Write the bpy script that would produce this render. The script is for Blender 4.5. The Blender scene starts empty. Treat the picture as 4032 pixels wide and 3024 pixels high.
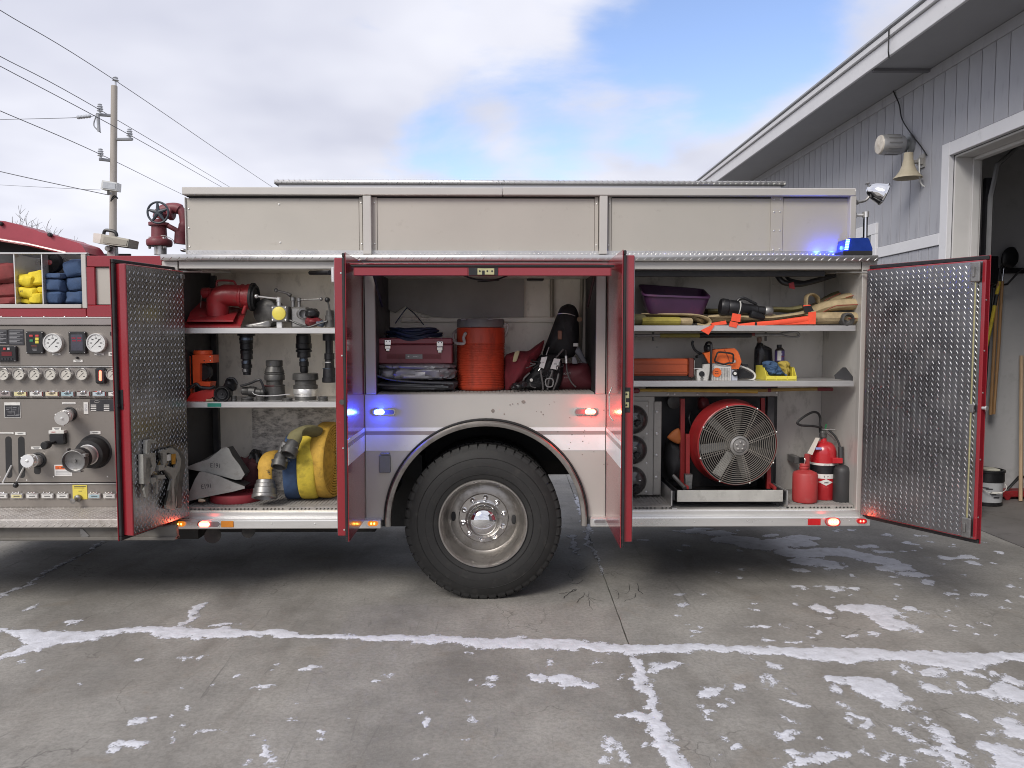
import bpy, bmesh, math, random
import numpy as np
from math import radians, sin, cos, pi, sqrt, atan2
from mathutils import Vector, Matrix, noise

random.seed(7)
scene = bpy.context.scene
COL = scene.collection

# ------------------------------------------------------------------ camera
FPX = 3035.0                       # focal length for a 4032 px wide frame
PITCH, YAW = radians(3.5), radians(0.75)
CAM = Vector((0.0, -5.25, 1.832))
FWD = Vector((sin(YAW) * cos(PITCH), cos(YAW) * cos(PITCH), -sin(PITCH)))
RIGHT = Vector((cos(YAW), -sin(YAW), 0))
UP = RIGHT.cross(FWD)
cam_data = bpy.data.cameras.new("camera")
cam_data.sensor_width = 36.0
cam_data.lens = 36.0 * FPX / 4032.0
cam_data.clip_start = 0.05
cam_data.clip_end = 3000
cam = bpy.data.objects.new("camera", cam_data)
COL.objects.link(cam)
cam.location = CAM
cam.rotation_euler = (pi / 2 - PITCH, 0, -YAW)
scene.camera = cam

# ------------------------------------------------------------------ sky
SUN_EL, SUN_AZ = radians(38), radians(-147)     # azimuth from +Y towards +X
world = bpy.data.worlds.new("World")
scene.world = world
world.use_nodes = True
wt = world.node_tree
for n in list(wt.nodes):
    wt.nodes.remove(n)
def wn(t, **kw):
    n = wt.nodes.new(t)
    for k, v in kw.items():
        setattr(n, k, v)
    return n
w_out = wn("ShaderNodeOutputWorld")
w_bg = wn("ShaderNodeBackground")
w_bg.inputs["Strength"].default_value = 0.1
w_sky = wn("ShaderNodeTexSky", sky_type='NISHITA', sun_disc=False)
w_sky.sun_elevation = SUN_EL
w_sky.sun_rotation = SUN_AZ
w_sky.dust_density = 0.6
w_sky.ozone_density = 2.0
w_tc = wn("ShaderNodeTexCoord")
w_sep = wn("ShaderNodeSeparateXYZ")
wt.links.new(w_tc.outputs["Generated"], w_sep.inputs[0])
def wmath(op, a, b=None, clamp=False):
    n = wn("ShaderNodeMath", operation=op, use_clamp=clamp)
    for i, v in enumerate((a, b)):
        if v is None:
            continue
        if isinstance(v, (int, float)):
            n.inputs[i].default_value = v
        else:
            wt.links.new(v, n.inputs[i])
    return n.outputs[0]
# clouds lie on a flat layer: divide the direction by its height
zc = wmath('ADD', wmath('ABSOLUTE', w_sep.outputs[2]), 0.22)
w_cmb = wn("ShaderNodeCombineXYZ")
wt.links.new(wmath('DIVIDE', w_sep.outputs[0], zc), w_cmb.inputs[0])
wt.links.new(wmath('DIVIDE', w_sep.outputs[1], zc), w_cmb.inputs[1])
w_n1 = wn("ShaderNodeTexNoise")
w_n1.inputs["Scale"].default_value = 1.5
w_n1.inputs["Detail"].default_value = 9
w_n1.inputs["Roughness"].default_value = 0.56
w_n1.inputs["Distortion"].default_value = 0.25
wt.links.new(w_cmb.outputs[0], w_n1.inputs["Vector"])
# the break in the cloud deck
def gap(px, py, inner, outer):
    d = (FWD * FPX + RIGHT * (px - 2016) + UP * (1512 - py)).normalized()
    dot = wn("ShaderNodeVectorMath", operation='DOT_PRODUCT')
    nrm = wn("ShaderNodeVectorMath", operation='NORMALIZE')
    wt.links.new(w_tc.outputs["Generated"], nrm.inputs[0])
    wt.links.new(nrm.outputs[0], dot.inputs[0])
    dot.inputs[1].default_value = d
    mr = wn("ShaderNodeMapRange", interpolation_type='SMOOTHSTEP')
    mr.inputs["From Min"].default_value = cos(radians(outer))
    mr.inputs["From Max"].default_value = cos(radians(inner))
    wt.links.new(dot.outputs["Value"], mr.inputs["Value"])
    return mr.outputs[0]
g = None
for px_, py_, out_, amt in ((2000, 530, 8, .50), (2330, 400, 7, .32), (2650, 240, 8, .48), (2950, 80, 8, .48), (3250, -90, 9, .5), (1700, 640, 5, .35), (2500, 120, 5, .2)):
    q_ = wmath('MULTIPLY', gap(px_, py_, 0, out_), amt)
    g = q_ if g is None else wmath('ADD', g, q_)
g = wmath('MINIMUM', g, 1.0)
dens = wmath('SUBTRACT', wmath('ADD', wmath('MULTIPLY', w_n1.outputs["Fac"], 2.4), -0.50), wmath('MULTIPLY', g, 0.86))
w_mask = wn("ShaderNodeMapRange", interpolation_type='SMOOTHSTEP')
w_mask.inputs["From Min"].default_value = -0.05
w_mask.inputs["From Max"].default_value = 0.55
wt.links.new(dens, w_mask.inputs["Value"])
# soft light and grey inside the clouds
w_n2 = wn("ShaderNodeTexNoise")
w_n2.inputs["Scale"].default_value = 1.1
w_n2.inputs["Detail"].default_value = 4
wt.links.new(w_cmb.outputs[0], w_n2.inputs["Vector"])
w_ramp = wn("ShaderNodeValToRGB")
w_ramp.color_ramp.elements[0].position = 0.30
w_ramp.color_ramp.elements[0].color = (2.7, 2.8, 3.4, 1)
w_ramp.color_ramp.elements[1].position = 0.66
w_ramp.color_ramp.elements[1].color = (4.4, 4.45, 4.85, 1)
wt.links.new(w_n2.outputs["Fac"], w_ramp.inputs["Fac"])
w_gain = wn("ShaderNodeVectorMath", operation='MULTIPLY')
w_gain.inputs[1].default_value = (1.02, .93, .98)
wt.links.new(w_sky.outputs[0], w_gain.inputs[0])
w_mix = wn("ShaderNodeMix", data_type='RGBA')
wt.links.new(w_mask.outputs[0], w_mix.inputs["Factor"])
wt.links.new(w_gain.outputs[0], w_mix.inputs[6])
wt.links.new(w_ramp.outputs[0], w_mix.inputs[7])
wt.links.new(w_mix.outputs[2], w_bg.inputs["Color"])
wt.links.new(w_bg.outputs[0], w_out.inputs["Surface"])

# ------------------------------------------------------------------ sun behind thin cloud
sun_d = bpy.data.lights.new("sun", 'SUN')
sun_d.energy = 1.3
sun_d.angle = radians(25)
sun_d.color = (1.0, 0.95, 0.88)
sun = bpy.data.objects.new("sun", sun_d)
COL.objects.link(sun)
sdir = Vector((sin(SUN_AZ) * cos(SUN_EL), cos(SUN_AZ) * cos(SUN_EL), sin(SUN_EL)))
sun.rotation_euler = sdir.to_track_quat('Z', 'Y').to_euler()
sun.location = sdir * 30

vs = scene.view_settings
vs.view_transform = 'Standard'
vs.look = 'None'
vs.exposure = 1.15
vs.gamma = 1.0
vs.use_curve_mapping = False
scene.cycles.max_bounces = 8
scene.cycles.filter_width = 1.0

# ------------------------------------------------------------------ points
def ray(px, py):
    return FWD * FPX + RIGHT * (px - 2016) + UP * (1512 - py)
def P(px, py, y):
    d = ray(px, py); return CAM + d * ((y - CAM.y) / d.y)
def PZ(px, py, z=0.0):
    d = ray(px, py); return CAM + d * ((z - CAM.z) / d.z)
def crop(x0, y0, s):
    f = lambda u, v, y: P(x0 + u * s, y0 + v * s, y)
    f.s = s
    return f
cA = crop(0, 800, 800 / 2212); cB = crop(0, 1230, 500 / 2212); cC = crop(0, 1560, 500 / 2212)
cD = crop(0, 1800, 800 / 2212); cE = crop(660, 1000, 740 / 2212); cF = crop(660, 1530, 740 / 2212)
cG = crop(420, 1000, 400 / 2212); cI = crop(1280, 960, 1200 / 2212)
cJ = crop(1400, 1040, 600 / 1810); cK = crop(1900, 1040, 600 / 1810); cL = crop(2400, 1000, 1100 / 2212)
cM = crop(2400, 1500, 1100 / 2212); cN = crop(2640, 1300, 560 / 2212)
cQ = crop(1450, 1560, 1100 / 2172); c1 = crop(0, 200, 1000 / 2074); c3 = crop(3250, 450, 782 / 2127)
c7 = crop(560, 660, 1440 / 2212); c8 = crop(2000, 660, 1500 / 2212); d1 = crop(560, 760, 240 / 1531)
d3 = crop(2640, 1560, 480 / 1731); d4 = crop(3080, 1600, 420 / 1659)
def mpp(y):                                        # metres per photo pixel at depth y
    return (y - CAM.y) / FPX

# ------------------------------------------------------------------ mesh collector
class MB:
    def __init__(s):
        s.bm = bmesh.new(); s.mi = 0
    def face(s, vs_):
        try:
            f = s.bm.faces.new(vs_); f.material_index = s.mi; return f
        except ValueError:
            return None
    def poly(s, pts):
        return s.face([s.bm.verts.new(p) for p in pts])
    def box(s, a, b, bev=0.0, M=None):
        x0, x1 = sorted((a[0], b[0])); y0, y1 = sorted((a[1], b[1])); z0, z1 = sorted((a[2], b[2]))
        bev = min(bev, .45 * (x1 - x0), .45 * (y1 - y0), .45 * (z1 - z0))
        X, Y, Z = (x0, x1), (y0, y1), (z0, z1)
        T = (lambda p: M @ Vector(p)) if M else (lambda p: p)
        if bev <= 0:
            v = {}
            for i in (0, 1):
                for j in (0, 1):
                    for k in (0, 1):
                        v[i, j, k] = s.bm.verts.new(T((X[i], Y[j], Z[k])))
            for i in (0, 1):
                s.face([v[i, 0, 0], v[i, 1, 0], v[i, 1, 1], v[i, 0, 1]])
                s.face([v[0, i, 0], v[1, i, 0], v[1, i, 1], v[0, i, 1]])
                s.face([v[0, 0, i], v[1, 0, i], v[1, 1, i], v[0, 1, i]])
            return
        v = {}
        for i in (0, 1):
            for j in (0, 1):
                for k in (0, 1):
                    x, y, z = X[i], Y[j], Z[k]
                    ix, iy, iz = x + (bev if i == 0 else -bev), y + (bev if j == 0 else -bev), z + (bev if k == 0 else -bev)
                    v[i, j, k, 0] = s.bm.verts.new(T((x, iy, iz)))
                    v[i, j, k, 1] = s.bm.verts.new(T((ix, y, iz)))
                    v[i, j, k, 2] = s.bm.verts.new(T((ix, iy, z)))
                    s.face([v[i, j, k, 0], v[i, j, k, 1], v[i, j, k, 2]])
        q = ((0, 0), (1, 0), (1, 1), (0, 1))
        for i in (0, 1):
            s.face([v[i, a_, b_, 0] for a_, b_ in q])
            s.face([v[a_, i, b_, 1] for a_, b_ in q])
            s.face([v[a_, b_, i, 2] for a_, b_ in q])
        for a_ in (0, 1):
            for b_ in (0, 1):
                s.face([v[a_, b_, 0, 0], v[a_, b_, 1, 0], v[a_, b_, 1, 1], v[a_, b_, 0, 1]])
                s.face([v[a_, 0, b_, 0], v[a_, 1, b_, 0], v[a_, 1, b_, 2], v[a_, 0, b_, 2]])
                s.face([v[0, a_, b_, 1], v[1, a_, b_, 1], v[1, a_, b_, 2], v[0, a_, b_, 2]])
    def ring(s, c, e1, e2, r, seg):
        r2 = r if not isinstance(r, tuple) else None
        ra, rb = (r, r) if r2 is not None else r
        return [s.bm.verts.new(c + e1 * (ra * cos(2 * pi * i / seg)) + e2 * (rb * sin(2 * pi * i / seg))) for i in range(seg)]
    def bridge(s, A, B):
        n = len(A)
        for i in range(n):
            s.face([A[i], A[(i + 1) % n], B[(i + 1) % n], B[i]])
    def lathe(s, o, axis, prof, seg=24, mats=None, cap0=True, cap1=True, closed=False, start=0.0):
        o = Vector(o); ax = Vector(axis).normalized()
        e1 = ax.orthogonal().normalized()
        if abs(ax.z) < .9:
            e1 = (Vector((0, 0, 1)) - ax * ax.z).normalized()
        e2 = ax.cross(e1)
        prev = first = None
        for k, (r, h) in enumerate(prof):
            R = s.ring(o + ax * h, e1, e2, max(r, 1e-5), seg)
            if prev:
                if mats: s.mi = mats[k - 1]
                s.bridge(prev, R)
            elif cap0 and not closed:
                if mats: s.mi = mats[0]
                s.face(R)
            first = first or R
            prev = R
        if closed:
            s.bridge(prev, first)
        elif cap1:
            s.face(prev)
    def cyl(s, a, b, r, r2=None, seg=16):
        a, b = Vector(a), Vector(b)
        s.lathe(a, b - a, [(r, 0), (r if r2 is None else r2, (b - a).length)], seg)
    def tube(s, pts, r, seg=8, closed=False, flat=None, side=None):
        pts = [Vector(p) for p in pts]
        n = len(pts); prev = first = None; e1 = None
        for i, p in enumerate(pts):
            if closed:
                t = pts[(i + 1) % n] - pts[i - 1]
            else:
                t = pts[min(i + 1, n - 1)] - pts[max(i - 1, 0)]
            if t.length < 1e-9:
                t = Vector((1, 0, 0))
            t.normalize()
            if side is not None:
                e1 = Vector(side) - t * t.dot(Vector(side))
                e1 = e1.normalized() if e1.length > 1e-6 else t.orthogonal().normalized()
            elif e1 is None:
                e1 = t.orthogonal().normalized()
            else:
                e1 = (e1 - t * e1.dot(t)); e1 = e1.normalized() if e1.length > 1e-6 else t.orthogonal().normalized()
            rr = r[i] if isinstance(r, (list,)) else r
            R = s.ring(p, e1, t.cross(e1), (rr, rr) if flat is None else (rr, flat if not isinstance(flat, list) else flat[i]), seg)
            if prev:
                s.bridge(prev, R)
            elif not closed:
                s.face(R)
            first = first or R; prev = R
        if closed:
            s.bridge(prev, first)
        else:
            s.face(prev)
    def extrude(s, pts, vec):
        pts = [Vector(p) for p in pts]; vec = Vector(vec)
        A = [s.bm.verts.new(p) for p in pts]; B = [s.bm.verts.new(p + vec) for p in pts]
        s.face(A); s.face(B); s.bridge(A, B)
    def prism(s, pts, y1):
        s.extrude(pts, (0, y1 - pts[0][1], 0))
    def ball(s, c, r, seg=14, rings=8, M=None):
        c = Vector(c); rx, ry, rz = r if isinstance(r, tuple) else (r, r, r)
        prev = None
        for j in range(rings + 1):
            th = pi * j / rings
            if j in (0, rings):
                R = [s.bm.verts.new(c + Vector((0, 0, rz * cos(th))))]
            else:
                R = [s.bm.verts.new(c + Vector((rx * sin(th) * cos(2 * pi * i / seg), ry * sin(th) * sin(2 * pi * i / seg), rz * cos(th)))) for i in range(seg)]
            if prev:
                if len(prev) == 1:
                    for i in range(seg): s.face([prev[0], R[i], R[(i + 1) % seg]])
                elif len(R) == 1:
                    for i in range(seg): s.face([R[0], prev[(i + 1) % seg], prev[i]])
                else:
                    s.bridge(prev, R)
            prev = R
    def puff(s, c, r, e=.45, amp=0.0, sc=8.0, seg=28, rings=14, M=None, seed=0):
        """rounded box (superellipsoid) with a crumpled surface"""
        c = Vector(c); f = lambda v, p: math.copysign(abs(v) ** p, v)
        prev = None
        for j in range(rings + 1):
            th = -pi / 2 + pi * j / rings
            R = []
            for i in range(1 if j in (0, rings) else seg):
                ph = 2 * pi * i / seg
                p = Vector((r[0] * f(cos(th), e) * f(cos(ph), e), r[1] * f(cos(th), e) * f(sin(ph), e), r[2] * f(sin(th), e)))
                if amp:
                    q = p * sc + Vector((seed * 3.7, seed * 1.3, 0))
                    p += p.normalized() * amp * (noise.noise(q) + .5 * noise.noise(q * 2.3))
                if M: p = M @ p
                R.append(s.bm.verts.new(c + p))
            if prev:
                if len(prev) == 1:
                    for i in range(seg): s.face([prev[0], R[i], R[(i + 1) % seg]])
                elif len(R) == 1:
                    for i in range(seg): s.face([R[0], prev[(i + 1) % seg], prev[i]])
                else:
                    s.bridge(prev, R)
            prev = R
    def pillow(s, pts, t, back=None, rings=6, amp=0.0, sc=14.0, seed=0, sub=4):
        """an outline in a plane of constant y, swelled towards the viewer and to the back"""
        pts = [Vector(p) for p in pts]
        n = len(pts); fine = []
        for i in range(n):
            for k in range(sub):
                q = k / sub
                a, b, c_, d = pts[i - 1], pts[i], pts[(i + 1) % n], pts[(i + 2) % n]
                cr = .5 * ((2 * b) + (c_ - a) * q + (2 * a - 5 * b + 4 * c_ - d) * q * q + (3 * b - a - 3 * c_ + d) * q ** 3)
                fine.append(b.lerp(c_, q).lerp(cr, .6))
        cen = sum(fine, Vector()) / len(fine)
        back = t if back is None else back
        def layer(sgn, tt):
            rows = []
            for k in range(1, rings + 1):
                sca = cos(pi / 2 * k / (rings + .35))
                dep = sin(pi / 2 * k / rings)
                row = []
                for p in fine:
                    q = cen + (p - cen) * sca
                    dy = sgn * tt * dep
                    if amp:
                        z = q * sc + Vector((seed * 5.1, 0, seed))
                        dy += amp * (noise.noise(z) + .5 * noise.noise(z * 2.1))
                    row.append(s.bm.verts.new(q + Vector((0, dy, 0))))
                rows.append(row)
            return rows
        base = [s.bm.verts.new(p) for p in fine]
        for sgn, tt in ((-1, t), (1, back)):
            prev = base
            for row in layer(sgn, tt):
                s.bridge(prev, row); prev = row
            s.face(prev)
    def addmesh(s, me, M):
        vs_ = [s.bm.verts.new(M @ v.co) for v in me.vertices]
        for p in me.polygons:
            s.face([vs_[i] for i in p.vertices])
    def build(s, name, mats, parent=None, smooth=35, origin=None):
        bmesh.ops.recalc_face_normals(s.bm, faces=s.bm.faces[:])
        me = bpy.data.meshes.new(name)
        if origin is not None:
            bmesh.ops.translate(s.bm, verts=s.bm.verts[:], vec=-Vector(origin))
        s.bm.to_mesh(me); s.bm.free()
        for m in (mats if isinstance(mats, (list, tuple)) else [mats]):
            me.materials.append(m)
        if smooth:
            me.polygons.foreach_set("use_smooth", [True] * len(me.polygons))
            me.set_sharp_from_angle(angle=radians(smooth))
        o = bpy.data.objects.new(name, me)
        COL.objects.link(o)
        if origin is not None:
            o.location = origin
        if parent:
            attach(o, parent)
        return o

ROOT = {}
def attach(o, parent):
    o.parent = parent
    if parent.name in ROOT:
        o.matrix_parent_inverse = Matrix.Translation(-ROOT[parent.name])
def thing(name, label, cat, loc, group=None):
    o = bpy.data.objects.new(name, None)
    o.empty_display_size = .1
    COL.objects.link(o)
    o.location = loc
    ROOT[o.name] = Vector(loc)
    return tag(o, label, cat, group)
def tag(o, label, cat, group=None):
    o["label"] = label; o["category"] = cat
    if group: o["group"] = group
    return o
def kind(o, k):
    o["kind"] = k; return o
def copy_part(o, vec, parent):
    c = o.copy(); COL.objects.link(c)
    c.parent = None
    c.parent = parent
    c.matrix_parent_inverse = o.matrix_parent_inverse.copy()
    c.location = o.location + Vector(vec)
    return c
def spline(pts, n=6, closed=False):
    pts = [Vector(p) for p in pts]; N = len(pts); out = []
    for i in range(N if closed else N - 1):
        g_ = (lambda k: pts[k % N]) if closed else (lambda k: pts[max(0, min(N - 1, k))])
        a, b, c_, d = g_(i - 1), g_(i), g_(i + 1), g_(i + 2)
        for k in range(n):
            q = k / n
            out.append(.5 * ((2 * b) + (c_ - a) * q + (2 * a - 5 * b + 4 * c_ - d) * q * q + (3 * b - a - 3 * c_ + d) * q ** 3))
    if not closed: out.append(pts[-1])
    return out
def ribbon(mb, pts, width_dir, w, t, n=6):
    """a flat strap along a path: w across width_dir, t thick"""
    path = spline(pts, n)
    mb.tube(path, w / 2, seg=8, flat=t / 2, side=width_dir)
FONT_CACHE = {}
def text_into(mb, txt, centre, height, xdir=(1, 0, 0), updir=(0, 0, 1), width=None, depth=0.0006, bold=0.0):
    cu = bpy.data.curves.new("lettering", 'FONT')
    cu.body = txt; cu.align_x = 'CENTER'; cu.align_y = 'CENTER'; cu.size = 1; cu.extrude = .01; cu.offset = bold
    cu.resolution_u = 3
    ob = bpy.data.objects.new("lettering", cu)
    me = bpy.data.meshes.new_from_object(ob)
    bpy.data.objects.remove(ob); bpy.data.curves.remove(cu)
    xs = [v.co.x for v in me.vertices]; ys = [v.co.y for v in me.vertices]
    w, h = max(xs) - min(xs), max(ys) - min(ys)
    cx, cy = (max(xs) + min(xs)) / 2, (max(ys) + min(ys)) / 2
    X, U = Vector(xdir).normalized(), Vector(updir).normalized(); N = X.cross(U)
    sy = height / h; sx = (width / w) if width else sy
    M = Matrix(((X.x * sx, U.x * sy, N.x * depth / .01, 0), (X.y * sx, U.y * sy, N.y * depth / .01, 0), (X.z * sx, U.z * sy, N.z * depth / .01, 0), (0, 0, 0, 1)))
    M = Matrix.Translation(Vector(centre)) @ M @ Matrix.Translation((-cx, -cy, 0))
    mb.addmesh(me, M)
    bpy.data.meshes.remove(me)

# ------------------------------------------------------------------ materials
MATS = {}
def mat(name, rgb, rough=.5, metal=0.0, var=.12, scale=6.0, bump=0.0, bscale=60.0, coat=0.0, dirt=None, rvar=.12,
        emit=None, stretch=None, alpha=None, spec=None, sheen=0.0):
    """principled surface with uneven colour and gloss; dirt = (rgb, amount, scale)"""
    if name in MATS: return MATS[name]
    m = bpy.data.materials.new(name); m.use_nodes = True; MATS[name] = m
    nt = m.node_tree; N = nt.nodes; L = nt.links
    b = N["Principled BSDF"]
    tc = N.new("ShaderNodeTexCoord"); vec = tc.outputs["Object"]
    if stretch:
        mp = N.new("ShaderNodeMapping"); mp.inputs["Scale"].default_value = stretch
        L.new(vec, mp.inputs[0]); vec = mp.outputs[0]
    n1 = N.new("ShaderNodeTexNoise"); n1.inputs["Scale"].default_value = scale; n1.inputs["Detail"].default_value = 6
    n1.inputs["Roughness"].default_value = .62
    L.new(vec, n1.inputs["Vector"])
    mx = N.new("ShaderNodeMix"); mx.data_type = 'RGBA'
    mr = N.new("ShaderNodeMapRange"); mr.inputs[1].default_value = .28; mr.inputs[2].default_value = .72
    L.new(n1.outputs["Fac"], mr.inputs[0]); L.new(mr.outputs[0], mx.inputs["Factor"])
    mx.inputs[6].default_value = (*[c * (1 - var) for c in rgb], 1)
    mx.inputs[7].default_value = (*[min(1, c * (1 + var)) for c in rgb], 1)
    col = mx.outputs[2]
    rmap = N.new("ShaderNodeMapRange"); rmap.inputs[3].default_value = max(.02, rough - rvar); rmap.inputs[4].default_value = min(1, rough + rvar)
    L.new(n1.outputs["Fac"], rmap.inputs[0]); ro = rmap.outputs[0]
    if dirt:
        n2 = N.new("ShaderNodeTexNoise"); n2.inputs["Scale"].default_value = dirt[2]; n2.inputs["Detail"].default_value = 8
        n2.inputs["Roughness"].default_value = .7
        L.new(vec, n2.inputs["Vector"])
        r2 = N.new("ShaderNodeMapRange"); r2.inputs[1].default_value = .62 - .3 * dirt[1]; r2.inputs[2].default_value = .74 - .12 * dirt[1]
        L.new(n2.outputs["Fac"], r2.inputs[0])
        m2 = N.new("ShaderNodeMix"); m2.data_type = 'RGBA'; m2.inputs[7].default_value = (*dirt[0], 1)
        mul = N.new("ShaderNodeMath"); mul.operation = 'MULTIPLY'; mul.inputs[1].default_value = min(1, .45 + .5 * dirt[1])
        L.new(r2.outputs[0], mul.inputs[0])
        L.new(mul.outputs[0], m2.inputs["Factor"]); L.new(col, m2.inputs[6]); col = m2.outputs[2]
        ad = N.new("ShaderNodeMath"); ad.operation = 'MULTIPLY_ADD'; ad.inputs[1].default_value = .35; ad.use_clamp = True
        L.new(mul.outputs[0], ad.inputs[0]); L.new(ro, ad.inputs[2]); ro = ad.outputs[0]
    L.new(col, b.inputs["Base Color"]); L.new(ro, b.inputs["Roughness"])
    b.inputs["Metallic"].default_value = metal
    b.inputs["Coat Weight"].default_value = coat
    b.inputs["Coat Roughness"].default_value = .08
    if sheen: b.inputs["Sheen Weight"].default_value = sheen
    if spec is not None: b.inputs["Specular IOR Level"].default_value = spec
    if bump:
        n3 = N.new("ShaderNodeTexNoise"); n3.inputs["Scale"].default_value = bscale; n3.inputs["Detail"].default_value = 5
        L.new(vec, n3.inputs["Vector"])
        bp = N.new("ShaderNodeBump"); bp.inputs["Strength"].default_value = min(1, bump); bp.inputs["Distance"].default_value = .004
        L.new(n3.outputs["Fac"], bp.inputs["Height"]); L.new(bp.outputs[0], b.inputs["Normal"])
    if emit:
        b.inputs["Emission Color"].default_value = (*emit[0], 1); b.inputs["Emission Strength"].default_value = emit[1]
    if alpha is not None:
        b.inputs["Transmission Weight"].default_value = alpha
    return m

steel = mat("painted_steel", (.48, .46, .43), .34, .25, .04, 2, coat=.2, rvar=.06)
panel_grey = mat("box_panel", (.41, .385, .345), .42, .2, .04, 1.6, rvar=.06, dirt=((.3, .27, .24), .05, 14))
pump_grey = mat("pump_panel_steel", (.225, .205, .185), .36, .35, .06, 2.5, rvar=.08, dirt=((.18, .16, .14), .12, 10))
alu = mat("aluminium", (.62, .61, .60), .34, .7, .1, 9, stretch=(.25, 1, 1.5))
alu_bright = mat("bright_aluminium", (.76, .75, .73), .3, .75, .07, 9, stretch=(.2, 1, 1.5))
plate_m = mat("tread_plate", (.34, .34, .355), .27, 1.0, .16, 5, dirt=((.17, .16, .15), .4, 6), rvar=.1)
ledge_m = mat("tread_plate_ledge", (.54, .53, .52), .3, .8, .1, 7)
step_m = mat("worn_tread_plate", (.52, .49, .46), .45, .6, .15, 9, dirt=((.27, .24, .21), .45, 8))
red = mat("red_paint", (.24, .014, .022), .2, 0, .06, 3, coat=.6, dirt=((.16, .03, .03), .1, 30), rvar=.05)
red_old = mat("worn_red_paint", (.25, .016, .02), .4, 0, .16, 9, dirt=((.14, .06, .05), .3, 26))
red_dark = mat("dark_red_paint", (.16, .018, .024), .42, 0, .15, 10, dirt=((.1, .05, .05), .3, 18))
maroon = mat("faded_maroon_paint", (.17, .035, .045), .5, 0, .2, 12, dirt=((.12, .07, .07), .35, 20))
rubber = mat("rubber", (.012, .012, .013), .62, 0, .25, 14, dirt=((.05, .047, .043), .2, 24))
black = mat("black_plastic", (.010, .010, .012), .42, 0, .25, 12, dirt=((.05, .047, .045), .18, 30))
black_gloss = mat("black_gloss", (.012, .012, .014), .15, 0, .2, 12)
dark = mat("recess_dark", (.02, .02, .021), .8, 0, .3, 6)  # flat near-black for wells, seals, slots, gaps and painted shade
chrome = mat("chrome", (.78, .78, .79), .07, 1.0, .04, 12, rvar=.04)
zinc = mat("zinc_yellow", (.50, .47, .26), .35, .6, .15, 30)
white = mat("white_stripe", (.72, .72, .73), .32, 0, .05, 6, dirt=((.42, .38, .35), .08, 26))
mauve = mat("stripe_grey", (.30, .255, .25), .35, .1, .06, 6)
label_w = mat("label_white", (.62, .61, .58), .45, 0, .1, 30)
label_y = mat("label_yellow", (.62, .56, .30), .45, 0, .1, 30)
label_b = mat("label_blue", (.30, .42, .46), .45, 0, .1, 30)
ink = mat("ink", (.03, .03, .035), .5, 0, .1, 20)
ink_white = mat("white_print", (.7, .7, .7), .5, 0, .05, 20)
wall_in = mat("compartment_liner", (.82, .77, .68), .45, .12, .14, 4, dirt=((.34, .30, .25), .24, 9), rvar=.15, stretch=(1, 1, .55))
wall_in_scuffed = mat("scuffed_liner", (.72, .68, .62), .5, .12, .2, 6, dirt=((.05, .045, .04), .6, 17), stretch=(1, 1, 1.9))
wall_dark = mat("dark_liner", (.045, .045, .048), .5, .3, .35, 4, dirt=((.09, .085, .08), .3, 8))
wall_rear = mat("rear_liner", (.56, .54, .51), .4, .3, .12, 3, dirt=((.2, .19, .17), .2, 7), stretch=(1, 1, .5))
mat_grey = mat("floor_mat", (.26, .245, .23), .8, 0, .2, 20, bump=.3, bscale=90, dirt=((.28, .25, .22), .35, 12))
grime = mat("underbody", (.03, .028, .026), .8, 0, .4, 6, dirt=((.09, .08, .07), .4, 9))
rim_m = mat("brushed_rim", (.38, .36, .335), .34, .9, .12, 6, dirt=((.13, .115, .10), .45, 8))
tyre_m = mat("tyre_rubber", (.014, .0138, .0135), .68, 0, .2, 9, bump=.15, bscale=120, dirt=((.055, .052, .048), .25, 14))
amber = mat("amber_lens", (.55, .17, .02), .2, 0, .05, 20, emit=((1, .3, .02), .25))
amber_refl = mat("amber_reflector", (.62, .22, .02), .25, 0, .05, 60)
red_refl = mat("red_reflector", (.45, .012, .015), .2, 0, .05, 60)
orange = mat("orange_plastic", (.62, .085, .03), .42, 0, .08, 9, dirt=((.2, .05, .03), .2, 18))
orange_lamp = mat("orange_lamp_housing", (.85, .11, .03), .4, 0, .06, 9)
yellow = mat("yellow_plastic", (.66, .55, .09), .45, 0, .08, 10, dirt=((.35, .28, .06), .2, 18))
cloth_var = dict(var=.16, scale=26, bump=.45, bscale=240, rvar=.05)
hose_yellow = mat("yellow_hose_jacket", (.60, .46, .045), .75, 0, dirt=((.20, .15, .04), .35, 12), **cloth_var)
hose_amber = mat("amber_hose_jacket", (.56, .33, .05), .72, 0, dirt=((.25, .15, .05), .3, 12), **cloth_var)
hose_bright = mat("bright_yellow_hose", (.72, .56, .03), .75, 0, dirt=((.4, .3, .04), .2, 12), **cloth_var)
hose_blue = mat("blue_hose_jacket", (.035, .07, .15), .8, 0, dirt=((.08, .10, .14), .3, 12), **cloth_var)
hose_red = mat("red_hose_jacket", (.20, .035, .035), .8, 0, dirt=((.12, .06, .05), .35, 12), **cloth_var)
hose_tan = mat("tan_hose_jacket", (.36, .28, .16), .82, 0, dirt=((.14, .10, .06), .35, 10), **cloth_var)
hose_olive = mat("olive_hose_jacket", (.14, .125, .055), .8, 0, dirt=((.06, .05, .03), .35, 10), **cloth_var)
strap_orange = mat("orange_webbing", (.80, .085, .035), .7, 0, .1, 30, bump=.3, bscale=300)
coupling = mat("cast_coupling", (.26, .255, .25), .42, .8, .2, 20, dirt=((.1, .09, .08), .35, 26))
coupling_dark = mat("dark_coupling", (.09, .088, .085), .45, .5, .25, 20, dirt=((.16, .15, .14), .25, 30))
silver_tarp = mat("silver_tarp", (.22, .22, .24), .4, .3, .2, 16, bump=.8, bscale=34)
dark_tarp = mat("dark_tarp", (.045, .048, .055), .45, 0, .3, 10, bump=.8, bscale=30)
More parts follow.
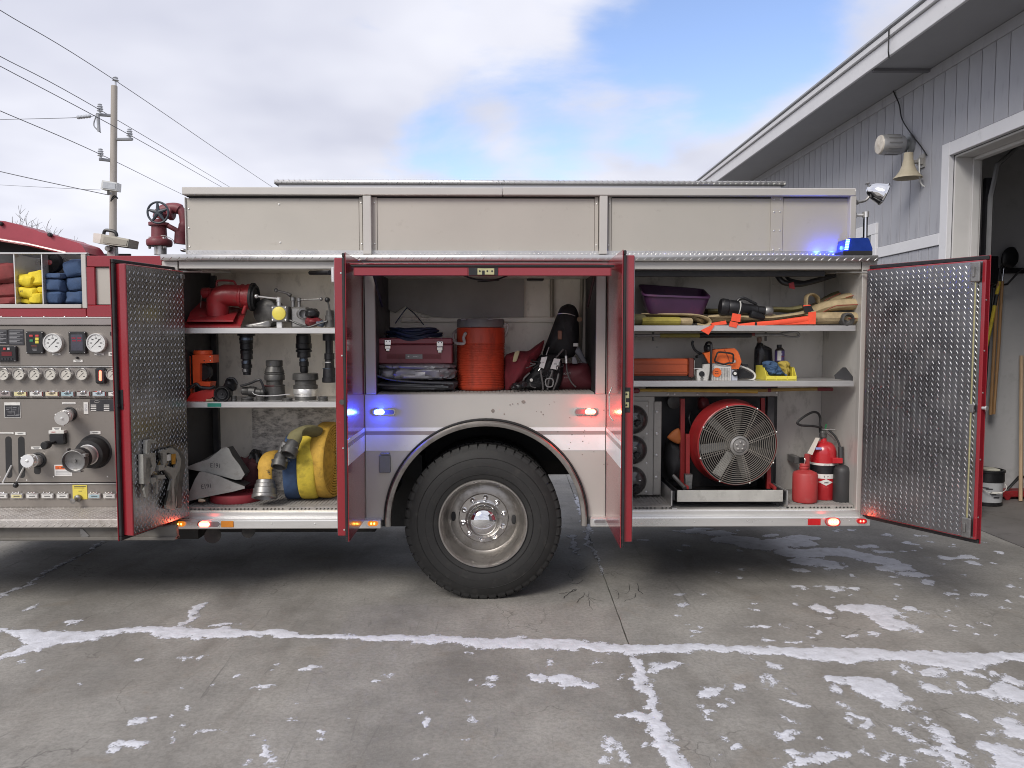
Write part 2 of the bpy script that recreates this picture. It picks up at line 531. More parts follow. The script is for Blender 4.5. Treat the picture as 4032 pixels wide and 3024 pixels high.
# ================================================================== GROUND
def nodes_of(name):
    m = bpy.data.materials.new(name); m.use_nodes = True; MATS[name] = m
    return m, m.node_tree.nodes, m.node_tree.links, m.node_tree.nodes["Principled BSDF"]
def concrete_mat():
    m, N, L, b = nodes_of("concrete")
    tc = N.new("ShaderNodeTexCoord"); vec = tc.outputs["Object"]
    def nz(scale, det=6, rough=.6, dist=0.0, st=None):
        n = N.new("ShaderNodeTexNoise"); n.inputs["Scale"].default_value = scale; n.inputs["Detail"].default_value = det
        n.inputs["Roughness"].default_value = rough; n.inputs["Distortion"].default_value = dist
        if st:
            mp = N.new("ShaderNodeMapping"); mp.inputs["Scale"].default_value = st; mp.inputs["Rotation"].default_value = (0, 0, .5)
            L.new(vec, mp.inputs[0]); L.new(mp.outputs[0], n.inputs["Vector"])
        else:
            L.new(vec, n.inputs["Vector"])
        return n.outputs["Fac"]
    def rng(v, a, c, lo=0.0, hi=1.0):
        r = N.new("ShaderNodeMapRange"); r.inputs[1].default_value = a; r.inputs[2].default_value = c
        r.inputs[3].default_value = lo; r.inputs[4].default_value = hi; L.new(v, r.inputs[0]); return r.outputs[0]
    def mix(f, a, c):
        x = N.new("ShaderNodeMix"); x.data_type = 'RGBA'
        if isinstance(f, float): x.inputs["Factor"].default_value = f
        else: L.new(f, x.inputs["Factor"])
        for i, v in ((6, a), (7, c)):
            if isinstance(v, tuple): x.inputs[i].default_value = (*v, 1)
            else: L.new(v, x.inputs[i])
        return x.outputs[2]
    col = mix(rng(nz(1.1, 9, .7), .38, .62), (.20, .191, .175), (.345, .33, .303))
    col = mix(rng(nz(2.6, 8, .7, .8), .45, .75, 0, .6), col, (.30, .283, .255))
    col = mix(rng(nz(1.7, 7, .65, 1.2, (1, .45, 1)), .5, .75, 0, .65), col, (.135, .122, .104))
    col = mix(rng(nz(3.1, 6, .6, .5), .60, .78, 0, .35), col, (.23, .165, .105))
    col = mix(rng(nz(45, 5, .75), .42, .66, 0, .45), col, (.115, .108, .098))
    col = mix(rng(nz(190, 3, .7), .56, .68, 0, .5), col, (.34, .325, .30))
    # hairline cracks and scuffs
    vor = N.new("ShaderNodeTexVoronoi"); vor.feature = 'DISTANCE_TO_EDGE'; vor.inputs["Scale"].default_value = .9
    wob = N.new("ShaderNodeTexNoise"); wob.inputs["Scale"].default_value = 3.5; wob.inputs["Detail"].default_value = 8
    L.new(vec, wob.inputs["Vector"])
    va = N.new("ShaderNodeVectorMath"); va.operation = 'MULTIPLY_ADD'; va.inputs[1].default_value = (.5, .5, .5)
    L.new(wob.outputs["Color"], va.inputs[0]); L.new(vec, va.inputs[2]); L.new(va.outputs[0], vor.inputs["Vector"])
    crack = rng(vor.outputs["Distance"], 0, .006, 1, 0)
    mk = N.new("ShaderNodeMath"); mk.operation = 'MULTIPLY'
    L.new(crack, mk.inputs[0]); L.new(rng(nz(1.3, 4), .5, .6, 0, .6), mk.inputs[1])
    col = mix(mk.outputs[0], col, (.07, .062, .055))
    scuff = rng(nz(7, 7, .75, 2.5, (1, .12, 1)), .60, .70, 0, .6)
    col = mix(scuff, col, (.10, .095, .088))
    L.new(col, b.inputs["Base Color"])
    L.new(rng(nz(1.4, 6), .35, .7, .62, .9), b.inputs["Roughness"])
    bp = N.new("ShaderNodeBump"); bp.inputs["Strength"].default_value = .5; bp.inputs["Distance"].default_value = .004
    L.new(nz(55, 8, .75), bp.inputs["Height"]); L.new(bp.outputs[0], b.inputs["Normal"])
    return m
concrete = concrete_mat()
joint_m = mat("joint_dirt", (.20, .19, .175), .95, 0, .3, 20)
earth = mat("winter_ground", (.20, .18, .14), .95, 0, .3, .4, dirt=((.5, .5, .53), .3, .25))
snow_m = mat("snow", (.60, .61, .66), .8, 0, .14, 26, bump=.7, bscale=80, rvar=.08, dirt=((.30, .295, .30), .4, 13))

mb = MB()
mb.poly([(-900, -900, -.05), (900, -900, -.05), (900, 900, -.05), (-900, 900, -.05)])
kind(mb.build("ground", earth, smooth=0), "structure")
mb = MB()
mb.poly([(-12.4, -12.1, -.022), (5.05, -12.1, -.022), (5.05, 12.1, -.022), (-12.4, 12.1, -.022)])
apron = kind(mb.build("concrete_apron", joint_m, smooth=0), "structure")
def jy(x):                                            # the long joint in front of the truck
    return -.498 + (x + 2.332) * (-.462 / 5.333)
rnd = random.Random(3)
def slab(pts):
    mb = MB(); c = sum((Vector((*p, 0)) for p in pts), Vector()) / len(pts)
    ring = []
    n = len(pts)
    fine = []
    for i in range(n):
        a, b = Vector((*pts[i], 0)), Vector((*pts[(i + 1) % n], 0))
        steps = max(2, int((b - a).length / .09))
        for k in range(steps):
            fine.append(a.lerp(b, k / steps) + Vector((rnd.uniform(-1, 1), rnd.uniform(-1, 1), 0)) * .0022)
    dz = rnd.uniform(-.0012, .0012)
    top = [mb.bm.verts.new((p.x, p.y, dz)) for p in fine]
    low = [mb.bm.verts.new((p.x, p.y, -.02)) for p in fine]
    inn = [mb.bm.verts.new(((p.x - (p.x - c.x) * .003), (p.y - (p.y - c.y) * .003), dz + .0004)) for p in fine]
    mb.bridge(low, top); mb.bridge(top, inn); mb.face(inn)
    return mb.build("slab", concrete, apron, smooth=0)
XS = [-12.4, -7.82, -3.535, .757, 5.05]
gp = .0035
for i in range(len(XS) - 1):
    a, b = XS[i] + gp, XS[i + 1] - gp
    if i == 3: b = 4.53
    slab([(a, jy(a) + gp), (b, jy(b) + gp), (b + .10 * (i == 2), 4.9), (a + .10 * (i == 3), 4.9)])
    slab([(a, 4.9 + 2 * gp), (b, 4.9 + 2 * gp), (b, 12), (a, 12)])
    slab([(a, jy(a) - gp), (b, jy(b) - gp), (b, -5.6), (a, -5.6)])
    slab([(a, -5.6 - 2 * gp), (b, -5.6 - 2 * gp), (b, -12), (a, -12)])

# ------------------------------------------------------------------ snow: a thin crust in the joints and in patches
def value_noise(x, y, seed):
    xi, yi = np.floor(x).astype(np.int64), np.floor(y).astype(np.int64)
    xf, yf = x - xi, y - yi
    def h(a, b):
        n = (a * 374761393 + b * 668265263 + seed * 974634777) & 0x7fffffff
        n = ((n ^ (n >> 13)) * 1274126177) & 0x7fffffff
        return (n ^ (n >> 16)) % 65536 / 65536.0
    u, v = xf * xf * (3 - 2 * xf), yf * yf * (3 - 2 * yf)
    return (h(xi, yi) * (1 - u) + h(xi + 1, yi) * u) * (1 - v) + (h(xi, yi + 1) * (1 - u) + h(xi + 1, yi + 1) * u) * v
def fbm(x, y, sc, oc=4, seed=1):
    t, a, tot = 0, 1.0, 0
    for o in range(oc):
        t = t + a * value_noise(x * sc, y * sc, seed + o); tot += a; a *= .55; sc *= 2.1
    return t / tot - .5
def G5(u, v): return PZ(u * .9114, 2000 + v * .9114)
def G6(u, v): return PZ(2016 + u * .9114, 2000 + v * .9114)
lines, blobs = [], []
def snow_line(G, pts, across=False):                   # (u, v, half height or half width in crop pixels)
    out = []
    for u, v, w in pts:
        out.append((G(u, v), (G(u - w, v) - G(u + w, v)).length / 2 if across else (G(u, v - w) - G(u, v + w)).length / 2))
    lines.append(out)
def snow_blob(G, u, v, ru, rv, rot=0):
    c = G(u, v); rx = (G(u + ru, v) - c).length; ry = (G(u, v - rv) - G(u, v + rv)).length / 2
    blobs.append((c.x, c.y, rx, ry, rot))
snow_line(G5, [(-120, 520, 8), (0, 525, 5), (60, 528, 6), (150, 545, 16), (250, 563, 26), (340, 555, 22), (430, 545, 16), (540, 530, 9), (640, 528, 13), (760, 536, 18), (860, 542, 19), (970, 536, 17), (1060, 546, 13), (1190, 545, 15), (1320, 550, 10), (1500, 556, 10), (1650, 561, 11), (1790, 566, 16), (1900, 570, 13), (2060, 580, 20), (2212, 587, 22)])
snow_line(G6, [(0, 585, 23), (150, 592, 22), (300, 600, 15), (430, 605, 17), (520, 614, 22), (620, 615, 20), (740, 610, 18), (900, 606, 10), (1020, 614, 15), (1150, 620, 17), (1300, 628, 22), (1420, 635, 27), (1560, 630, 20), (1700, 645, 26), (1840, 660, 33), (1960, 662, 30), (2080, 645, 17), (2230, 645, 14), (2400, 655, 10)])
snow_line(G5, [(250, 575, 14), (150, 600, 18), (60, 625, 12), (0, 648, 9), (-80, 680, 10)])
snow_line(G5, [(905, 405, 3), (870, 432, 9), (835, 465, 8), (820, 492, 7), (795, 505, 6)])
snow_line(G6, [(515, 655, 30), (535, 700, 36), (550, 750, 36), (578, 790, 26), (606, 830, 26), (620, 880, 24), (640, 940, 30), (660, 1000, 38), (680, 1050, 40), (712, 1120, 44)], True)
snow_line(G6, [(470, 905, 8), (540, 905, 9), (600, 910, 8)])
snow_line(G6, [(600, 705, 5), (650, 690, 7), (685, 682, 7)])
snow_line(G6, [(255, -170, 5), (275, -110, 6), (285, -50, 7), (298, 0, 8), (312, 60, 9), (330, 120, 8), (346, 170, 8), (375, 235, 3), (395, 290, 2)], True)
snow_line(G6, [(255, 120, 10), (270, 160, 10), (282, 205, 5)], True)
snow_line(G5, [(470, 140, 4), (300, 232, 5), (150, 312, 6), (0, 392, 8), (-100, 445, 9)], True)
B6 = [(245, 740, 70, 30), (120, 735, 40, 22), (350, 765, 26, 14), (180, 675, 15, 9), (860, 795, 34, 14), (1090, 750, 16, 14), (1140, 750, 12, 14),
      (1400, 745, 60, 22), (1400, 790, 28, 14), (1560, 780, 95, 42), (1650, 830, 60, 32), (1500, 765, 50, 26), (1830, 785, 48, 16), (1940, 765, 30, 12), (1830, 715, 34, 12), (1990, 710, 28, 10), (2090, 715, 20, 8),
      (2060, 800, 60, 14), (2150, 790, 70, 34), (2180, 745, 40, 16), (1220, 850, 24, 9), (1460, 890, 15, 11), (1520, 925, 26, 16), (1200, 975, 34, 15), (1190, 915, 12, 7), (975, 1030, 20, 12),
      (1190, 1050, 30, 16), (1220, 1090, 36, 18), (1320, 1090, 62, 20), (1400, 1065, 22, 9), (1690, 960, 12, 10), (1730, 990, 14, 10), (1850, 960, 40, 20), (1880, 1010, 44, 36), (1890, 1080, 50, 40), (1940, 1110, 40, 30),
      (1950, 895, 14, 10), (2160, 940, 60, 30), (2190, 980, 50, 24), (2090, 980, 18, 10), (2110, 1060, 55, 30), (2160, 1100, 60, 34), (1960, 1050, 26, 12), (1680, 1085, 24, 12), (1590, 1080, 16, 8), (1780, 1065, 24, 10),
      (400, 1045, 22, 22), (400, 1005, 16, 10), (490, 1075, 16, 20), (440, 1025, 12, 8),
      (780, 100, 60, 8), (880, 110, 70, 12), (960, 140, 110, 16), (1080, 160, 120, 18), (1200, 150, 110, 16), (1260, 130, 70, 10), (1250, 195, 130, 20), (1380, 190, 110, 18), (1480, 205, 90, 14), (1300, 235, 90, 18), (1400, 255, 60, 9), (1240, 270, 36, 7),
      (1600, 230, 80, 16), (1680, 260, 70, 14), (1620, 268, 50, 10), (1740, 290, 60, 10), (1800, 320, 30, 9), (1530, 165, 50, 6), (1600, 190, 36, 6), (1720, 155, 30, 6), (1880, 215, 40, 7), (1970, 215, 44, 8), (1990, 240, 26, 8),
      (1340, 440, 40, 14), (1480, 435, 70, 18), (1560, 445, 90, 22), (1620, 490, 60, 24), (1690, 500, 50, 18), (1640, 515, 44, 10), (1730, 525, 26, 9), (1700, 435, 30, 6), (1250, 345, 40, 7), (1400, 350, 36, 7), (1470, 350, 36, 7), (1570, 543, 30, 5),
      (740, 100, 44, 4), (830, 90, 50, 5), (1120, 120, 40, 5), (560, 140, 26, 3), (1900, 370, 30, 5), (2010, 370, 30, 5), (1100, 575, 16, 4), (1200, 575, 18, 3)]
for q in B6: snow_blob(G6, *q)
B5 = [(600, 915, 30, 12), (540, 1025, 60, 14), (480, 1045, 24, 9), (1130, 1050, 22, 18), (1130, 775, 28, 7), (1345, 690, 36, 10), (790, 650, 20, 4), (868, 645, 9, 4), (615, 665, 13, 4), (2130, 735, 26, 13), (2110, 765, 14, 8), (1850, 940, 17, 16), (2030, 742, 8, 5),
      (735, 557, 22, 6), (980, 505, 40, 5), (340, 770, 11, 5), (1815, 895, 7, 5), (2045, 915, 6, 6), (1195, 1122, 16, 8), (1800, 1085, 22, 5), (2035, 622, 12, 4), (940, 955, 20, 3), (1380, 985, 6, 4), (1060, 985, 7, 4), (125, 430, 9, 5), (330, 490, 30, 5)]
for q in B5: snow_blob(G5, *q)
rs = random.Random(11)
for k in range(80):                                   # small crumbs, denser to the right
    u = 2212 * rs.random() ** .55; v = rs.uniform(650, 1120)
    r_ = rs.uniform(3, 12) * (.5 + u / 2600); snow_blob(G6, u, v, r_, r_ * .62)
for k in range(110):
    u = rs.uniform(700, 2212); v = rs.uniform(90, 560); r_ = rs.uniform(4, 15); snow_blob(G6, u, v, r_, r_ * .3)
for k in range(26):
    u = rs.uniform(0, 2212); v = rs.uniform(640, 1110); r_ = rs.uniform(2.5, 6); snow_blob(G5, u, v, r_, r_ * .6)
def snow_sheet(x0, x1, y0, y1, h):
    nx, ny = int((x1 - x0) / h), int((y1 - y0) / h)
    X, Y = np.meshgrid(np.linspace(x0, x1, nx), np.linspace(y0, y1, ny))
    wx = X + .15 * fbm(X, Y, 7, 4, 40) + .05 * fbm(X, Y, 34, 3, 41); wy = Y + .12 * fbm(X, Y, 7, 4, 50) + .045 * fbm(X, Y, 34, 3, 51)
    M = np.full(X.shape, -1.0)
    for L_ in lines:
        for (a, wa), (b, wb) in zip(L_[:-1], L_[1:]):
            lo_x, hi_x = min(a.x, b.x) - .25, max(a.x, b.x) + .25; lo_y, hi_y = min(a.y, b.y) - .25, max(a.y, b.y) + .25
            i0, i1 = np.searchsorted(X[0], (lo_x, hi_x)); j0, j1 = np.searchsorted(Y[:, 0], (lo_y, hi_y))
            if i1 <= i0 or j1 <= j0: continue
            sx, sy = wx[j0:j1, i0:i1], wy[j0:j1, i0:i1]
            dx, dy = b.x - a.x, b.y - a.y; q = dx * dx + dy * dy + 1e-9
            t = np.clip(((sx - a.x) * dx + (sy - a.y) * dy) / q, 0, 1)
            d = np.hypot(sx - a.x - t * dx, sy - a.y - t * dy); w = wa + (wb - wa) * t
            M[j0:j1, i0:i1] = np.maximum(M[j0:j1, i0:i1], (w - d) / .05)
    for cx, cy, rx, ry, _ in blobs:
        i0, i1 = np.searchsorted(X[0], (cx - 1.6 * rx - .06, cx + 1.6 * rx + .06)); j0, j1 = np.searchsorted(Y[:, 0], (cy - 1.6 * ry - .06, cy + 1.6 * ry + .06))
        if i1 <= i0 or j1 <= j0: continue
        sx, sy = wx[j0:j1, i0:i1], wy[j0:j1, i0:i1]
        d = np.sqrt(((sx - cx) / rx) ** 2 + ((sy - cy) / ry) ** 2)
        M[j0:j1, i0:i1] = np.maximum(M[j0:j1, i0:i1], (1 - d) * min(rx, ry) / .05)
    M = M + np.where(M > -.9, (.8 * fbm(X, Y, 12, 4, 9) + .75 * fbm(X, Y, 42, 3, 19)) * (M < 1.6), 0)
    Zs = np.where(M > 0, .002 + .006 * np.sqrt(np.clip(M, 0, 1)) + .003 * fbm(X, Y, 45, 3, 77), np.clip(M, -1, 0) * .006 + .0022)
    keep = Zs > .0002
    faces_mask = keep[:-1, :-1] | keep[1:, :-1] | keep[:-1, 1:] | keep[1:, 1:]
    jj, ii = np.nonzero(faces_mask)
    idx = jj * nx + ii
    quads = np.stack([idx, idx + 1, idx + nx + 1, idx + nx], 1)
    used, inv = np.unique(quads, return_inverse=True)
    V = np.stack([X.ravel()[used], Y.ravel()[used], Zs.ravel()[used]], 1)
    return V, inv.reshape(-1, 4), np.clip(M.ravel()[used], -1, 1.5)
Va, Fa, Da = snow_sheet(-4.3, 4.35, -2.3, -.02, .0095)
Vb, Fb, Db = snow_sheet(-4.3, 4.35, -.02, 3.6, .016)
me = bpy.data.meshes.new("snow")
V = np.concatenate([Va, Vb]); Fq = np.concatenate([Fa, Fb + len(Va)])
me.vertices.add(len(V)); me.vertices.foreach_set("co", V.astype(np.float32).ravel())
me.loops.add(len(Fq) * 4); me.loops.foreach_set("vertex_index", Fq.astype(np.int32).ravel())
me.polygons.add(len(Fq)); me.polygons.foreach_set("loop_start", (np.arange(len(Fq)) * 4).astype(np.int32))
me.polygons.foreach_set("loop_total", np.full(len(Fq), 4, np.int32))
me.update(calc_edges=True)
at_ = me.attributes.new('depth', 'FLOAT', 'POINT'); at_.data.foreach_set('value', np.concatenate([Da, Db]).astype(np.float32))
me.polygons.foreach_set("use_smooth", [True] * len(me.polygons))
nt_ = snow_m.node_tree; N_ = nt_.nodes; L_ = nt_.links
b_ = N_['Principled BSDF']; at2 = N_.new('ShaderNodeAttribute'); at2.attribute_name = 'depth'
gr_ = N_.new('ShaderNodeTexNoise'); gr_.inputs['Scale'].default_value = 95; gr_.inputs['Detail'].default_value = 3
tc_ = N_.new('ShaderNodeTexCoord'); L_.new(tc_.outputs['Object'], gr_.inputs['Vector'])
ad_ = N_.new('ShaderNodeMath'); ad_.operation = 'MULTIPLY_ADD'; ad_.inputs[1].default_value = 1.1
L_.new(gr_.outputs['Fac'], ad_.inputs[0]); L_.new(at2.outputs['Fac'], ad_.inputs[2])
mr_ = N_.new('ShaderNodeMapRange'); mr_.inputs[1].default_value = .30; mr_.inputs[2].default_value = .62
L_.new(ad_.outputs[0], mr_.inputs[0]); L_.new(mr_.outputs[0], b_.inputs['Alpha'])
me.materials.append(snow_m)
so = bpy.data.objects.new("snow", me); COL.objects.link(so); kind(so, "stuff")
tag(so, "thin crust of white snow lying in the joints and in patches on the concrete", "snow")

# dark cracks and an oily smear beside the rear wheel
mb = MB(); rk = random.Random(21)
for cx_, cy_, n_, sp in ((300, 320, 10, 80), (510, 330, 3, 70)):
    for j in range(n_):
        G_ = G6 if cx_ < 1100 or cx_ > 1800 else G5
        u, v = cx_ + rk.gauss(0, sp * .5), cy_ + rk.gauss(0, sp * .4); pts = []; d_ = rk.uniform(-.6, .6) + (0 if cx_ < 1000 or cx_ > 1800 else 1.2)
        for q in range(7):
            pts.append(G_(u, v)); d_ += rk.uniform(-.7, .7); u += sin(d_) * 14; v += cos(d_) * 9
        w_ = rk.uniform(.0015, .0045)
        for a, b in zip(pts[:-1], pts[1:]):
            t_ = (b - a).normalized(); s2 = Vector((-t_.y, t_.x, 0)) * w_ * rk.uniform(.4, 1)
            mb.poly([(p_.x, p_.y, .0019) for p_ in (a - s2, b - s2, b + s2, a + s2)])
ck = kind(mb.build("cracks", mat("crack_dark", (.035, .032, .03), .7), None, smooth=0), "stuff"); attach(ck, apron)

# ================================================================== FIRE STATION
siding = mat("grey_siding", (.33, .335, .365), .7, 0, .08, 5, dirt=((.20, .20, .22), .2, 7), stretch=(1, 1, .2), bump=.15, bscale=50)
trim_w = mat("white_trim", (.60, .60, .62), .55, 0, .04, 5, dirt=((.45, .45, .46), .1, 9))
soffit_m = mat("soffit_paint", (.29, .295, .315), .7, 0, .06, 3)
inner_wall = mat("garage_plaster", (.40, .40, .41), .8, 0, .08, 2, dirt=((.26, .26, .26), .2, 4))
garage_floor = mat("garage_floor", (.16, .15, .145), .55, 0, .15, 3, dirt=((.1, .09, .085), .3, 5))
roof_m = mat("roof_metal", (.33, .34, .36), .5, .3, .1, 2)
WX = 4.45
DOOR_Y0, DOOR_Y1, DOOR_Z = -1.9, 2.43, 3.62
SOF = 4.61
def PXP(px, py, x=WX):
    d = ray(px, py); return CAM + d * ((x - CAM.x) / d.x)
st = thing("fire_station", "grey vertical sided fire station with white trim and an open bay door", "building", (WX + 4, 6, 0))
mb = MB()                                             # shell walls round the hall
mb.box((WX + .02, DOOR_Y1, -.02), (WX + .24, 26, SOF + .3))
mb.box((WX + .02, -9, -.02), (WX + .24, DOOR_Y0, SOF + .3))
mb.box((WX + .02, DOOR_Y0, DOOR_Z), (WX + .24, DOOR_Y1, SOF + .3))
mb.box((WX + .24, 25.8, -.02), (16, 26, SOF + .3)); mb.box((WX + .24, -9, -.02), (16, -8.8, SOF + .3)); mb.box((15.8, -8.8, -.02), (16, 25.8, SOF + .3))
mb.build("wall", mat("wall_backing", (.09, .09, .10), .8), st, smooth=0)
mb = MB()
mb.box((WX + .24, 3.42, .0), (15.8, 3.62, SOF)); mb.box((WX + .242, 2.45, .0), (WX + .26, 3.42, SOF))
mb.build("inner_wall", inner_wall, st, smooth=0)
mb = MB(); mb.box((WX + .25, -8.8, SOF - .1), (15.8, 3.42, SOF + .1)); mb.build("hall_ceiling", mat("hall_ceiling", (.22, .22, .22), .8), st, smooth=0)
mb = MB(); mb.box((4.545, -8.8, -.04), (15.8, 3.42, .004)); mb.build("hall_floor", garage_floor, st, smooth=0)
mb = MB()
prof = [(3.78, SOF + .203), (3.745, SOF + .215), (3.745, SOF + .235), (10, SOF + 2.3), (16.6, SOF + .35), (16.6, SOF + .25), (10, SOF + 2.25), (4.4, SOF + .45)]
mb.extrude([(x, -9.6, z) for x, z in prof], (0, 36.4, 0)); mb.build("roof", roof_m, st, smooth=0)
mb = MB(); mb.box((3.82, -9.5, SOF - .02), (WX + .02, 26.5, SOF + .012)); mb.build("soffit", soffit_m, st, smooth=0)
mb = MB(); mb.box((3.79, -9.5, SOF - .035), (3.82, 26.5, SOF + .13), .004); mb.build("fascia", trim_w, st, smooth=0)
mb = MB(); mb.box((3.762, -9.5, SOF + .136), (3.81, 26.5, SOF + .20), .006); mb.build("gutter", trim_w, st, smooth=0)
sy_ = PXP(3450, 237, 3.85).y
mb = MB(); mb.box((3.83, sy_, SOF - .05), (WX, sy_ + .05, SOF - .021)); mb.build("soffit_seam", mat("seam_grey", (.16, .16, .175), .7), st, smooth=0)
mb = MB(); mb.box((WX - .035, DOOR_Y1 + .16, SOF - .13), (WX - .005, 26, SOF - .024), .003); mb.box((WX - .035, -9, SOF - .13), (WX - .005, DOOR_Y1 + .155, SOF - .024), .003); mb.build("frieze_board", siding, st, smooth=0)
# siding boards one by one
proto = {}
yb = DOOR_Y1 + .135
k = 0
def board(y0, z0, z1):
    key = (round(z0, 3), round(z1, 3))
    if key not in proto:
        m2 = MB(); m2.box((WX - .014, 0, z0), (WX + .021, .189, z1), .0025)
        o = m2.build("siding_board", siding, st, smooth=0, origin=(0, 0, 0)); o.location.y = y0; proto[key] = o
    else:
        o = proto[key].copy(); COL.objects.link(o); o.location.y = y0
yy = DOOR_Y1 + .155
BAND_Z0, BAND_Z1 = 2.76, 2.88
while yy < 22:
    if yy < 12:
        board(yy, BAND_Z1 + .005, SOF - .03); board(yy, -.01, BAND_Z0 - .005)
    else:
        board(yy, -.01, SOF - .03)
    yy += .2
yy = DOOR_Y1 + .155 - .2
while yy > -3.5:
    if yy + .2 > DOOR_Y0 - .1: board(yy, DOOR_Z + .135, SOF - .03)
    else: board(yy, -.01, SOF - .03)
    yy -= .2
mb = MB(); mb.box((WX - .03, DOOR_Y1 + .135, BAND_Z0), (WX + .01, 12.1, BAND_Z1), .004); mb.build("band_board", trim_w, st, smooth=0)
mb = MB()
mb.box((WX - .032, DOOR_Y1, -.0), (WX + .02, DOOR_Y1 + .13, DOOR_Z + .13), .004); mb.box((WX - .03, DOOR_Y0 - .13, DOOR_Z), (WX + .019, DOOR_Y1 - .002, DOOR_Z + .128), .004)
mb.box((WX - .032, DOOR_Y0 - .13, 0), (WX + .02, DOOR_Y0, DOOR_Z - .003), .004)
mb.build("door_casing", trim_w, st, smooth=0)
mb = MB()
mb.box((WX + .022, DOOR_Y1 - .022, 0), (WX + .29, DOOR_Y1 - .002, DOOR_Z - .004), .003); mb.box((WX + .022, DOOR_Y0 + .002, DOOR_Z - .022), (WX + .29, DOOR_Y1 - .025, DOOR_Z - .003), .003)
mb.box((WX + .19, DOOR_Y1 - .045, 0), (WX + .26, DOOR_Y1 - .024, DOOR_Z - .03), .003); mb.box((WX + .19, DOOR_Y0 + .002, DOOR_Z - .055), (WX + .26, DOOR_Y1 - .05, DOOR_Z - .024), .003)
mb.build("door_jamb", mat("jamb_paint", (.55, .54, .53), .6, 0, .05, 4), st, smooth=0)
mb = MB()                                            # overhead door track and rolled up door
mb.tube([(WX + .36, DOOR_Y1 - .06, 0), (WX + .36, DOOR_Y1 - .06, 3.2), (WX + .42, DOOR_Y1 - .06, 3.52), (WX + .62, DOOR_Y1 - .06, 3.70), (WX + 4, DOOR_Y1 - .06, 3.74)], .025, 6)
mb.build("door_track", mat("track_steel", (.3, .3, .3), .4, .7), st)
mb = MB(); mb.box((WX + .33, DOOR_Y1 - .03, 0), (WX + .40, DOOR_Y1 + .02, 3.4)); mb.build("track_angle", black, st, smooth=0)
mb = MB()
for k in range(6):
    mb.box((WX + .65 + k * .56, DOOR_Y0, 3.70), (WX + 1.2 + k * .56, DOOR_Y1 - .1, 3.74), .006)
mb.build("overhead_door", mat("door_panel", (.35, .34, .33), .5, 0, .05), st, smooth=0)
# window beside the bay
wy0, wy1 = PXP(3463, 900).y, PXP(3380, 900).y + .9
wz1 = PXP(3463, 877).z
mb = MB()
mb.box((WX - .045, wy0, wz1 - .13), (WX + .0, wy1, wz1), .004); mb.box((WX - .045, wy0, 2.0), (WX + .0, wy0 + .12, wz1 - .132), .004); mb.box((WX - .045, wy1 - .12, 2.0), (WX, wy1, wz1 - .132), .004); mb.box((WX - .05, wy0 - .02, 1.88), (WX, wy1 + .02, 1.998), .004)
w_o = mb.build("window", trim_w, st, smooth=0)
mb = MB(); mb.box((WX - .025, wy0 + .122, 2.002), (WX - .0155, wy1 - .122, wz1 - .134)); attach(mb.build("pane", mat("window_glass", (.10, .11, .12), .06, 0, .1, 2, coat=.5), None, smooth=0), w_o)

# wall light
y0 = PXP(3588, 570).y
xl, xr = P(3466, 570, y0).x, P(3552, 585, y0).x
zc_ = P(3510, 570, y0).z
lt = thing("wall_light", "grey drum shaped yard light fixed to the station siding above the horn", "lamp", (WX, y0, zc_))
mb = MB(); r0 = 38 * mpp(y0)
mb.lathe((xr, y0, zc_), (-1, 0, 0), [(.04, -.02), (r0 * .92, 0), (r0, .03), (r0, abs(xr - xl) - .02), (r0 * .96, abs(xr - xl))], 20)
mb.build("lamp_housing", mat("galvanised_drum", (.40, .40, .41), .45, .6, .15, 14), lt)
mb = MB()
for k in range(12):
    a = 2 * pi * k / 12
    mb.box((xl + .05, y0 + (r0) * cos(a) - .006, zc_ + r0 * sin(a) - .006), (xr - .05, y0 + r0 * cos(a) + .006, zc_ + r0 * sin(a) + .006))
mb.build("rib", mat("rib_grey", (.2, .2, .2), .5, .3), lt, smooth=0)
mb = MB(); mb.lathe((xl - .001, y0, zc_), (-1, 0, 0), [(r0 * .97, 0), (r0 * .9, .015), (.001, .03)], 20); mb.build("lens", mat("clouded_lens", (.52, .48, .42), .5, 0, .2, 14, dirt=((.3, .24, .18), .35, 18)), lt)
mb = MB(); mb.cyl((xr, y0, zc_ - .01), (WX - .04, y0, zc_ - .01), .075, .06); mb.cyl((WX - .05, y0, zc_ - .01), (WX - .012, y0, zc_ - .01), .12)
mb.tube([(xr + .05, y0 - .03, zc_ - .06), (xr + .03, y0 - .03, zc_ - .13), (xr + .1, y0 - .03, zc_ - .16)], .012); mb.build("mounting_arm", mat("galvanised_arm", (.27, .28, .29), .5, .6), lt)
# horn loudspeaker
yh = PXP(3640, 620).y
cxh = P(3576, 650, yh).x; zt_, zb_ = P(3576, 600, yh).z, P(3576, 702, yh).z
hn = thing("horn_speaker", "beige bell shaped horn loudspeaker pointing down beside the bay door", "loudspeaker", (cxh, yh, zb_))
s_ = mpp(yh) * .3677; H_ = zt_ - zb_
mb = MB(); mb.lathe((cxh, yh, zt_), (0, 0, -1), [(.02, 0), (46 * s_, .005), (48 * s_, H_ * .28), (52 * s_, H_ * .30), (62 * s_, H_ * .5), (85 * s_, H_ * .72), (118 * s_, H_ * .88), (142 * s_, H_ * .97), (144 * s_, H_), (138 * s_, H_), (110 * s_, H_ * .9), (60 * s_, H_ * .55), (.01, H_ * .4)], 28)
mb.build("bell", mat("beige_horn", (.34, .30, .22), .6, 0, .1, 10, dirt=((.25, .22, .17), .2, 12)), hn)
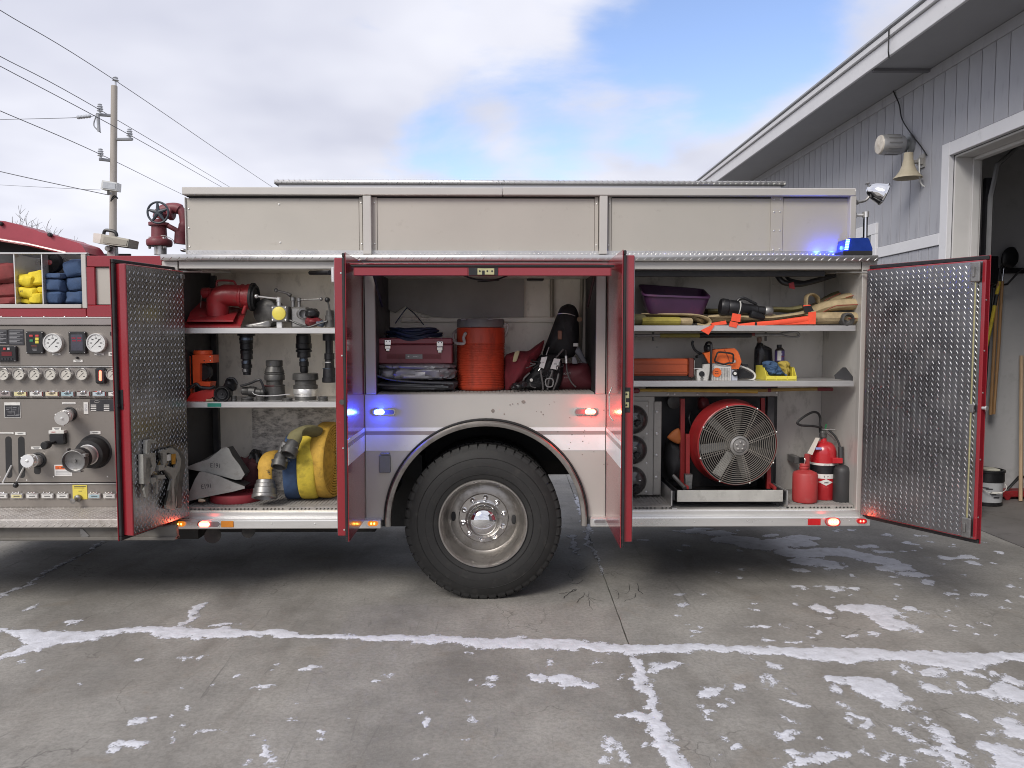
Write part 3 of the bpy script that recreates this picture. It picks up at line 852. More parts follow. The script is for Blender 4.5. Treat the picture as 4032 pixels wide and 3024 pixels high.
mb = MB(); mb.cyl((cxh + .05, yh, zt_ - .1), (WX - .02, yh, zt_ - .1), .02); mb.box((WX - .03, yh - .05, zt_ - .16), (WX - .012, yh + .05, zt_ - .02)); mb.box((cxh + .1, yh - .03, zt_ - .13), (cxh + .16, yh + .03, zt_ - .06), .004); mb.build("bracket", mat("bracket_grey", (.35, .34, .32), .5, .5), hn)
mb = MB(); mb.tube(spline([(cxh + .1, yh - .03, zt_ - .08), (cxh + .11, yh - .04, zt_ - .3), (cxh + .17, yh - .04, zt_ - .36), (cxh + .25, yh - .03, zt_ - .26), (cxh + .22, yh - .03, zt_ - .15)], 6), .008); mb.build("speaker_cord", mat("white_cord", (.6, .6, .58), .5), hn)
# cable from the eave to the speaker
mb = MB()
pts = [PXP(3500, 116, 3.755), PXP(3498, 205, 3.755)]
pts += [PXP(3500, 224, 3.80), PXP(3503, 236, 3.95)]
pts2 = [PXP(3507, 246, 4.15), PXP(3514, 345, 4.38), PXP(3540, 410, 4.41), PXP(3552, 470, 4.41), PXP(3590, 530, 4.41), PXP(3625, 575, 4.41), PXP(3650, 612, 4.42)]
mb.tube(pts[:3] + spline([pts[3]] + pts2, 5), .007, 6)
tag(mb.build("cable", black, origin=pts2[-1]), "thin black cable hanging from the eave down to the horn loudspeaker", "cable")

# ------------------------------------------------------------------ things inside the bay
yb = 2.93
b_c = PZ(3915, 1995, .004)
bk = thing("bucket", "white plastic bucket with black lid on the garage floor", "bucket", (b_c.x, b_c.y + .12, .004))
bx, by = b_c.x, b_c.y + .14
mb = MB(); mb.lathe((bx, by, .005), (0, 0, 1), [(.148, 0), (.152, .004), (.152, .035), (.146, .04)], 28); mb.build("base_ring", black, bk)
mb = MB(); mb.lathe((bx, by, .045), (0, 0, 1), [(.147, 0), (.157, .22)], 28); mb.build("body", mat("bucket_plastic", (.42, .43, .45), .45, 0, .05), bk)
mb = MB(); mb.lathe((bx, by, .262), (0, 0, 1), [(.159, 0), (.165, .005), (.163, .10), (.172, .105), (.172, .125), (.165, .13), (.15, .13), (.148, .02)], 28); mb.build("rim_band", black, bk)
mb = MB(); mb.lathe((bx, by, .30), (0, 0, 1), [(.001, 0), (.147, 0)], 28, cap0=False, cap1=False); mb.build("contents", mat("bucket_contents", (.35, .34, .30), .8, 0, .3, 20), bk)
mb = MB(); mb.puff((bx + .03, by - .02, .385), (.075, .07, .02), .5, .01, 20); mb.build("rag", mat("pale_rag", (.5, .49, .42), .8), bk)
mb = MB()
for k, (z, w_) in enumerate(((.2, .09), (.19, .05), (.14, .08), (.1, .06))):
    for j in range(6):
        a0, a1 = radians(-90 - 50 + k * 14 + j * 4), radians(-90 - 50 + k * 14 + j * 4 + 4)
        R_ = .1585
        mb.poly([(bx + R_ * cos(a0), by + R_ * sin(a0), z), (bx + R_ * cos(a1), by + R_ * sin(a1), z), (bx + R_ * cos(a1), by + R_ * sin(a1), z + .012), (bx + R_ * cos(a0), by + R_ * sin(a0), z + .012)])
kind(mb.build("print", ink, bk, smooth=0), "stuff")
mb = MB(); mb.tube(spline([(bx - .16, by - .02, .26), (bx - .1, by - .17, .17), (bx + .02, by - .19, .16), (bx + .14, by - .12, .2), (bx + .165, by - .02, .26)], 6), .004, 6); mb.tube([(bx - .06, by - .183, .165), (bx + .04, by - .192, .163)], .011, 8); mb.build("bail_handle", label_w, bk)
def c4(u, v, y): return P(3750 + u * 1.0846, 500 + v * 1.0846, y)
yt = 3.30
rack = thing("tool_rack", "dark tool rack bar fixed to the garage wall", "rack", c4(180, 520, 3.41))
mb = MB()
a = c4(95, 520, 3.33); mb.box((a.x, 3.36, a.z - .03), (a.x + 1.3, 3.415, a.z + .03), .004); mb.tube([c4(150, 580, 3.4), c4(200, 570, 3.2), c4(250, 515, 3.15), c4(280, 520, 3.4)], .012)
mb.build("rail", black, rack)
mb = MB(); mb.box(c4(98, 570, 3.2), Vector(c4(170, 468, 3.2)) + Vector((0, .2, 0)), .01); mb.build("holder_block", black, rack, smooth=0)
wood = mat("wood_handle", (.30, .17, .075), .55, 0, .2, 6, stretch=(6, 6, .6))
wood_pale = mat("pale_wood_handle", (.42, .30, .19), .6, 0, .2, 6, stretch=(6, 6, .6))
sh = thing("shovel", "black steel shovel hung blade up on the garage wall", "shovel", c4(112, 1050, yt))
mb = MB(); o_ = [c4(178, 500, yt), c4(180, 462, yt), c4(200, 438, yt), c4(225, 436, yt), c4(240, 460, yt), c4(238, 490, yt), c4(215, 512, yt)]
mb.pillow(o_, .03, -.022, 4); mb.build("blade", black, sh)
mb = MB(); mb.tube([c4(200, 500, yt + .02), c4(150, 545, yt + .03), c4(142, 580, yt + .03), c4(112, 1045, yt + .03)], .018); mb.box(Vector(c4(104, 1060, yt)), Vector(c4(122, 1035, yt)) + Vector((0, .04, 0)), .004); mb.build("handle", black, sh)
for nm, lab, m_, pts, r_ in (("pike_pole", "yellow handled pole hanging on the garage wall rack", hose_yellow, [(170, 560), (140, 720), (108, 860)], .019),
                          ("broom", "reddish brown wooden handle hanging beside the yellow pole", wood, [(166, 560), (152, 800), (138, 1045)], .017),
                          ("rake", "light brown wooden handle with bright tip hanging on the rack", wood, [(181, 560), (168, 800), (150, 1043)], .016)):
    t = thing(nm, lab, "tool", c4(pts[-1][0], pts[-1][1], yt - .05))
    q = [c4(u, v, yt - .06) for u, v in pts]
    mb = MB(); mb.tube(q, r_); mb.build("handle", m_, t)
    mb = MB(); mb.tube([q[0], q[0] + Vector((.01, 0, .14))], .012 if nm != "rake" else .007); mb.build("socket", chrome if nm == "rake" else black, t)
    if nm == "pike_pole":
        mb = MB(); mb.tube([q[0].lerp(q[1], .3), q[0].lerp(q[1], .55)], r_ + .002); mb.build("grip_tape", black, t)
t = thing("wooden_pole", "pale wooden pole leaning against the garage wall", "pole", c4(250, 1300, 3.3))
mb = MB(); a, b = c4(251, 830, 3.35), c4(250, 1300, 3.15); b.z = .01; mb.tube([a, b], .02); mb.build("shaft", wood_pale, t)
a = PZ(4000, 1968, .004)
t = thing("floor_jack", "red trolley jack with black frame on the garage floor", "jack", a)
mb = MB(); mb.box((a.x - .14, a.y, .03), (a.x + .5, a.y + .2, .10), .012)
for dx in (-.1, .42):
    for dy in (0, .2): mb.cyl((a.x + dx, a.y + dy - .01, .035), (a.x + dx, a.y + dy + .01, .035), .032)
mb.build("chassis", red_old, t)
mb = MB(); mb.tube([(a.x - .1, a.y + .02, .1), (a.x + .05, a.y + .02, .26), (a.x + .5, a.y + .02, .27)], .012); mb.tube([(a.x, a.y + .15, .1), (a.x + .12, a.y + .15, .24), (a.x + .5, a.y + .15, .25)], .01); mb.build("lift_frame", black, t)

# ================================================================== UTILITY POLE, WIRES, TREES
PY = 31.0
wood_grey = mat("weathered_pole", (.36, .33, .30), .85, 0, .12, 1.2, stretch=(6, 6, .4), dirt=((.25, .22, .2), .25, 2))
galv = mat("galvanised", (.30, .31, .33), .5, .5, .1, 3)
top, low = c1(933, 285, PY), c1(921, 1640, PY)
base = low + (low - top) * (low.z / (top.z - low.z)); base.z = -.05
up_ = thing("utility_pole", "tall weathered wooden utility pole with side arms and insulators", "pole", base)
mb = MB(); mb.lathe(base, top - base, [(.19, 0), (.165, (low - base).length), (.135, (top - base).length - .02), (.12, (top - base).length)], 16); mb.build("trunk", wood_grey, up_)
porc = mat("porcelain", (.42, .44, .48), .3, 0, .1, 5)
for (u0, v0, u1, v1) in ((915, 530, 785, 520), (958, 724, 1080, 722), (912, 897, 808, 885)):
    mb = MB(); mb.tube([c1(u0, v0, PY), c1(u1, v1, PY - .3)], .07, 6); mb.build("crossarm", galv, up_)
for (u, v) in ((818, 515), (1060, 718), (823, 880)):
    c = c1(u, v, PY - .3); mb = MB(); mb.lathe(c, (0, 0, 1), [(.05, 0), (.05, .1), (.14, .12), (.08, .18), (.14, .22), (.08, .28), (.13, .32), (.07, .38), (.1, .42), (.03, .46)], 12); mb.build("insulator", porc, up_)
c = c1(945, 283, PY); mb = MB(); mb.lathe(c, (0, 0, 1), [(.04, 0), (.04, .2), (.15, .22), (.08, .3), (.12, .34), (.02, .42)], 12); mb.build("insulator", porc, up_)
mb = MB(); a = c1(800, 520, PY - .35); mb.cyl(a, a + Vector((.02, 0, -.75)), .07); mb.tube(spline([a + Vector((-.1, 0, -.1)), a + Vector((-.2, 0, -.5)), a + Vector((.1, 0, -.8))], 5), .03, 6); mb.build("fuse_cutout", galv, up_)
mb = MB(); mb.tube(spline([c1(905, 1230, PY - .3), c1(920, 1195, PY - .35), c1(940, 1185, PY - .35), c1(960, 1205, PY - .3), c1(940, 1195, PY - .4), c1(915, 1215, PY - .35)], 5), .03, 6); mb.build("cable_coil", black, up_)
fl = thing("yard_floodlight", "white box floodlight mounted on the wooden utility pole", "floodlight", c1(885, 1140, PY - .5))
mb = MB(); mb.prism([c1(832, 1055, PY - .8), c1(952, 1075, PY - .8), c1(948, 1142, PY - .8), c1(820, 1128, PY - .8)], PY - .35); mb.build("housing", mat("lamp_white", (.55, .56, .56), .5), fl, smooth=0)
mb = MB(); mb.prism([c1(842, 1068, PY - .83), c1(942, 1084, PY - .83), c1(938, 1132, PY - .83), c1(835, 1120, PY - .83)], PY - .8); mb.build("lens", mat("lamp_lens", (.40, .42, .45), .15), fl, smooth=0)
mb = MB(); mb.tube([c1(885, 1140, PY - .6), c1(885, 1170, PY - .5), c1(905, 1165, PY - .3)], .06, 6); mb.build("mount", galv, fl)
def wire(pts, lab, r_=.016):
    q = [Vector(p) for p in pts]
    mb = MB(); mb.tube(spline(q, 8), r_, 5)
    tag(mb.build("power_line", galv_dark, origin=q[1]), lab, "wire", None)
galv_dark = mat("wire_grey", (.10, .10, .115), .6, .3)
wire([P(-400, -215, 20), P(0, 40, 24), c1(945, 245, PY), P(1075, 738, 62), P(1500, 1010, 95)], "topmost power line crossing over the tip of the utility pole")
wire([c1(-500, -223, 21), c1(0, 45, 25), c1(820, 485, PY - .3), c1(1880, 1115, 66), c1(2400, 1420, 90)], "power line on the upper side arm insulator of the utility pole")
wire([c1(-500, -140, 21), c1(0, 125, 25), c1(1060, 688, PY - .3), c1(1815, 1115, 60), c1(2400, 1440, 90)], "power line resting on the insulator of the opposite side arm")
wire([c1(-500, 272, 21), c1(0, 490, 25), c1(825, 848, PY - .3), c1(1500, 1178, 58), c1(2300, 1560, 90)], "power line on the lowest side arm insulator of the utility pole")
wire([c1(-400, 575, 40), c1(0, 562, 38), c1(640, 545, PY), c1(790, 521, PY - .3)], "branch line tied to the upper side arm with strain insulators", .014)
wire([c1(-400, 880, 30), c1(0, 985, 30), c1(450, 1085, 30.5), c1(885, 1177, PY - .35)], "sagging service cable reaching the pole under the floodlight", .018)
wire([c1(-400, 1070, 45), c1(0, 1095, 44), c1(500, 1122, 38), c1(820, 1137, PY - .4)], "thin slack line running to the pole behind the floodlight", .010)
mb = MB()
for k in range(5):
    mb.ball(c1(640 + k * 22, 543 - k * 2.4, PY), .09, 8, 6)
tag(mb.build("strain_insulator", porc, origin=c1(680, 540, PY)), "string of small porcelain discs on the branch line", "insulator")

bark = mat("winter_bark", (.16, .135, .125), .9, 0, .2, 1)
def bare_tree(name, lab, base, height, seed):
    r = random.Random(seed)
    t = thing(name, lab, "tree", base, "bare trees beyond the truck")
    trunk, crown = MB(), MB()
    def grow(mb_, p, d, L_, rad, depth):
        pts = [p]; q = p.copy(); dd = d.copy()
        for k in range(3):
            dd = (dd + Vector((r.uniform(-1, 1), r.uniform(-1, 1), r.uniform(-.3, .6))) * .16).normalized()
            q = q + dd * L_ / 3; pts.append(q.copy())
        mb_.tube(pts, [rad, rad * .85, rad * .72, rad * .6], 5 if depth > 2 else 3)
        if depth == 0: return
        for k in range(r.choice((2, 3, 3)) + (depth > 3)):
            ax = Vector((r.uniform(-1, 1), r.uniform(-1, 1), r.uniform(-.2, .9))).normalized()
            nd = (dd * .75 + ax * .75).normalized()
            grow(crown, pts[r.choice((2, 3, 3))], nd, L_ * r.uniform(.6, .8), max(.012, rad * .55), depth - 1)
    grow(trunk, Vector(base), Vector((0, 0, 1)), height * .30, height * .022, 6)
    trunk.build("trunk", bark, t); crown.build("crown", bark, t)
b1 = P(205, 1200, 42); b1.z = 0
b2 = P(-95, 1200, 40); b2.z = 0
bare_tree("bare_tree", "leafless tree with fine twigs showing above the red cover", b1, 8.1, 5)
bare_tree("bare_tree", "taller leafless tree standing further along beyond the truck cab", b2, 10.4, 9)
# ================================================================== FIRE TRUCK
truck = thing("fire_truck", "red and stainless steel fire engine with its side compartment doors open", "fire truck", (-.13, 1.2, 0))
def px_box(px0, py0, px1, py1, y0, y1, bev=0.0, mb=None):
    mx, my = (px0 + px1) / 2, (py0 + py1) / 2
    a, b = P(px0, my, y0).x, P(px1, my, y0).x
    c, d = P(mx, py0, y0).z, P(mx, py1, y0).z
    mb.box((a, y0, d), (b, y1, c), bev)
    return a, b, d, c
def part(name, m, px0, py0, px1, py1, y0, y1, bev=.003, parent=None, smooth=0):
    mb = MB(); px_box(px0, py0, px1, py1, y0, y1, bev, mb)
    return mb.build(name, m, parent or truck, smooth=smooth)
X0, X1, X2, X3 = P(703, 1550, 0).x, P(1437, 1550, 0).x, P(2385, 1550, 0).x, P(3400, 1550, 0).x
ZTOP, ZHEAD = P(2016, 1028, 0).z, P(2016, 1060, 0).z
ZFL = P(1000, 2012, 0).z
ZBOT = P(1000, 2083, 0).z
ZMID = P(1900, 1553, 0).z
DEP = .62
# ---- diamond lugs
def lugs(mb, O, u, v, n, W, H, pu=.0355, pv=.036, ln=.024, wd=.0058, ht=.0016, ang=62, off=(0, 0)):
    O, u, v, n = Vector(O), Vector(u).normalized(), Vector(v).normalized(), Vector(n).normalized()
    row = 0; y = pv * .35 + off[1]
    while y < H - ln * .2:
        odd = row % 2
        a = radians(ang if odd == 0 else -ang)
        d = u * cos(a) + v * sin(a); s_ = u * -sin(a) + v * cos(a)
        x = pu * (.3 if odd == 0 else .8) + off[0]
        while x < W - .006:
            c = O + u * x + v * y
            l2, w2 = ln / 2, wd / 2
            pts = [c - d * l2, c - d * l2 * .5 - s_ * w2, c + d * l2 * .5 - s_ * w2, c + d * l2, c + d * l2 * .5 + s_ * w2, c - d * l2 * .5 + s_ * w2]
            B_ = [mb.bm.verts.new(p) for p in pts]
            T_ = [mb.bm.verts.new(c - d * l2 * .55 + n * ht), mb.bm.verts.new(c + d * l2 * .55 + n * ht)]
            mb.face([B_[0], B_[1], T_[0]]); mb.face([B_[1], B_[2], T_[1], T_[0]]); mb.face([B_[2], B_[3], T_[1]])
            mb.face([B_[3], B_[4], T_[1]]); mb.face([B_[4], B_[5], T_[0], T_[1]]); mb.face([B_[5], B_[0], T_[0]])
            x += pu
        y += pv / 2; row += 1

# ---- body core (behind the compartments) and underbody
mb = MB()
mb.box((X0 - .02, DEP + .03, .62), (-.95, 2.42, ZTOP - .01)); mb.box((X2, DEP + .03, .62), (X3, 2.42, ZTOP - .01)); mb.box((-.949, .69, 1.30), (X2 - .001, 2.42, ZTOP - .01))
mb.box((-.92, .02, 1.30), (X2 - .02, DEP, ZMID - .03))
mb.build("body_core", wall_dark, truck, smooth=0)
mb = MB()
for y_ in (.82, 1.50): mb.box((-4.5, y_, .74), (X3 - .1, y_ + .09, .98))
for x_ in (-3.0, -1.2, 1.1, 2.2): mb.box((x_, .9, .78), (x_ + .09, 1.5, .9))
mb.build("chassis_rail", grime, truck, smooth=0)
mb = MB(); mb.cyl((-.131, .35, .56), (-.131, 2.05, .56), .085); mb.ball((-.131, 1.2, .56), (.22, .2, .2)); mb.build("axle", grime, truck)
mb = MB(); mb.box((X0 - .049, .75, .30), (-1.0, 2.3, .60)); mb.build("underbody_light_block", grime, truck, smooth=0); mb = MB(); mb.box((1.0, .95, .32), (X3 - .05, 2.3, .60)); mb.build("underbody_light_block", grime, truck, smooth=0); mb = MB(); mb.box((-4.5, .4, .34), (X0 - .05, 2.3, .7)); mb.build("underbody_light_block", grime, truck, smooth=0)  # unseen boxes added to keep light from under the truck
mb = MB(); mb.box((-2.1, .7, .50), (-1.15, 1.9, .74), .03); mb.build("fuel_tank", grime, truck, smooth=0)
mb = MB(); mb.tube([(-2.0, .5, .55), (-1.85, .35, .50), (-1.75, .02, .49)], .045, 12); mb.build("exhaust_pipe", grime, truck)
mb = MB(); mb.box((X0, .04, ZBOT + .0), (-.97, .66, ZFL - .05)); mb.box((X2 + .02, .04, ZBOT), (X3 - .02, .66, ZFL - .05)); mb.build("compartment_underside", grime, truck, smooth=0)

# ---- compartment liners
def liner(x0, x1, z0, z1, m_back, m_left, m_right, m_top, m_floor, dep=DEP):
    L_ = MB(); L_.mi = 0; L_.box((x0, dep, z0), (x1, dep + .02, z1))
    L_.mi = 1; L_.box((x0 - .02, .012, z0), (x0 - .001, dep, z1))
    L_.mi = 2; L_.box((x1 + .001, .012, z0), (x1 + .02, dep, z1))
    L_.mi = 3; L_.box((x0, .03, z1), (x1, dep, z1 + .02))
    L_.mi = 4; L_.box((x0, .012, z0 - .02), (x1, dep, z0))
    return L_.build("compartment_liner", [m_back, m_left, m_right, m_top, m_floor], truck, smooth=0)
liner(X0 + .01, X1 - .04, ZFL, ZHEAD + .02, wall_in, wall_dark, wall_in, wall_in, wall_in)  # left wall: shade and dark reflection put into a darker liner
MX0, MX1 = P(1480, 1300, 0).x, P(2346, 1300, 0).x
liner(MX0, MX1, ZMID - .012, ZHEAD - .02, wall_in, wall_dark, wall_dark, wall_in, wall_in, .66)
liner(X2 + .04, X3 - .03, ZFL, ZHEAD + .02, wall_rear, wall_rear, wall_rear, wall_rear, wall_rear)
# partition strips on the side walls, scuffed sheet low in the front compartment
a, b = cF(990, 235, DEP - .004), cF(1960, 900, DEP - .004)
mb = MB(); mb.box((a.x, DEP - .006, ZFL + .005), (X1 - .05, DEP - .001, a.z)); mb.build("scuffed_sheet", wall_in_scuffed, truck, smooth=0)
a = cE(705, 960, DEP)
mb = MB(); mb.box((X0 + .012, DEP - .05, ZFL + .005), (P(865, 1500, DEP).x, DEP - .008, ZHEAD)); mb.build("dark_partition", wall_dark, truck, smooth=0)  # dark partition in the back left corner

# ---- outer frame of the body
part("header_rail", steel, 703, 1029, 3392, 1060, -.004, .035, .004)
part("corner_plate", steel, 637, 1029, 699, 1072, -.002, .03, .003)
part("corner_plate", steel, 3396, 1029, 3455, 1068, -.002, .03, .003)
part("door_post", steel, 3383, 1062, 3402, 2042, -.002, .05, .003)
part("door_post", steel, 688, 1062, 704, 2042, -.002, .05, .003)
part("door_post", steel, 1437, 1062, 1478, 1552, -.003, .08, .004)
part("door_post", steel, 2347, 1062, 2385, 1552, -.003, .08, .004)
part("inner_post", steel, 1400, 1062, 1436, 2042, .01, .06, .003)
part("inner_post", steel, 2387, 1062, 2425, 2042, .01, .06, .003)
part("sill", alu_bright, 705, 2018, 1436, 2041, -.006, .03, .004)
part("sill", alu_bright, 2388, 2010, 3384, 2034, -.006, .03, .004)
# rear end wall and far side of the body
mb = MB(); mb.box((X3 + .001, .052, .60), (X3 + .03, 2.42, ZTOP - .003)); mb.build("rear_wall", steel, truck, smooth=0)

# ---- side panel with the wheel arch cut out
ACX, ACY, AR = 1915, 2046, 396
def arch_pts(r, a0, a1, n, y):
    c = P(ACX, ACY, y); R_ = r * mpp(0) * 1.004
    return [Vector((c.x + R_ * cos(radians(a0 + (a1 - a0) * k / n)), y, c.z + R_ * sin(radians(a0 + (a1 - a0) * k / n)))) for k in range(n + 1)]
def banded(z_lo, z_hi, y0, y1, xa, xb, name, m_):
    """a strip of the side between two heights, cut by the arch on both sides"""
    c = P(ACX, ACY, 0); R_ = AR * mpp(0) * 1.004 + .001
    def edge(sgn):
        out = []
        for k in range(15):
            z = z_lo + (z_hi - z_lo) * k / 14
            h = z - c.z
            dx = sqrt(max(0, R_ * R_ - h * h)) if abs(h) < R_ else 0
            out.append(Vector((c.x + sgn * dx, y0, z)))
        return out
    res = []
    L_ = edge(-1); mb = MB(); mb.prism([Vector((xa, y0, z_lo))] + L_ + [Vector((xa, y0, z_hi))], y1); res.append(mb.build(name, m_, truck, smooth=0))
    R2 = edge(1); mb = MB(); mb.prism([Vector((xb, y0, z_lo))] + R2 + [Vector((xb, y0, z_hi))], y1); res.append(mb.build(name, m_, truck, smooth=0))
    return res
c = P(ACX, ACY, 0); R_ = AR * mpp(0) * 1.004 + .001
outline = [Vector((X1, 0, P(1437, 2050, 0).z)), Vector((X1, 0, ZMID)), Vector((X2, 0, ZMID)), Vector((X2, 0, P(1437, 2050, 0).z))]
outline += [Vector((c.x + R_ * cos(radians(a_)), 0, c.z + R_ * sin(radians(a_)))) for a_ in range(0, 181, 4)]
mb = MB(); mb.prism(outline, .012); side = mb.build("side_panel", steel, truck, smooth=0)
zs = lambda py: P(1915, py, 0).z
banded(zs(1697), zs(1683), -.0025, -.0006, X1 + .002, X2 - .002, "white_stripe", white)
banded(zs(1711), zs(1698), -.002, -.0006, X1 + .002, X2 - .002, "grey_stripe", mauve)
banded(zs(1774), zs(1712), -.0025, -.0006, X1 + .002, X2 - .002, "white_stripe", white)
# paint chips
chips = mat("paint_chips", (.22, .19, .17), .8, 0, .3, 40)
rc = random.Random(4)
for k in range(26):
    px, py = rc.choice([(rc.uniform(2180, 2380), rc.uniform(1570, 1850)), (rc.uniform(1900, 2250), rc.uniform(1580, 1640)), (rc.uniform(2230, 2330), rc.uniform(1640, 1800))])
    p = P(px, py, 0); r = rc.uniform(.0025, .006)
    if k in (3, 9): r = .014
    hyp = sqrt((p.x - c.x) ** 2 + (p.z - c.z) ** 2)
    if hyp < R_ + .04: continue
    mb = MB(); mb.poly([(p.x + r * rc.uniform(.6, 1.1) * cos(a_ * pi / 4), -.0032, p.z + r * rc.uniform(.6, 1.1) * sin(a_ * pi / 4)) for a_ in range(8)])
    mb.build("paint_chip", chips, truck, smooth=0)
# wheel arch trim: polished lip with a black edge
def arc_strip(name, m_, r0, r1, y0, y1, a0, a1):
    mb = MB(); n = 48; prev = None
    cc = P(ACX, ACY, 0); k0 = mpp(0) * 1.004
    for k in range(n + 1):
        a_ = radians(a0 + (a1 - a0) * k / n); ring = []
        for (r_, y_) in ((r0, y1), (r0, y0 + .006), (r0 + .25 * (r1 - r0), y0), (r1 - .25 * (r1 - r0), y0), (r1, y0 + .008), (r1, y1)):
            ring.append(mb.bm.verts.new((cc.x + r_ * k0 * cos(a_), y_, cc.z + r_ * k0 * sin(a_))))
        if prev: mb.bridge(prev, ring)
        else: mb.face(ring)
        prev = ring
    mb.face(prev)
    return mb.build(name, m_, truck)
arc_strip("wheel_arch_trim", rim_m, 376, 397, -.055, .01, -3, 183)
arc_strip("arch_edge_seal", rubber, 397.6, 405, -.04, -.001, -2, 182)
# wheel well
mb = MB(); cc = P(ACX, ACY, 0); k0 = mpp(0)
prev = None
for k in range(25):
    a_ = radians(8 + 164 * k / 24); ring = [mb.bm.verts.new((cc.x + 398 * k0 * cos(a_), y_, cc.z + 398 * k0 * sin(a_))) for y_ in (.013, .74)]
    if prev: mb.face([prev[0], ring[0], ring[1], prev[1]])
    prev = ring
mb.build("wheel_well", dark, truck)
mb = MB(); mb.box((-.94, .74, .86), (X2 - .0, .76, 1.30)); mb.build("well_back", dark, truck, smooth=0)
mb = MB(); mb.box((-.98, .80, .33), (-.60, .86, .95)); mb.box((-.72, .5, .78), (-.60, .8, .95)); mb.build("dark_gap_filler", rubber, truck, smooth=0)  # dark boxes added to close the bright gap left of the tyre

# ---- wheel
WCX, WCZ = -.131, .545
wheel = thing  # placeholder name reuse guarded below
def make_tyre(y0, name, parent):
    R_, Wt = .545, .27
    mb = MB(); yc = y0
    prof = [(.292, .035), (.300, .012), (.330, .002), (.385, -.006), (.440, .0), (.485, .012), (.515, .03), (.532, .042), (.538, .06), (.539, .135), (.538, Wt - .06), (.53, Wt - .04), (.50, Wt - .02), (.44, Wt), (.38, Wt + .004), (.30, Wt - .02), (.292, Wt - .04)]
    mb.lathe((WCX, yc, WCZ), (0, 1, 0), prof, 96, cap0=False, cap1=False, closed=True)
    t = mb.build(name, tyre_m, parent)
    return t
wh = MB()
wh.lathe((WCX, .002, WCZ), (0, 1, 0), [(.292, .035), (.303, .008), (.309, .0), (.306, -.008), (.297, -.008), (.289, .004), (.283, .02), (.276, .055), (.272, .12), (.262, .155), (.235, .18), (.19, .19), (.185, .20), (.19, .21), (.24, .215), (.285, .17), (.292, .10)], 96, cap0=False, cap1=False, closed=True)
wheel = wh.build("wheel", rim_m, truck)
tyre = make_tyre(0.0, "tyre", wheel)
# shoulder blocks of the tread
mb = MB(); nb = 52
for k in range(nb):
    a_ = 2 * pi * k / nb + rc.uniform(-.004, .004)
    da = 2 * pi / nb * .40
    for (ya, yb_, sh_) in ((.026, .112, 0), (.158, .244, .5)):
        aa = a_ + sh_ * 2 * pi / nb
        for (r0, r1) in ((.505 if ya < .1 else .50, .5465),):
            pts = []
            for s_ in (-1, 1):
                for r_, yy_ in ((r0, ya), (.532, ya + .007), (r1, ya + .018), (r1, yb_), (r0 + .02, yb_)):
                    pts.append(mb.bm.verts.new((WCX + r_ * cos(aa + s_ * da), yy_, WCZ + r_ * sin(aa + s_ * da))))
            A, B = pts[:5], pts[5:]
            mb.face(A); mb.face(B); mb.bridge(A, B)
kind(mb.build("tread_blocks", tyre_m, tyre, smooth=0), "stuff")
mb = MB()
for rr in (.345, .40, .455): mb.lathe((WCX, -.0035 if rr < .45 else .0028, WCZ), (0, 1, 0), [(rr - .003, .002), (rr, -.0025), (rr + .003, .002)], 96, cap0=False, cap1=False)
mb.build("sidewall_ring", tyre_m, tyre)
make_tyre(.34, "inner_tyre", truck)
mb = MB(); mb.lathe((WCX, .37, WCZ), (0, 1, 0), [(.29, 0), (.29, .2), (.10, .2)], 40, cap0=False); mb.build("inner_wheel", grime, truck)
for dy in (1.62, 1.96):
    c_ = make_tyre(dy, "far_tyre", truck)
# wheel disc, hub, nuts
mb = MB(); mb.lathe((WCX, .18, WCZ), (0, 1, 0), [(.24, 0), (.235, -.003), (.17, -.004), (.165, .01)], 64, cap1=False); mb.build("wheel_disc", rim_m, wheel)
for sx in (-1, 1):
    mb = MB(); mb.puff((WCX + sx * .215, .173, WCZ + (.012 if sx < 0 else -.012)), (.016, .008, .034), .8); mb.build("hand_hole", dark, wheel)
HY = .165
mb = MB(); mb.lathe((WCX, HY + .02, WCZ), (0, -1, 0), [(.178, 0), (.178, .012), (.172, .018), (.125, .02), (.12, .03)], 64); mb.build("hub_flange", mat("hub_chrome", (.5, .48, .46), .2, 1.0, .1, 12, dirt=((.2, .18, .15), .3, 20)), wheel)
mb = MB()
mb.lathe((WCX, HY, WCZ), (0, -1, 0), [(.128, 0), (.128, .045), (.120, .05), (.114, .055), (.110, .10), (.104, .115), (.09, .135), (.065, .15), (.035, .158), (.001, .16)], 64); mb.build("hub_cap", chrome, wheel)
mb0 = MB(); mb0.lathe((0, 0, 0), (0, -1, 0), [(.02, 0), (.02, .012), (.0165, .014), (.0165, .032), (.012, .041), (.004, .046)], 14); proto_nut = None
for k in range(10):
    a_ = 2 * pi * k / 10 + .22
    pos = Vector((WCX + .150 * cos(a_), HY + .003, WCZ + .150 * sin(a_)))
    if proto_nut is None:
        proto_nut = mb0.build("lug_nut", chrome, None); proto_nut.location = pos; attach(proto_nut, wheel)
    else:
        o = proto_nut.copy(); COL.objects.link(o); o.location = pos

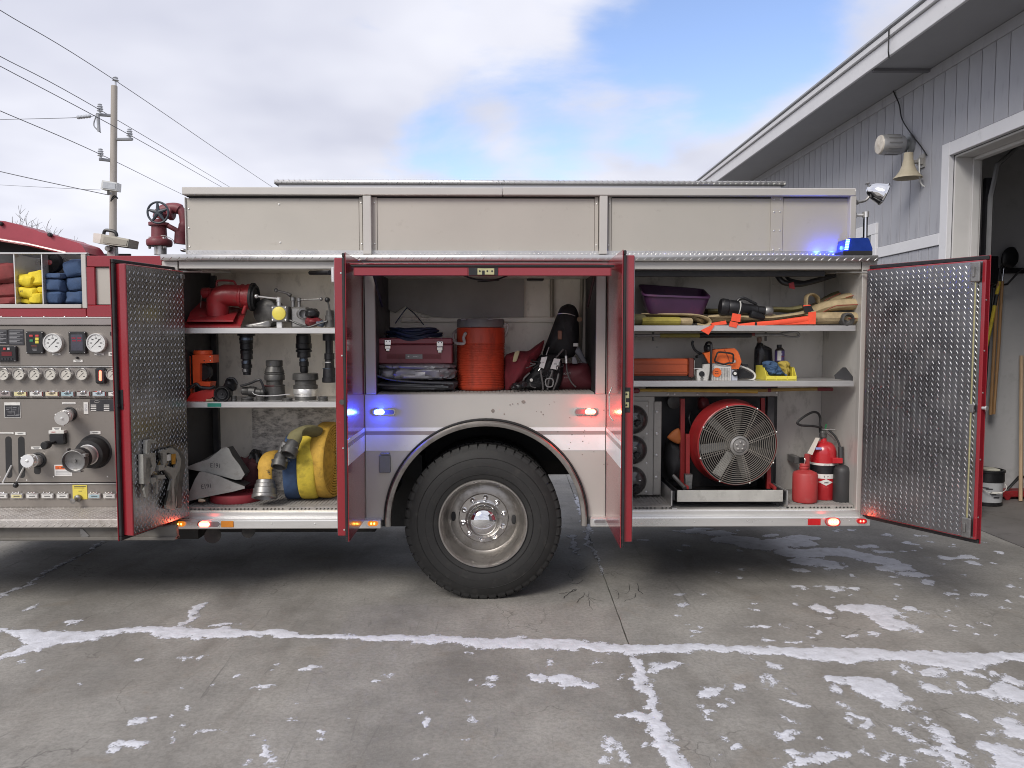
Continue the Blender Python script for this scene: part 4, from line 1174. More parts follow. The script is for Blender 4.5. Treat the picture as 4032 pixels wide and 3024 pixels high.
# ---- bottom rails with marker lamps
part("rub_rail", alu_bright, 680, 2049, 1500, 2083, -.055, .03, .006)
part("rub_rail", alu_bright, 2325, 2037, 3428, 2074, -.055, .03, .006)
part("rub_rail_lip", alu_bright, 690, 2043, 1436, 2048, -.045, .03, .002)
part("rub_rail_lip", alu_bright, 2388, 2034.5, 3425, 2036.5, -.045, .03, .001)
def small_screw(px, py, y, r=.005, m_=None, name="screw", parent=None):
    p = P(px, py, y); mb = MB(); mb.lathe((0, 0, 0), (0, -1, 0), [(r, 0), (r * .9, r * .35), (r * .4, r * .6)], 10)
    o = mb.build(name, m_ or alu, None); o.location = p; attach(o, parent or truck); return o
SCREW = small_screw(750, 2063, -.055)
def screw_at(px, py, y, m_=None):
    o = SCREW.copy(); COL.objects.link(o); o.location = P(px, py, y); return o
for px, py in ((1070, 2062), (1240, 2063), (2735, 2055), (3040, 2053), (3345, 2052)): screw_at(px, py, -.0555)
def glow(name, rgb, s): return mat(name, tuple(.3 * c_ for c_ in rgb), .3, 0, .02, 30, emit=(rgb, s))
glow_red, glow_blue = glow("lit_red", (1, .055, .035), 9), glow("lit_blue", (.03, .07, 1), 15)
glow_hot = glow("lit_red_core", (1, .34, .16), 20); glow_cyan = glow("lit_blue_core", (.16, .38, 1), 28)
glow_amber = glow("lit_amber_core", (1, .42, .06), 5)
def lens_outline(px0, px1, py0, py1, y):
    h = (py1 - py0) / 2; cy = (py0 + py1) / 2; pts = []
    for k in range(9): a_ = radians(90 - 180 * k / 8); pts.append(P(px1 - h + h * cos(a_), cy - h * sin(a_), y))
    for k in range(9): a_ = radians(-90 - 180 * k / 8); pts.append(P(px0 + h + h * cos(a_), cy - h * sin(a_), y))
    return pts
def light_at(name, p, rgb, power, r=.02):
    l = bpy.data.lights.new(name, 'POINT'); l.energy = power; l.color = rgb; l.shadow_soft_size = r
    o = bpy.data.objects.new(name, l); COL.objects.link(o); o.location = p; attach(o, truck); return o
def strobe(px0, px1, py0, py1, lit0, lit1, m_glow, m_core, rgb, power, y=-.001, body=None):
    mb = MB(); mb.prism(lens_outline(px0, px1, py0, py1, y - .012), y); base = mb.build("warning_light", body or chrome, truck, smooth=0)
    mb = MB(); mb.prism(lens_outline(px0 + 3, px1 - 3, py0 + 3.5, py1 - 3.5, y - .017), y - .0125); mb.build("lens", mat("clear_lens", (.16, .15, .155), .12, 0, .1, 30), base, smooth=0)
    if m_glow:
        mb = MB(); mb.prism(lens_outline(lit0, lit1, py0 + 3, py1 - 3, y - .022), y - .0175); mb.build("lit_lens", m_glow, base, smooth=0)
        n = 4
        for k in range(n):
            q = lit0 + (lit1 - lit0) * (k + .6) / (n + .2)
            mb = MB(); mb.ball(P(q, (py0 + py1) / 2, y - .022), (4.2 * mpp(0), .004, 5 * mpp(0)), 10, 6); mb.build("led", m_core, base)
        light_at("warning_light_glow", P((lit0 + lit1) / 2, (py0 + py1) / 2, y - .05), rgb, power)
strobe(1464, 1556, 1610, 1636, 1472, 1514, glow_blue, glow_cyan, (.02, .05, 1), .9)
strobe(2262, 2353, 1608, 1635, 2303, 2346, glow_red, glow_hot, (1, .03, .02), .6)
strobe(776, 866, 2051, 2079, 782, 825, glow_red, glow_hot, (1, .05, .03), .04, -.0555)
strobe(3250, 3310, 2039, 2072, 3262, 3304, glow_red, glow_hot, (1, .05, .03), .05, -.0555, red_refl)
strobe(2338, 2388, 2046, 2063, 0, 0, None, None, None, 0, -.0555)
def marker(px0, px1, py0, py1, m_, core):
    mb = MB(); mb.prism(lens_outline(px0, px1, py0, py1, -.066), -.0552); b_ = mb.build("marker_lamp", m_, truck, smooth=0)
    for k in (-1, 1):
        mb = MB(); mb.ball(P((px0 + px1) / 2 + k * 6, (py0 + py1) / 2, -.067), (.006, .003, .007), 10, 6); mb.build("led", core, b_)
marker(686, 728, 2054, 2074, amber, glow_amber); marker(1447, 1488, 2052, 2072, amber, glow_amber); marker(3375, 3414, 2043, 2062, red_refl, glow_red)
part("reflector", amber_refl, 870, 2052, 919, 2077, -.061, -.0555, .002)
part("reflector", red_refl, 3182, 2043, 3232, 2068, -.061, -.0555, .002)
mb = MB(); mb.cyl(P(838, 2106, .25), P(838, 2108, .02), .05, .055); mb.build("tail_pipe", grime, truck)
# grey outlet cover near the arch
oc = part("outlet_cover", mat("outlet_grey", (.20, .21, .23), .5, .2), 1492, 1793, 1537, 1862, -.02, -.0006, .004)
part("outlet_lid", mat("outlet_lid", (.25, .26, .28), .45, .2), 1498, 1784, 1534, 1791, -.022, -.0006, .002, parent=oc)

# ---- diamond plate ledge and hose bed box
BY = .10
zl1, zl0 = P(2016, 1003, -.045).z, P(2016, 1027, -.045).z
xl0, xl1 = P(630, 1010, -.045).x, P(3460, 1010, -.045).x
mb = MB(); mb.box((xl0, -.045, zl0), (xl1, .098, zl1), .004)
lugs(mb, (xl0, -.0452, zl0), (1, 0, 0), (0, 0, 1), (0, -1, 0), xl1 - xl0, zl1 - zl0, .052, .040, .034, .0066, .0026, 40)
mb.build("tread_ledge", ledge_m, truck, smooth=50)
z0_, z1_ = P(2016, 1004, BY - .004).z, P(2016, 987, BY - .004).z
xa, xb = P(735, 995, BY).x, P(3365, 995, BY).x
mb = MB(); mb.box((xa, BY - .006, z0_), (xb, BY - .001, z1_)); lugs(mb, (xa, BY - .0062, z0_), (1, 0, 0), (0, 0, 1), (0, -1, 0), xb - xa, z1_ - z0_, .030, .022, .016, .005, .0014, 48)
mb.build("ledge_upstand", ledge_m, truck, smooth=50)
mb = MB(); mb.box((xa, .099, ZTOP - .008), (xb, 2.34, ZTOP + .006)); mb.build("hose_bed_floor", alu, truck, smooth=0)
ztb, zbb = P(2016, 770, BY).z, P(2016, 1000, BY).z
mb = MB(); mb.box((xa + .02, BY + .012, zbb), (xb - .01, BY + .03, ztb + .03)); mb.box((xa + .02, 2.31, zbb), (xb - .01, 2.33, ztb + .06)); mb.box((xa + .02, BY + .03, zbb), (xa + .04, 2.31, ztb + .03)); mb.box((xb - .03, BY + .03, zbb), (xb - .01, 2.31, ztb + .03)); mb.build("hose_bed_wall", wall_dark, truck, smooth=0)
for a_, b_ in ((733, 1414), (1486, 2341), (2408, 3034), (3083, 3345)):
    part("box_panel", panel_grey, a_, 781, b_, 992, BY, BY + .011, .002)
for a_, b_ in ((1415, 1427), (1465, 1485), (2342, 2356), (2395, 2407), (3035, 3082)):
    part("angle_strip", panel_grey, a_, 776, b_, 992, BY - .004, BY + .011, .0015)
for a_, b_ in ((1428.5, 1462), (2361, 2393), (3347, 3371)):
    part("box_post", steel, a_, 769, b_, 1001, BY - .045, BY + .011, .004)
part("front_angle", steel, 728, 776, 732.5, 998, BY - .012, BY + .011, .002)
part("top_rail", steel, 715, 737, 1979, 767, BY - .05, BY + .04, .005)
part("top_rail", steel, 1980, 739, 3372, 770, BY - .05, BY + .04, .005)
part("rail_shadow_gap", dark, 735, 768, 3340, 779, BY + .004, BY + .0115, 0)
for (u, v) in ((828, 222), (835, 453), (281, 250), (283, 364), (286, 478), (1325, 214), (1329, 461), (1404, 214), (1408, 462)):
    p = c7(u, v, BY - .001); o = SCREW.copy(); COL.objects.link(o); o.location = p; o.scale = (1.25,) * 3
    if u in (1325, 1329, 1404, 1408): o.location.y = BY - .0045
for (u, v) in ((515, 212), (513, 450), (588, 212), (585, 450), (1546, 184), (1582, 183), (1545, 258), (1580, 256), (1543, 366), (1578, 365), (1540, 477), (1576, 474)):
    p = c8(u, v, BY - .0045); o = SCREW.copy(); COL.objects.link(o); o.location = p; o.scale = (1.2,) * 3
TY = .45
zt0, zt1 = P(2080, 733, TY).z, P(2080, 710, TY).z; xa2, xb2 = P(1078, 720, TY).x, P(3095, 725, TY).x
mb = MB(); mb.box((xa2, TY, zt0 + .012), (xb2, TY + 1.4, zt1), .004); lugs(mb, (xa2, TY - .0002, zt0 + .012), (1, 0, 0), (0, 0, 1), (0, -1, 0), xb2 - xa2, zt1 - zt0 - .012, .040, .03, .022, .006, .002, 48)
mb.build("hose_bed_cover", ledge_m, truck, smooth=50)
mb = MB(); mb.box((xa2 + .03, TY + .02, zt0 - .1), (xb2 - .03, TY + 1.38, zt0 + .011)); mb.build("cover_frame", alu, truck, smooth=0)

# ---- doors
def door(hx, ang, W, z0, z1, side_in, plate=True, stripes=False, free=True, pitch=(.034, .036), th=.075, lug=(.029, .0048, .0012)):
    """hinged on a vertical line; ang is measured from +X; side_in = +1/-1 picks the inner normal"""
    u = Vector((cos(ang), sin(ang), 0)); n = Vector((-u.y, u.x, 0)) * side_in
    def T(a, t, z): return Vector((hx, -.004, 0)) + u * a + n * t + Vector((0, 0, z))
    Mx = Matrix((( u.x, n.x, 0, hx), (u.y, n.y, 0, -.004), (0, 0, 1, 0), (0, 0, 0, 1)))
    mb = MB(); mb.box((.006, 0, z0), (W, .005, z1), .0015, Mx); skin = mb.build("door", red, truck, smooth=0)
    fl = .03
    mb = MB(); fe = fl if free else .0015
    mb.box((.02, .0055, z0 + fl), (W - fe, th, z1 - fl), .004, Mx); mb.build("door_pan", red, skin, smooth=0)
    mb = MB()
    mb.box((.02, .0055, z1 - fl + .002), (W - .004, .024, z1 - .003), .004, Mx)
    if not free: mb.build("door_gasket", rubber, skin, smooth=0); mb = MB()
    mb.box((.02, .0055, z0 + .003), (W - .004, .024, z0 + fl - .002), .004, Mx)
    if free: mb.box((W - fl + .002, .0055, z0 + fl - .001), (W - .004, .024, z1 - fl + .001), .004, Mx)
    mb.build("door_gasket", rubber, skin, smooth=0)
    if plate:
        a0, a1, b0, b1 = .026, W - max(fe, .012) - .008, z0 + fl + .008, z1 - fl - .008
        mb = MB(); t0 = th + .0005
        mb.box((a0, t0, b0), (a1, t0 + .002, b1), 0, Mx)
        lugs(mb, T(a0, t0 + .0021, b0), u, (0, 0, 1), n, a1 - a0, b1 - b0, pitch[0], pitch[1], *lug, 58)
        mb.build("tread_plate", plate_m, skin, smooth=0)
    if stripes:
        for (a_, b_, m_, t_) in ((zs(1697), zs(1683), white, .0018), (zs(1711), zs(1698), mauve, .0014), (zs(1774), zs(1712), white, .0018)):
            mb = MB(); mb.box((.006, -t_, a_), (W + .0012, -.0004, b_), 0, Mx); mb.build("door_stripe", m_, skin, smooth=0)
    return skin, T, u, n, Mx
zd0, zd1 = P(703, 2042, 0).z, P(703, 1052, 0).z
LD = door(X0 - .006, radians(180 + 76.5), .60, zd0, zd1, 1, pitch=(.037, .040), th=.085, lug=(.027, .0064, .0026))
ML = door(X1 - .004, radians(270.5), .60, zd0 - .005, P(1437, 1032, 0).z, -1, stripes=True)
MR = door(X2 + .004, radians(269.3), .72, P(2385, 2046, 0).z, P(2385, 1030, 0).z, 1, stripes=True)
RD = door(X3 + .012, radians(-60.5), .80, P(3400, 2036, 0).z, P(3400, 1046, 0).z, -1, free=False, pitch=(.037, .034), th=.05)
def door_bits():
    # right door: latch brackets, rod, stop
    skin, T, u, n, Mx = RD
    z0, z1 = P(3400, 2036, 0).z + .03, P(3400, 1046, 0).z - .03
    for za, zb2 in ((z1 - .13, z1 - .01), (z0 + .01, z0 + .13)):
        mb = MB(); mb.box((.725, .0655, za), (.78, .085, zb2), .006, Mx); mb.box((.74, .085, za + .03), (.755, .095, zb2 - .03), .003, Mx); b_ = mb.build("latch_bracket", coupling, skin, smooth=0)
    mb = MB(); mb.tube([T(.752, .07, z0 + .12), T(.752, .07, z1 - .12)], .005, 6); mb.build("latch_rod", zinc, skin)
    mb = MB(); mb.box((.74, .0655, 1.38), (.77, .08, 1.43), .003, Mx); mb.build("rod_guide", coupling, skin, smooth=0)
    mb = MB(); mb.cyl(T(.799, .035, 1.41), T(.82, .035, 1.41), .010); mb.cyl(T(.82, .035, 1.41), T(.828, .035, 1.41), .015); mb.build("striker_pin", alu, skin)
    for z in (.75, 1.1, 1.5, 1.75, 2.05):
        mb = MB(); mb.cyl(T(.798, .035, z), T(.8005, .035, z), .005); mb.build("rivet", alu, skin)
    # middle right door: rotary latch in its edge
    skin, T, u, n, Mx = MR; W = .72
    zl = P(2455, 1575, -.69).z
    mb = MB(); mb.box((W - .032, .012, zl - .075), (W - .0285, .058, zl + .075), .002, Mx); mb.build("latch_recess", black, skin, smooth=0)
    mb = MB(); mb.box((W - .028, .016, zl - .045), (W - .022, .05, zl + .05), .003, Mx); l_ = mb.build("latch_plate", zinc, skin, smooth=0)
    for zz in (-.03, .035):
        mb = MB(); mb.cyl(T(W - .0222, .033, zl + zz), T(W - .021, .033, zl + zz), .006); mb.build("bolt_hole", black, l_)
    mb = MB(); mb.box((W - .0225, .030, zl - .012), (W - .0208, .05, zl + .012), 0, Mx); mb.build("latch_slot", black, l_, smooth=0)
    zz = P(2425, 1600, -.5).z
    mb = MB(); mb.tube([T(.52, -.03, zz + .12), T(.54, -.05, zz + .08), T(.56, -.05, zz - .05), T(.58, -.03, zz - .08)], .004, 8); mb.build("door_handle", coupling, skin)
    # middle left door: striker and rivets on its edge
    skin, T, u, n, Mx = ML; W = .60
    zl = P(1330, 1582, -.57).z
    mb = MB(); mb.cyl(T(W - .030, .035, zl), T(W - .012, .035, zl), .011); mb.cyl(T(W - .014, .035, zl), T(W - .008, .035, zl), .016); mb.build("striker_pin", coupling_dark, skin)
    for py in (1075, 1400, 1764, 2085):
        z = P(1335, py, -.57).z; mb = MB(); mb.cyl(T(W - .030, .035, z), T(W - .026, .035, z), .005); mb.build("rivet", alu, skin)
    mb = MB(); mb.box((W - .06, .0755, zd1 - .14), (W - .035, .095, zd1 - .05), .004, Mx); mb.build("strut_bracket", alu_bright, skin, smooth=0)
    # left door: hold-open arm
    skin, T, u, n, Mx = LD
    mb = MB(); mb.box((.03, .089, zd1 - .085), (.07, .105, zd1 - .055), .003, Mx); mb.build("stay_bracket", coupling, skin, smooth=0)
    zl = P(500, 1570, -.5).z
    mb = MB(); mb.box((.571, .012, zl - .06), (.5735, .045, zl + .06), 0, Mx); mb.box((.5735, .02, zl - .045), (.60, .03, zl - .025), .002, Mx); mb.build("edge_latch", black, skin, smooth=0)
door_bits()
mb = MB(); a = cE(100, 208, -.05); mb.tube([a, cE(390, 208, .10), cE(720, 208, .42)], .006, 8); mb.tube([cE(390, 206, .10), cE(730, 210, .43)], .011, 8); mb.build("door_stay", alu, truck)
mb = MB(); mb.tube([cL(2050, 148, -.05), cL(1790, 145, .08), cL(1340, 150, .4)], .006, 8); mb.tube([cL(1790, 147, .08), cL(1340, 152, .42)], .011, 8); mb.build("door_stay", coupling, truck)
mb = MB(); mb.tube([cE(1910, 220, -.1), cE(1680, 222, .15)], .016, 8); mb.build("door_stay", black, truck)

# lift-up door of the middle compartment
yF = -.60
zA, zB = P(1900, 1046, yF).z, P(1900, 1085, yF).z
xa, xb = P(1392, 1065, yF).x, P(2408, 1065, yF).x
zh = P(1900, 1040, 0).z
mb = MB(); mb.prism if False else None
mb.extrude([(xa - .02, -.01, zh + .006), (xa - .02, yF - .012, zA + .012), (xa - .02, yF - .012, zA + .006), (xa - .02, -.01, zh)], (xb - xa + .04, 0, 0)); lift = mb.build("lift_up_door", red, truck, smooth=0)
mb = MB(); mb.extrude([(xa, -.03, zh - .004), (xa, yF, zA), (xa, yF, zB), (xa, yF + .02, zB - .002), (xa, -.05, zh - .05)], (xb - xa, 0, 0)); mb.build("door_pan", red_dark, lift, smooth=0)
mb = MB(); mb.box((xa + .005, yF - .004, zB), (P(1842, 1065, yF).x, yF - .0005, zA - .012), .0015); mb.box((P(1962, 1065, yF).x, yF - .004, zB), (xb - .005, yF - .0005, zA - .012), .0015); mb.build("edge_face", red, lift, smooth=0)
mb = MB(); mb.box((xa - .015, yF - .011, zA - .008), (xb + .015, yF - .001, zA + .004), .003); mb.build("door_gasket", rubber, lift, smooth=0)
mb = MB(); mb.box((P(1846, 1065, yF).x, yF - .003, zB + .001), (P(1960, 1065, yF).x, yF - .0006, zA - .011)); mb.build("latch_recess", black, lift, smooth=0)
mb = MB(); la, lb = P(1880, 1065, yF).x, P(1947, 1065, yF).x; mb.box((la, yF - .009, zB + .004), (lb, yF - .0035, zA - .016), .002); lp = mb.build("latch_plate", zinc, lift, smooth=0)
for k in (.14, .58, .86):
    mb = MB(); q = la + (lb - la) * k; mb.cyl((q, yF - .0092, (zA + zB) / 2 - .004), (q, yF - .0105, (zA + zB) / 2 - .004), .0055); mb.build("bolt_hole", black, lp)
mb = MB(); q = la + (lb - la) * .35; mb.box((q - .008, yF - .0105, zB + .002), (q + .008, yF - .0092, zA - .03)); mb.build("latch_slot", black, lp, smooth=0)
for k, xs_ in ((0, xa + .05), (1, xb - .05)):
    mb = MB(); mb.tube([(xs_, -.25, zh - .04), (xs_ + (.02 if k == 0 else -.02), .05, zh - .28)], .010, 8); mb.build("gas_strut", black, truck)

# ---- shelves
def shelf(px0, px1, py0, py1, name="shelf", m_=alu):
    a, b, z0, z1 = None, None, P(1500, py1, .0).z, P(1500, py0, .0).z
    a, b = P(px0, (py0 + py1) / 2, .02).x, P(px1, (py0 + py1) / 2, .02).x
    mb = MB(); mb.box((a, .015, z0), (b, .022, z1), .0015); mb.box((a, .0225, z1 - .004), (b, DEP - .07, z1)); mb.box((a, .0225, z0), (b, .05, z0 + .003))
    o = mb.build(name, m_, truck, smooth=0)
    return z1, o
ZS1, shelf1 = shelf(708, 1330, 1291, 1313)
ZS2, shelf2 = shelf(708, 1330, 1583, 1605)
ZR1, rshelf1 = shelf(2460, 3368, 1281, 1303)
ZR2, rshelf2 = shelf(2455, 3362, 1502, 1524)
mb = MB(); a, b = cF(470, 215, .0145), cF(630, 172, .0145); mb.box((a.x, .0125, a.z), (b.x, .0147, b.z)); attach(mb.build("tape", mat("green_tape", (.015, .22, .16), .5), None, smooth=0), shelf2)

# ---- perforated floor mats with scalloped front edge
def floor_mat(x0, x1, z, y0=.03, y1=None, gapx=()):
    y1 = y1 or DEP - .01
    mb = MB(); mb.box((x0, y0 + .03, z), (x1, y1, z + .022))
    o = mb.build("floor_mat", mat_grey, truck, smooth=0)
    m2 = MB(); n = max(1, int((x1 - x0) / .026)); w = (x1 - x0) / n
    for k in range(n):
        a = x0 + k * w; pts = [Vector((a, y0, z)), Vector((a, y0, z + .022)), Vector((a + w, y0, z + .022)), Vector((a + w, y0, z))]
        if k % 7 not in (5,):
            pts += [Vector((a + w / 2 + .008 * cos(t * pi / 6), y0, z + .0125 * sin(t * pi / 6))) for t in range(7)]
        m2.prism(pts, y0 + .0295)
    kind(m2.build("mat_edge", mat_grey, o, smooth=0), "stuff")
    m3 = MB()
    ny = int((y1 - y0 - .06) / .035)
    for j in range(ny):
        for k in range(n): 
            a = x0 + (k + .5) * w; q = y0 + .05 + j * .035
            m3.box((a - .009, q, z + .0222), (a + .009, q + .02, z + .0245))
    kind(m3.build("mat_ribs", mat_grey, o, smooth=0), "stuff")
    return o
floor_mat(X0 + .015, X1 - .045, ZFL)
floor_mat(MX0 + .005, MX1 - .005, ZMID - .012, .02, .64)
# ---- pump-panel side of the truck is built further below
# ================================================================== PUMP PANEL AND TOP GEAR
YP = .03
def cbox(name, m, cf, u0, v0, u1, v1, y0, y1, bev=.002, parent=None, smooth=0):
    a, b = cf(u0, (v0 + v1) / 2, y0), cf(u1, (v0 + v1) / 2, y0); t, d = cf((u0 + u1) / 2, v0, y0), cf((u0 + u1) / 2, v1, y0)
    mb = MB(); mb.box((a.x, y0, d.z), (b.x, y1, t.z), bev)
    return mb.build(name, m, parent or truck, smooth=smooth)
mb = MB(); mb.box((-4.6, YP + .05, .62), (X0 - .03, 2.42, P(300, 1250, YP).z)); mb.box((-4.6, .75, P(300, 1250, YP).z), (X0 - .03, 2.42, P(300, 1010, YP).z)); mb.build("pump_house", wall_dark, truck, smooth=0)
LFT = -700
cbox("module_panel", red, cA, 942, 572, 1760, 692, YP, YP + .05, .004)
cbox("module_panel", red, cA, 942, 694, 1034, 1108, YP, YP + .05, .003)
cbox("module_panel", red, cA, 1226, 694, 1760, 1108, YP, YP + .05, .003)
cbox("module_panel", red, cA, 942, 1110, 1760, 1238, YP, YP + .05, .004)
cbox("module_panel", red, cA, LFT, 1146, 940, 1238, YP, YP + .05, .004)
cbox("window_panel", panel_grey, cA, 1040, 700, 1222, 1104, YP + .02, YP + .045, .002)
cbox("window_seal", dark, cA, 1030, 690, 1228, 1110, YP + .046, YP + .049, 0)
cbox("bin_frame", steel, cA, 886, 556, 940, 1144, YP - .004, YP + .05, .003)
cbox("bin_frame", steel, cA, LFT, 1100, 884, 1143, YP - .004, YP + .05, .003)
cbox("bin_top_rail", alu_bright, cA, LFT, 536, 945, 552, YP - .004, YP + .03, .002)
for u in (160, 461): cbox("bin_divider", alu_bright, cA, u - 7, 556, u + 6, 1098, YP + .0, .7, .001)
a, b = cA(LFT, 1098, YP + .01), cA(884, 1098, YP)
mb = MB(); mb.box((a.x, YP + .01, a.z - .02), (b.x, .7, a.z)); mb.box((b.x, YP + .051, a.z), (b.x + .02, .7, cA(884, 556, YP).z)); mb.box((a.x, .7, a.z), (b.x + .02, .72, cA(884, 556, YP).z + .075)); mb.build("hose_bin", wall_dark, truck, smooth=0)
cbox("panel_lip", mat("lip_steel", (.33, .30, .285), .3, .5, .05, 3), cB, -1300, 96, 2900, 222, YP - .012, YP + .04, .004)
cbox("panel_lip_edge", alu_bright, cB, -1300, 80, 2900, 94, YP - .015, YP + .03, .001)
cbox("pump_panel", pump_grey, cB, -1300, 228, 2900, 930, YP, YP + .04, .002)
cbox("panel_trim", alu_bright, cB, -1300, 941, 2900, 958, YP - .008, YP + .04, .002)
cbox("pump_panel", pump_grey, cB, -1300, 964, 2900, 1494, YP, YP + .04, .002)
cbox("pump_panel", pump_grey, cC, -1300, 44, 2900, 1500, YP, YP + .04, .002)
cbox("panel_trim", alu_bright, cC, -1300, 1520, 2900, 1540, YP - .008, YP + .04, .002)
cbox("pump_panel", pump_grey, cD, -800, 302, 1900, 548, YP, YP + .04, .002)
for u in (20, 375, 765, 1125, 1515): 
    o = SCREW.copy(); COL.objects.link(o); o.location = cB(u, 76, YP - .0005)
# gauges
needle_m = mat("needle", (.05, .05, .05), .4); dial_m = mat("dial", (.60, .61, .60), .35, 0, .03, 20); dial_old = mat("dial_yellowed", (.50, .48, .43), .4, 0, .05, 20)
def gauge(u, v, r, big):
    y0 = YP - .001; c = cB(u, v, y0); R_ = r * 500 / 2212 * mpp(YP); dp = .03 if big else .034
    mb = MB(); mb.lathe(c, (0, -1, 0), [(R_ * 1.0, 0), (R_, dp * .8), (R_ * .97, dp), (R_ * .88, dp), (R_ * .86, dp * .82)], 32, cap0=True, cap1=False); g_ = mb.build("gauge", chrome if not big else alu_bright, truck)
    mb = MB(); mb.lathe(c, (0, -1, 0), [(R_ * .87, dp * .8), (.0005, dp * .8)], 32, cap0=False, cap1=False); mb.build("dial", dial_m if big else dial_old, g_)
    mb = MB(); yy = c.y - dp * .8 - .0012
    n = 25 if big else 11
    for k in range(n):
        a_ = radians(225 - 270 * k / (n - 1)); r0 = .74 if k % 4 else .64
        d = Vector((cos(a_), 0, sin(a_))); s_ = Vector((-sin(a_), 0, cos(a_))) * R_ * .012
        mb.poly([Vector((c.x, yy, c.z)) + d * R_ * r0 - s_, Vector((c.x, yy, c.z)) + d * R_ * .8 - s_, Vector((c.x, yy, c.z)) + d * R_ * .8 + s_, Vector((c.x, yy, c.z)) + d * R_ * r0 + s_])
    for k, tx in enumerate(("0", "100", "200", "300", "400", "500", "600") if big else ("0", "200", "400")):
        a_ = radians(225 - 270 * k / (6 if big else 2)); text_into(mb, tx, (c.x + R_ * .5 * cos(a_), yy, c.z + R_ * .5 * sin(a_)), R_ * (.11 if big else .13))
    kind(mb.build("dial_print", ink, g_, smooth=0), "stuff")
    mb = MB(); a_ = radians(223); d = Vector((cos(a_), 0, sin(a_))); s_ = Vector((-sin(a_), 0, cos(a_))) * R_ * .03; q = Vector((c.x, yy - .001, c.z))
    mb.poly([q - d * R_ * .42 - s_ * 1.6, q + d * R_ * .72, q - d * R_ * .42 + s_ * 1.6]); mb.build("needle", needle_m, g_, smooth=0)
for u in (955, 1705): gauge(u, 532, 168, True)
for u in (-170, 100, 370, 640, 915, 1185, 1462, 1990): gauge(u, 1076, 104, False)
def plate(name, m_, cf, u0, v0, u1, v1, t=.004, bars=None, border=None, y=YP, bar_m=None, parent=None):
    o = cbox(name, m_, cf, u0, v0, u1, v1, y - t, y - .0005, .0008, parent)
    if bars:
        mb = MB()
        for (a0, b0, a1, b1) in bars:
            A, B = cf(u0 + (u1 - u0) * a0, v0 + (v1 - v0) * b0, y - t - .0005), cf(u0 + (u1 - u0) * a1, v0 + (v1 - v0) * b1, y - t - .0005)
            mb.poly([(A.x, A.y, A.z), (B.x, A.y, A.z), (B.x, A.y, B.z), (A.x, A.y, B.z)])
        kind(mb.build("print", bar_m or ink, o, smooth=0), "stuff")
    return o
dkgrey = mat("plate_black", (.03, .03, .035), .35, 0, .15, 20); plate_txt = mat("plate_print", (.25, .25, .26), .4)
rows = [(.08, .08 + k * .085, .92 - (k % 3) * .18, .115 + k * .085) for k in range(10)]
plate("data_plate", dkgrey, cB, -150, 298, 132, 560, bars=rows, bar_m=plate_txt); plate("data_plate", dkgrey, cB, 142, 295, 416, 570, bars=rows, bar_m=plate_txt)
def screen(u0, v0, u1, v1):
    o = cbox("control_box", black, cB, u0, v0, u1, v1, YP - .022, YP - .0005, .006)
    for a_, b_ in ((.07, .05), (.93, .05), (.07, .95), (.93, .95)):
        p = cB(u0 + (u1 - u0) * a_, v0 + (v1 - v0) * b_, YP - .0225); m2 = MB(); m2.lathe(p, (0, -1, 0), [(.0035, 0), (.002, .002)], 8); m2.build("screw", alu, o)
    return o
def dot(cf, u0, v0, u1, v1, m_, o, y, name="button"):
    cbox(name, m_, cf, u0, v0, u1, v1, y - .004, y - .0004, .0015, o)
s1 = screen(445, 330, 752, 722)
btn_r, btn_g, btn_y = mat("button_red", (.45, .05, .05), .4), mat("button_green", (.03, .20, .09), .4), mat("button_yellow", (.60, .53, .08), .4)
dot(cB, 505, 390, 570, 425, btn_r, s1, YP - .022); dot(cB, 610, 390, 672, 425, btn_r, s1, YP - .022); dot(cB, 512, 470, 575, 512, btn_g, s1, YP - .022)
dot(cB, 610, 440, 672, 488, btn_y, s1, YP - .022); dot(cB, 610, 495, 672, 542, btn_y, s1, YP - .022)
for k in range(5): dot(cB, 535 + k * 8, 575 + k * 22, 640, 583 + k * 22, mat("dull_red_print", (.20, .05, .04), .5) if k < 2 else plate_txt, s1, YP - .0205, "printed_line")
s2 = screen(1188, 335, 1495, 722)
cbox("display", mat("display_glass", (.05, .05, .07), .08, 0, .1, 10, coat=.5), cB, 1235, 385, 1440, 665, YP - .0235, YP - .0225, 0, s2)
for (a_, b_) in ((1245, 435), (1345, 435), (1255, 480), (1345, 480)): cbox("digits", mat("digit_red", (.22, .02, .04), .3), cB, a_, b_, a_ + 70, b_ + 25, YP - .0243, YP - .0237, 0, s2)
s3 = screen(-60, 585, 285, 858)
cbox("digits", mat("digit_red_dim", (.12, .01, .015), .3), cB, 25, 685, 205, 760, YP - .0243, YP - .0225, 0, s3)
dot(cB, 50, 615, 98, 655, btn_r, s3, YP - .022); dot(cB, 122, 615, 168, 655, alu, s3, YP - .022)
for k in range(4): dot(cB, 20 + k * 52, 790, 62 + k * 52, 830, dkgrey, s3, YP - .022)
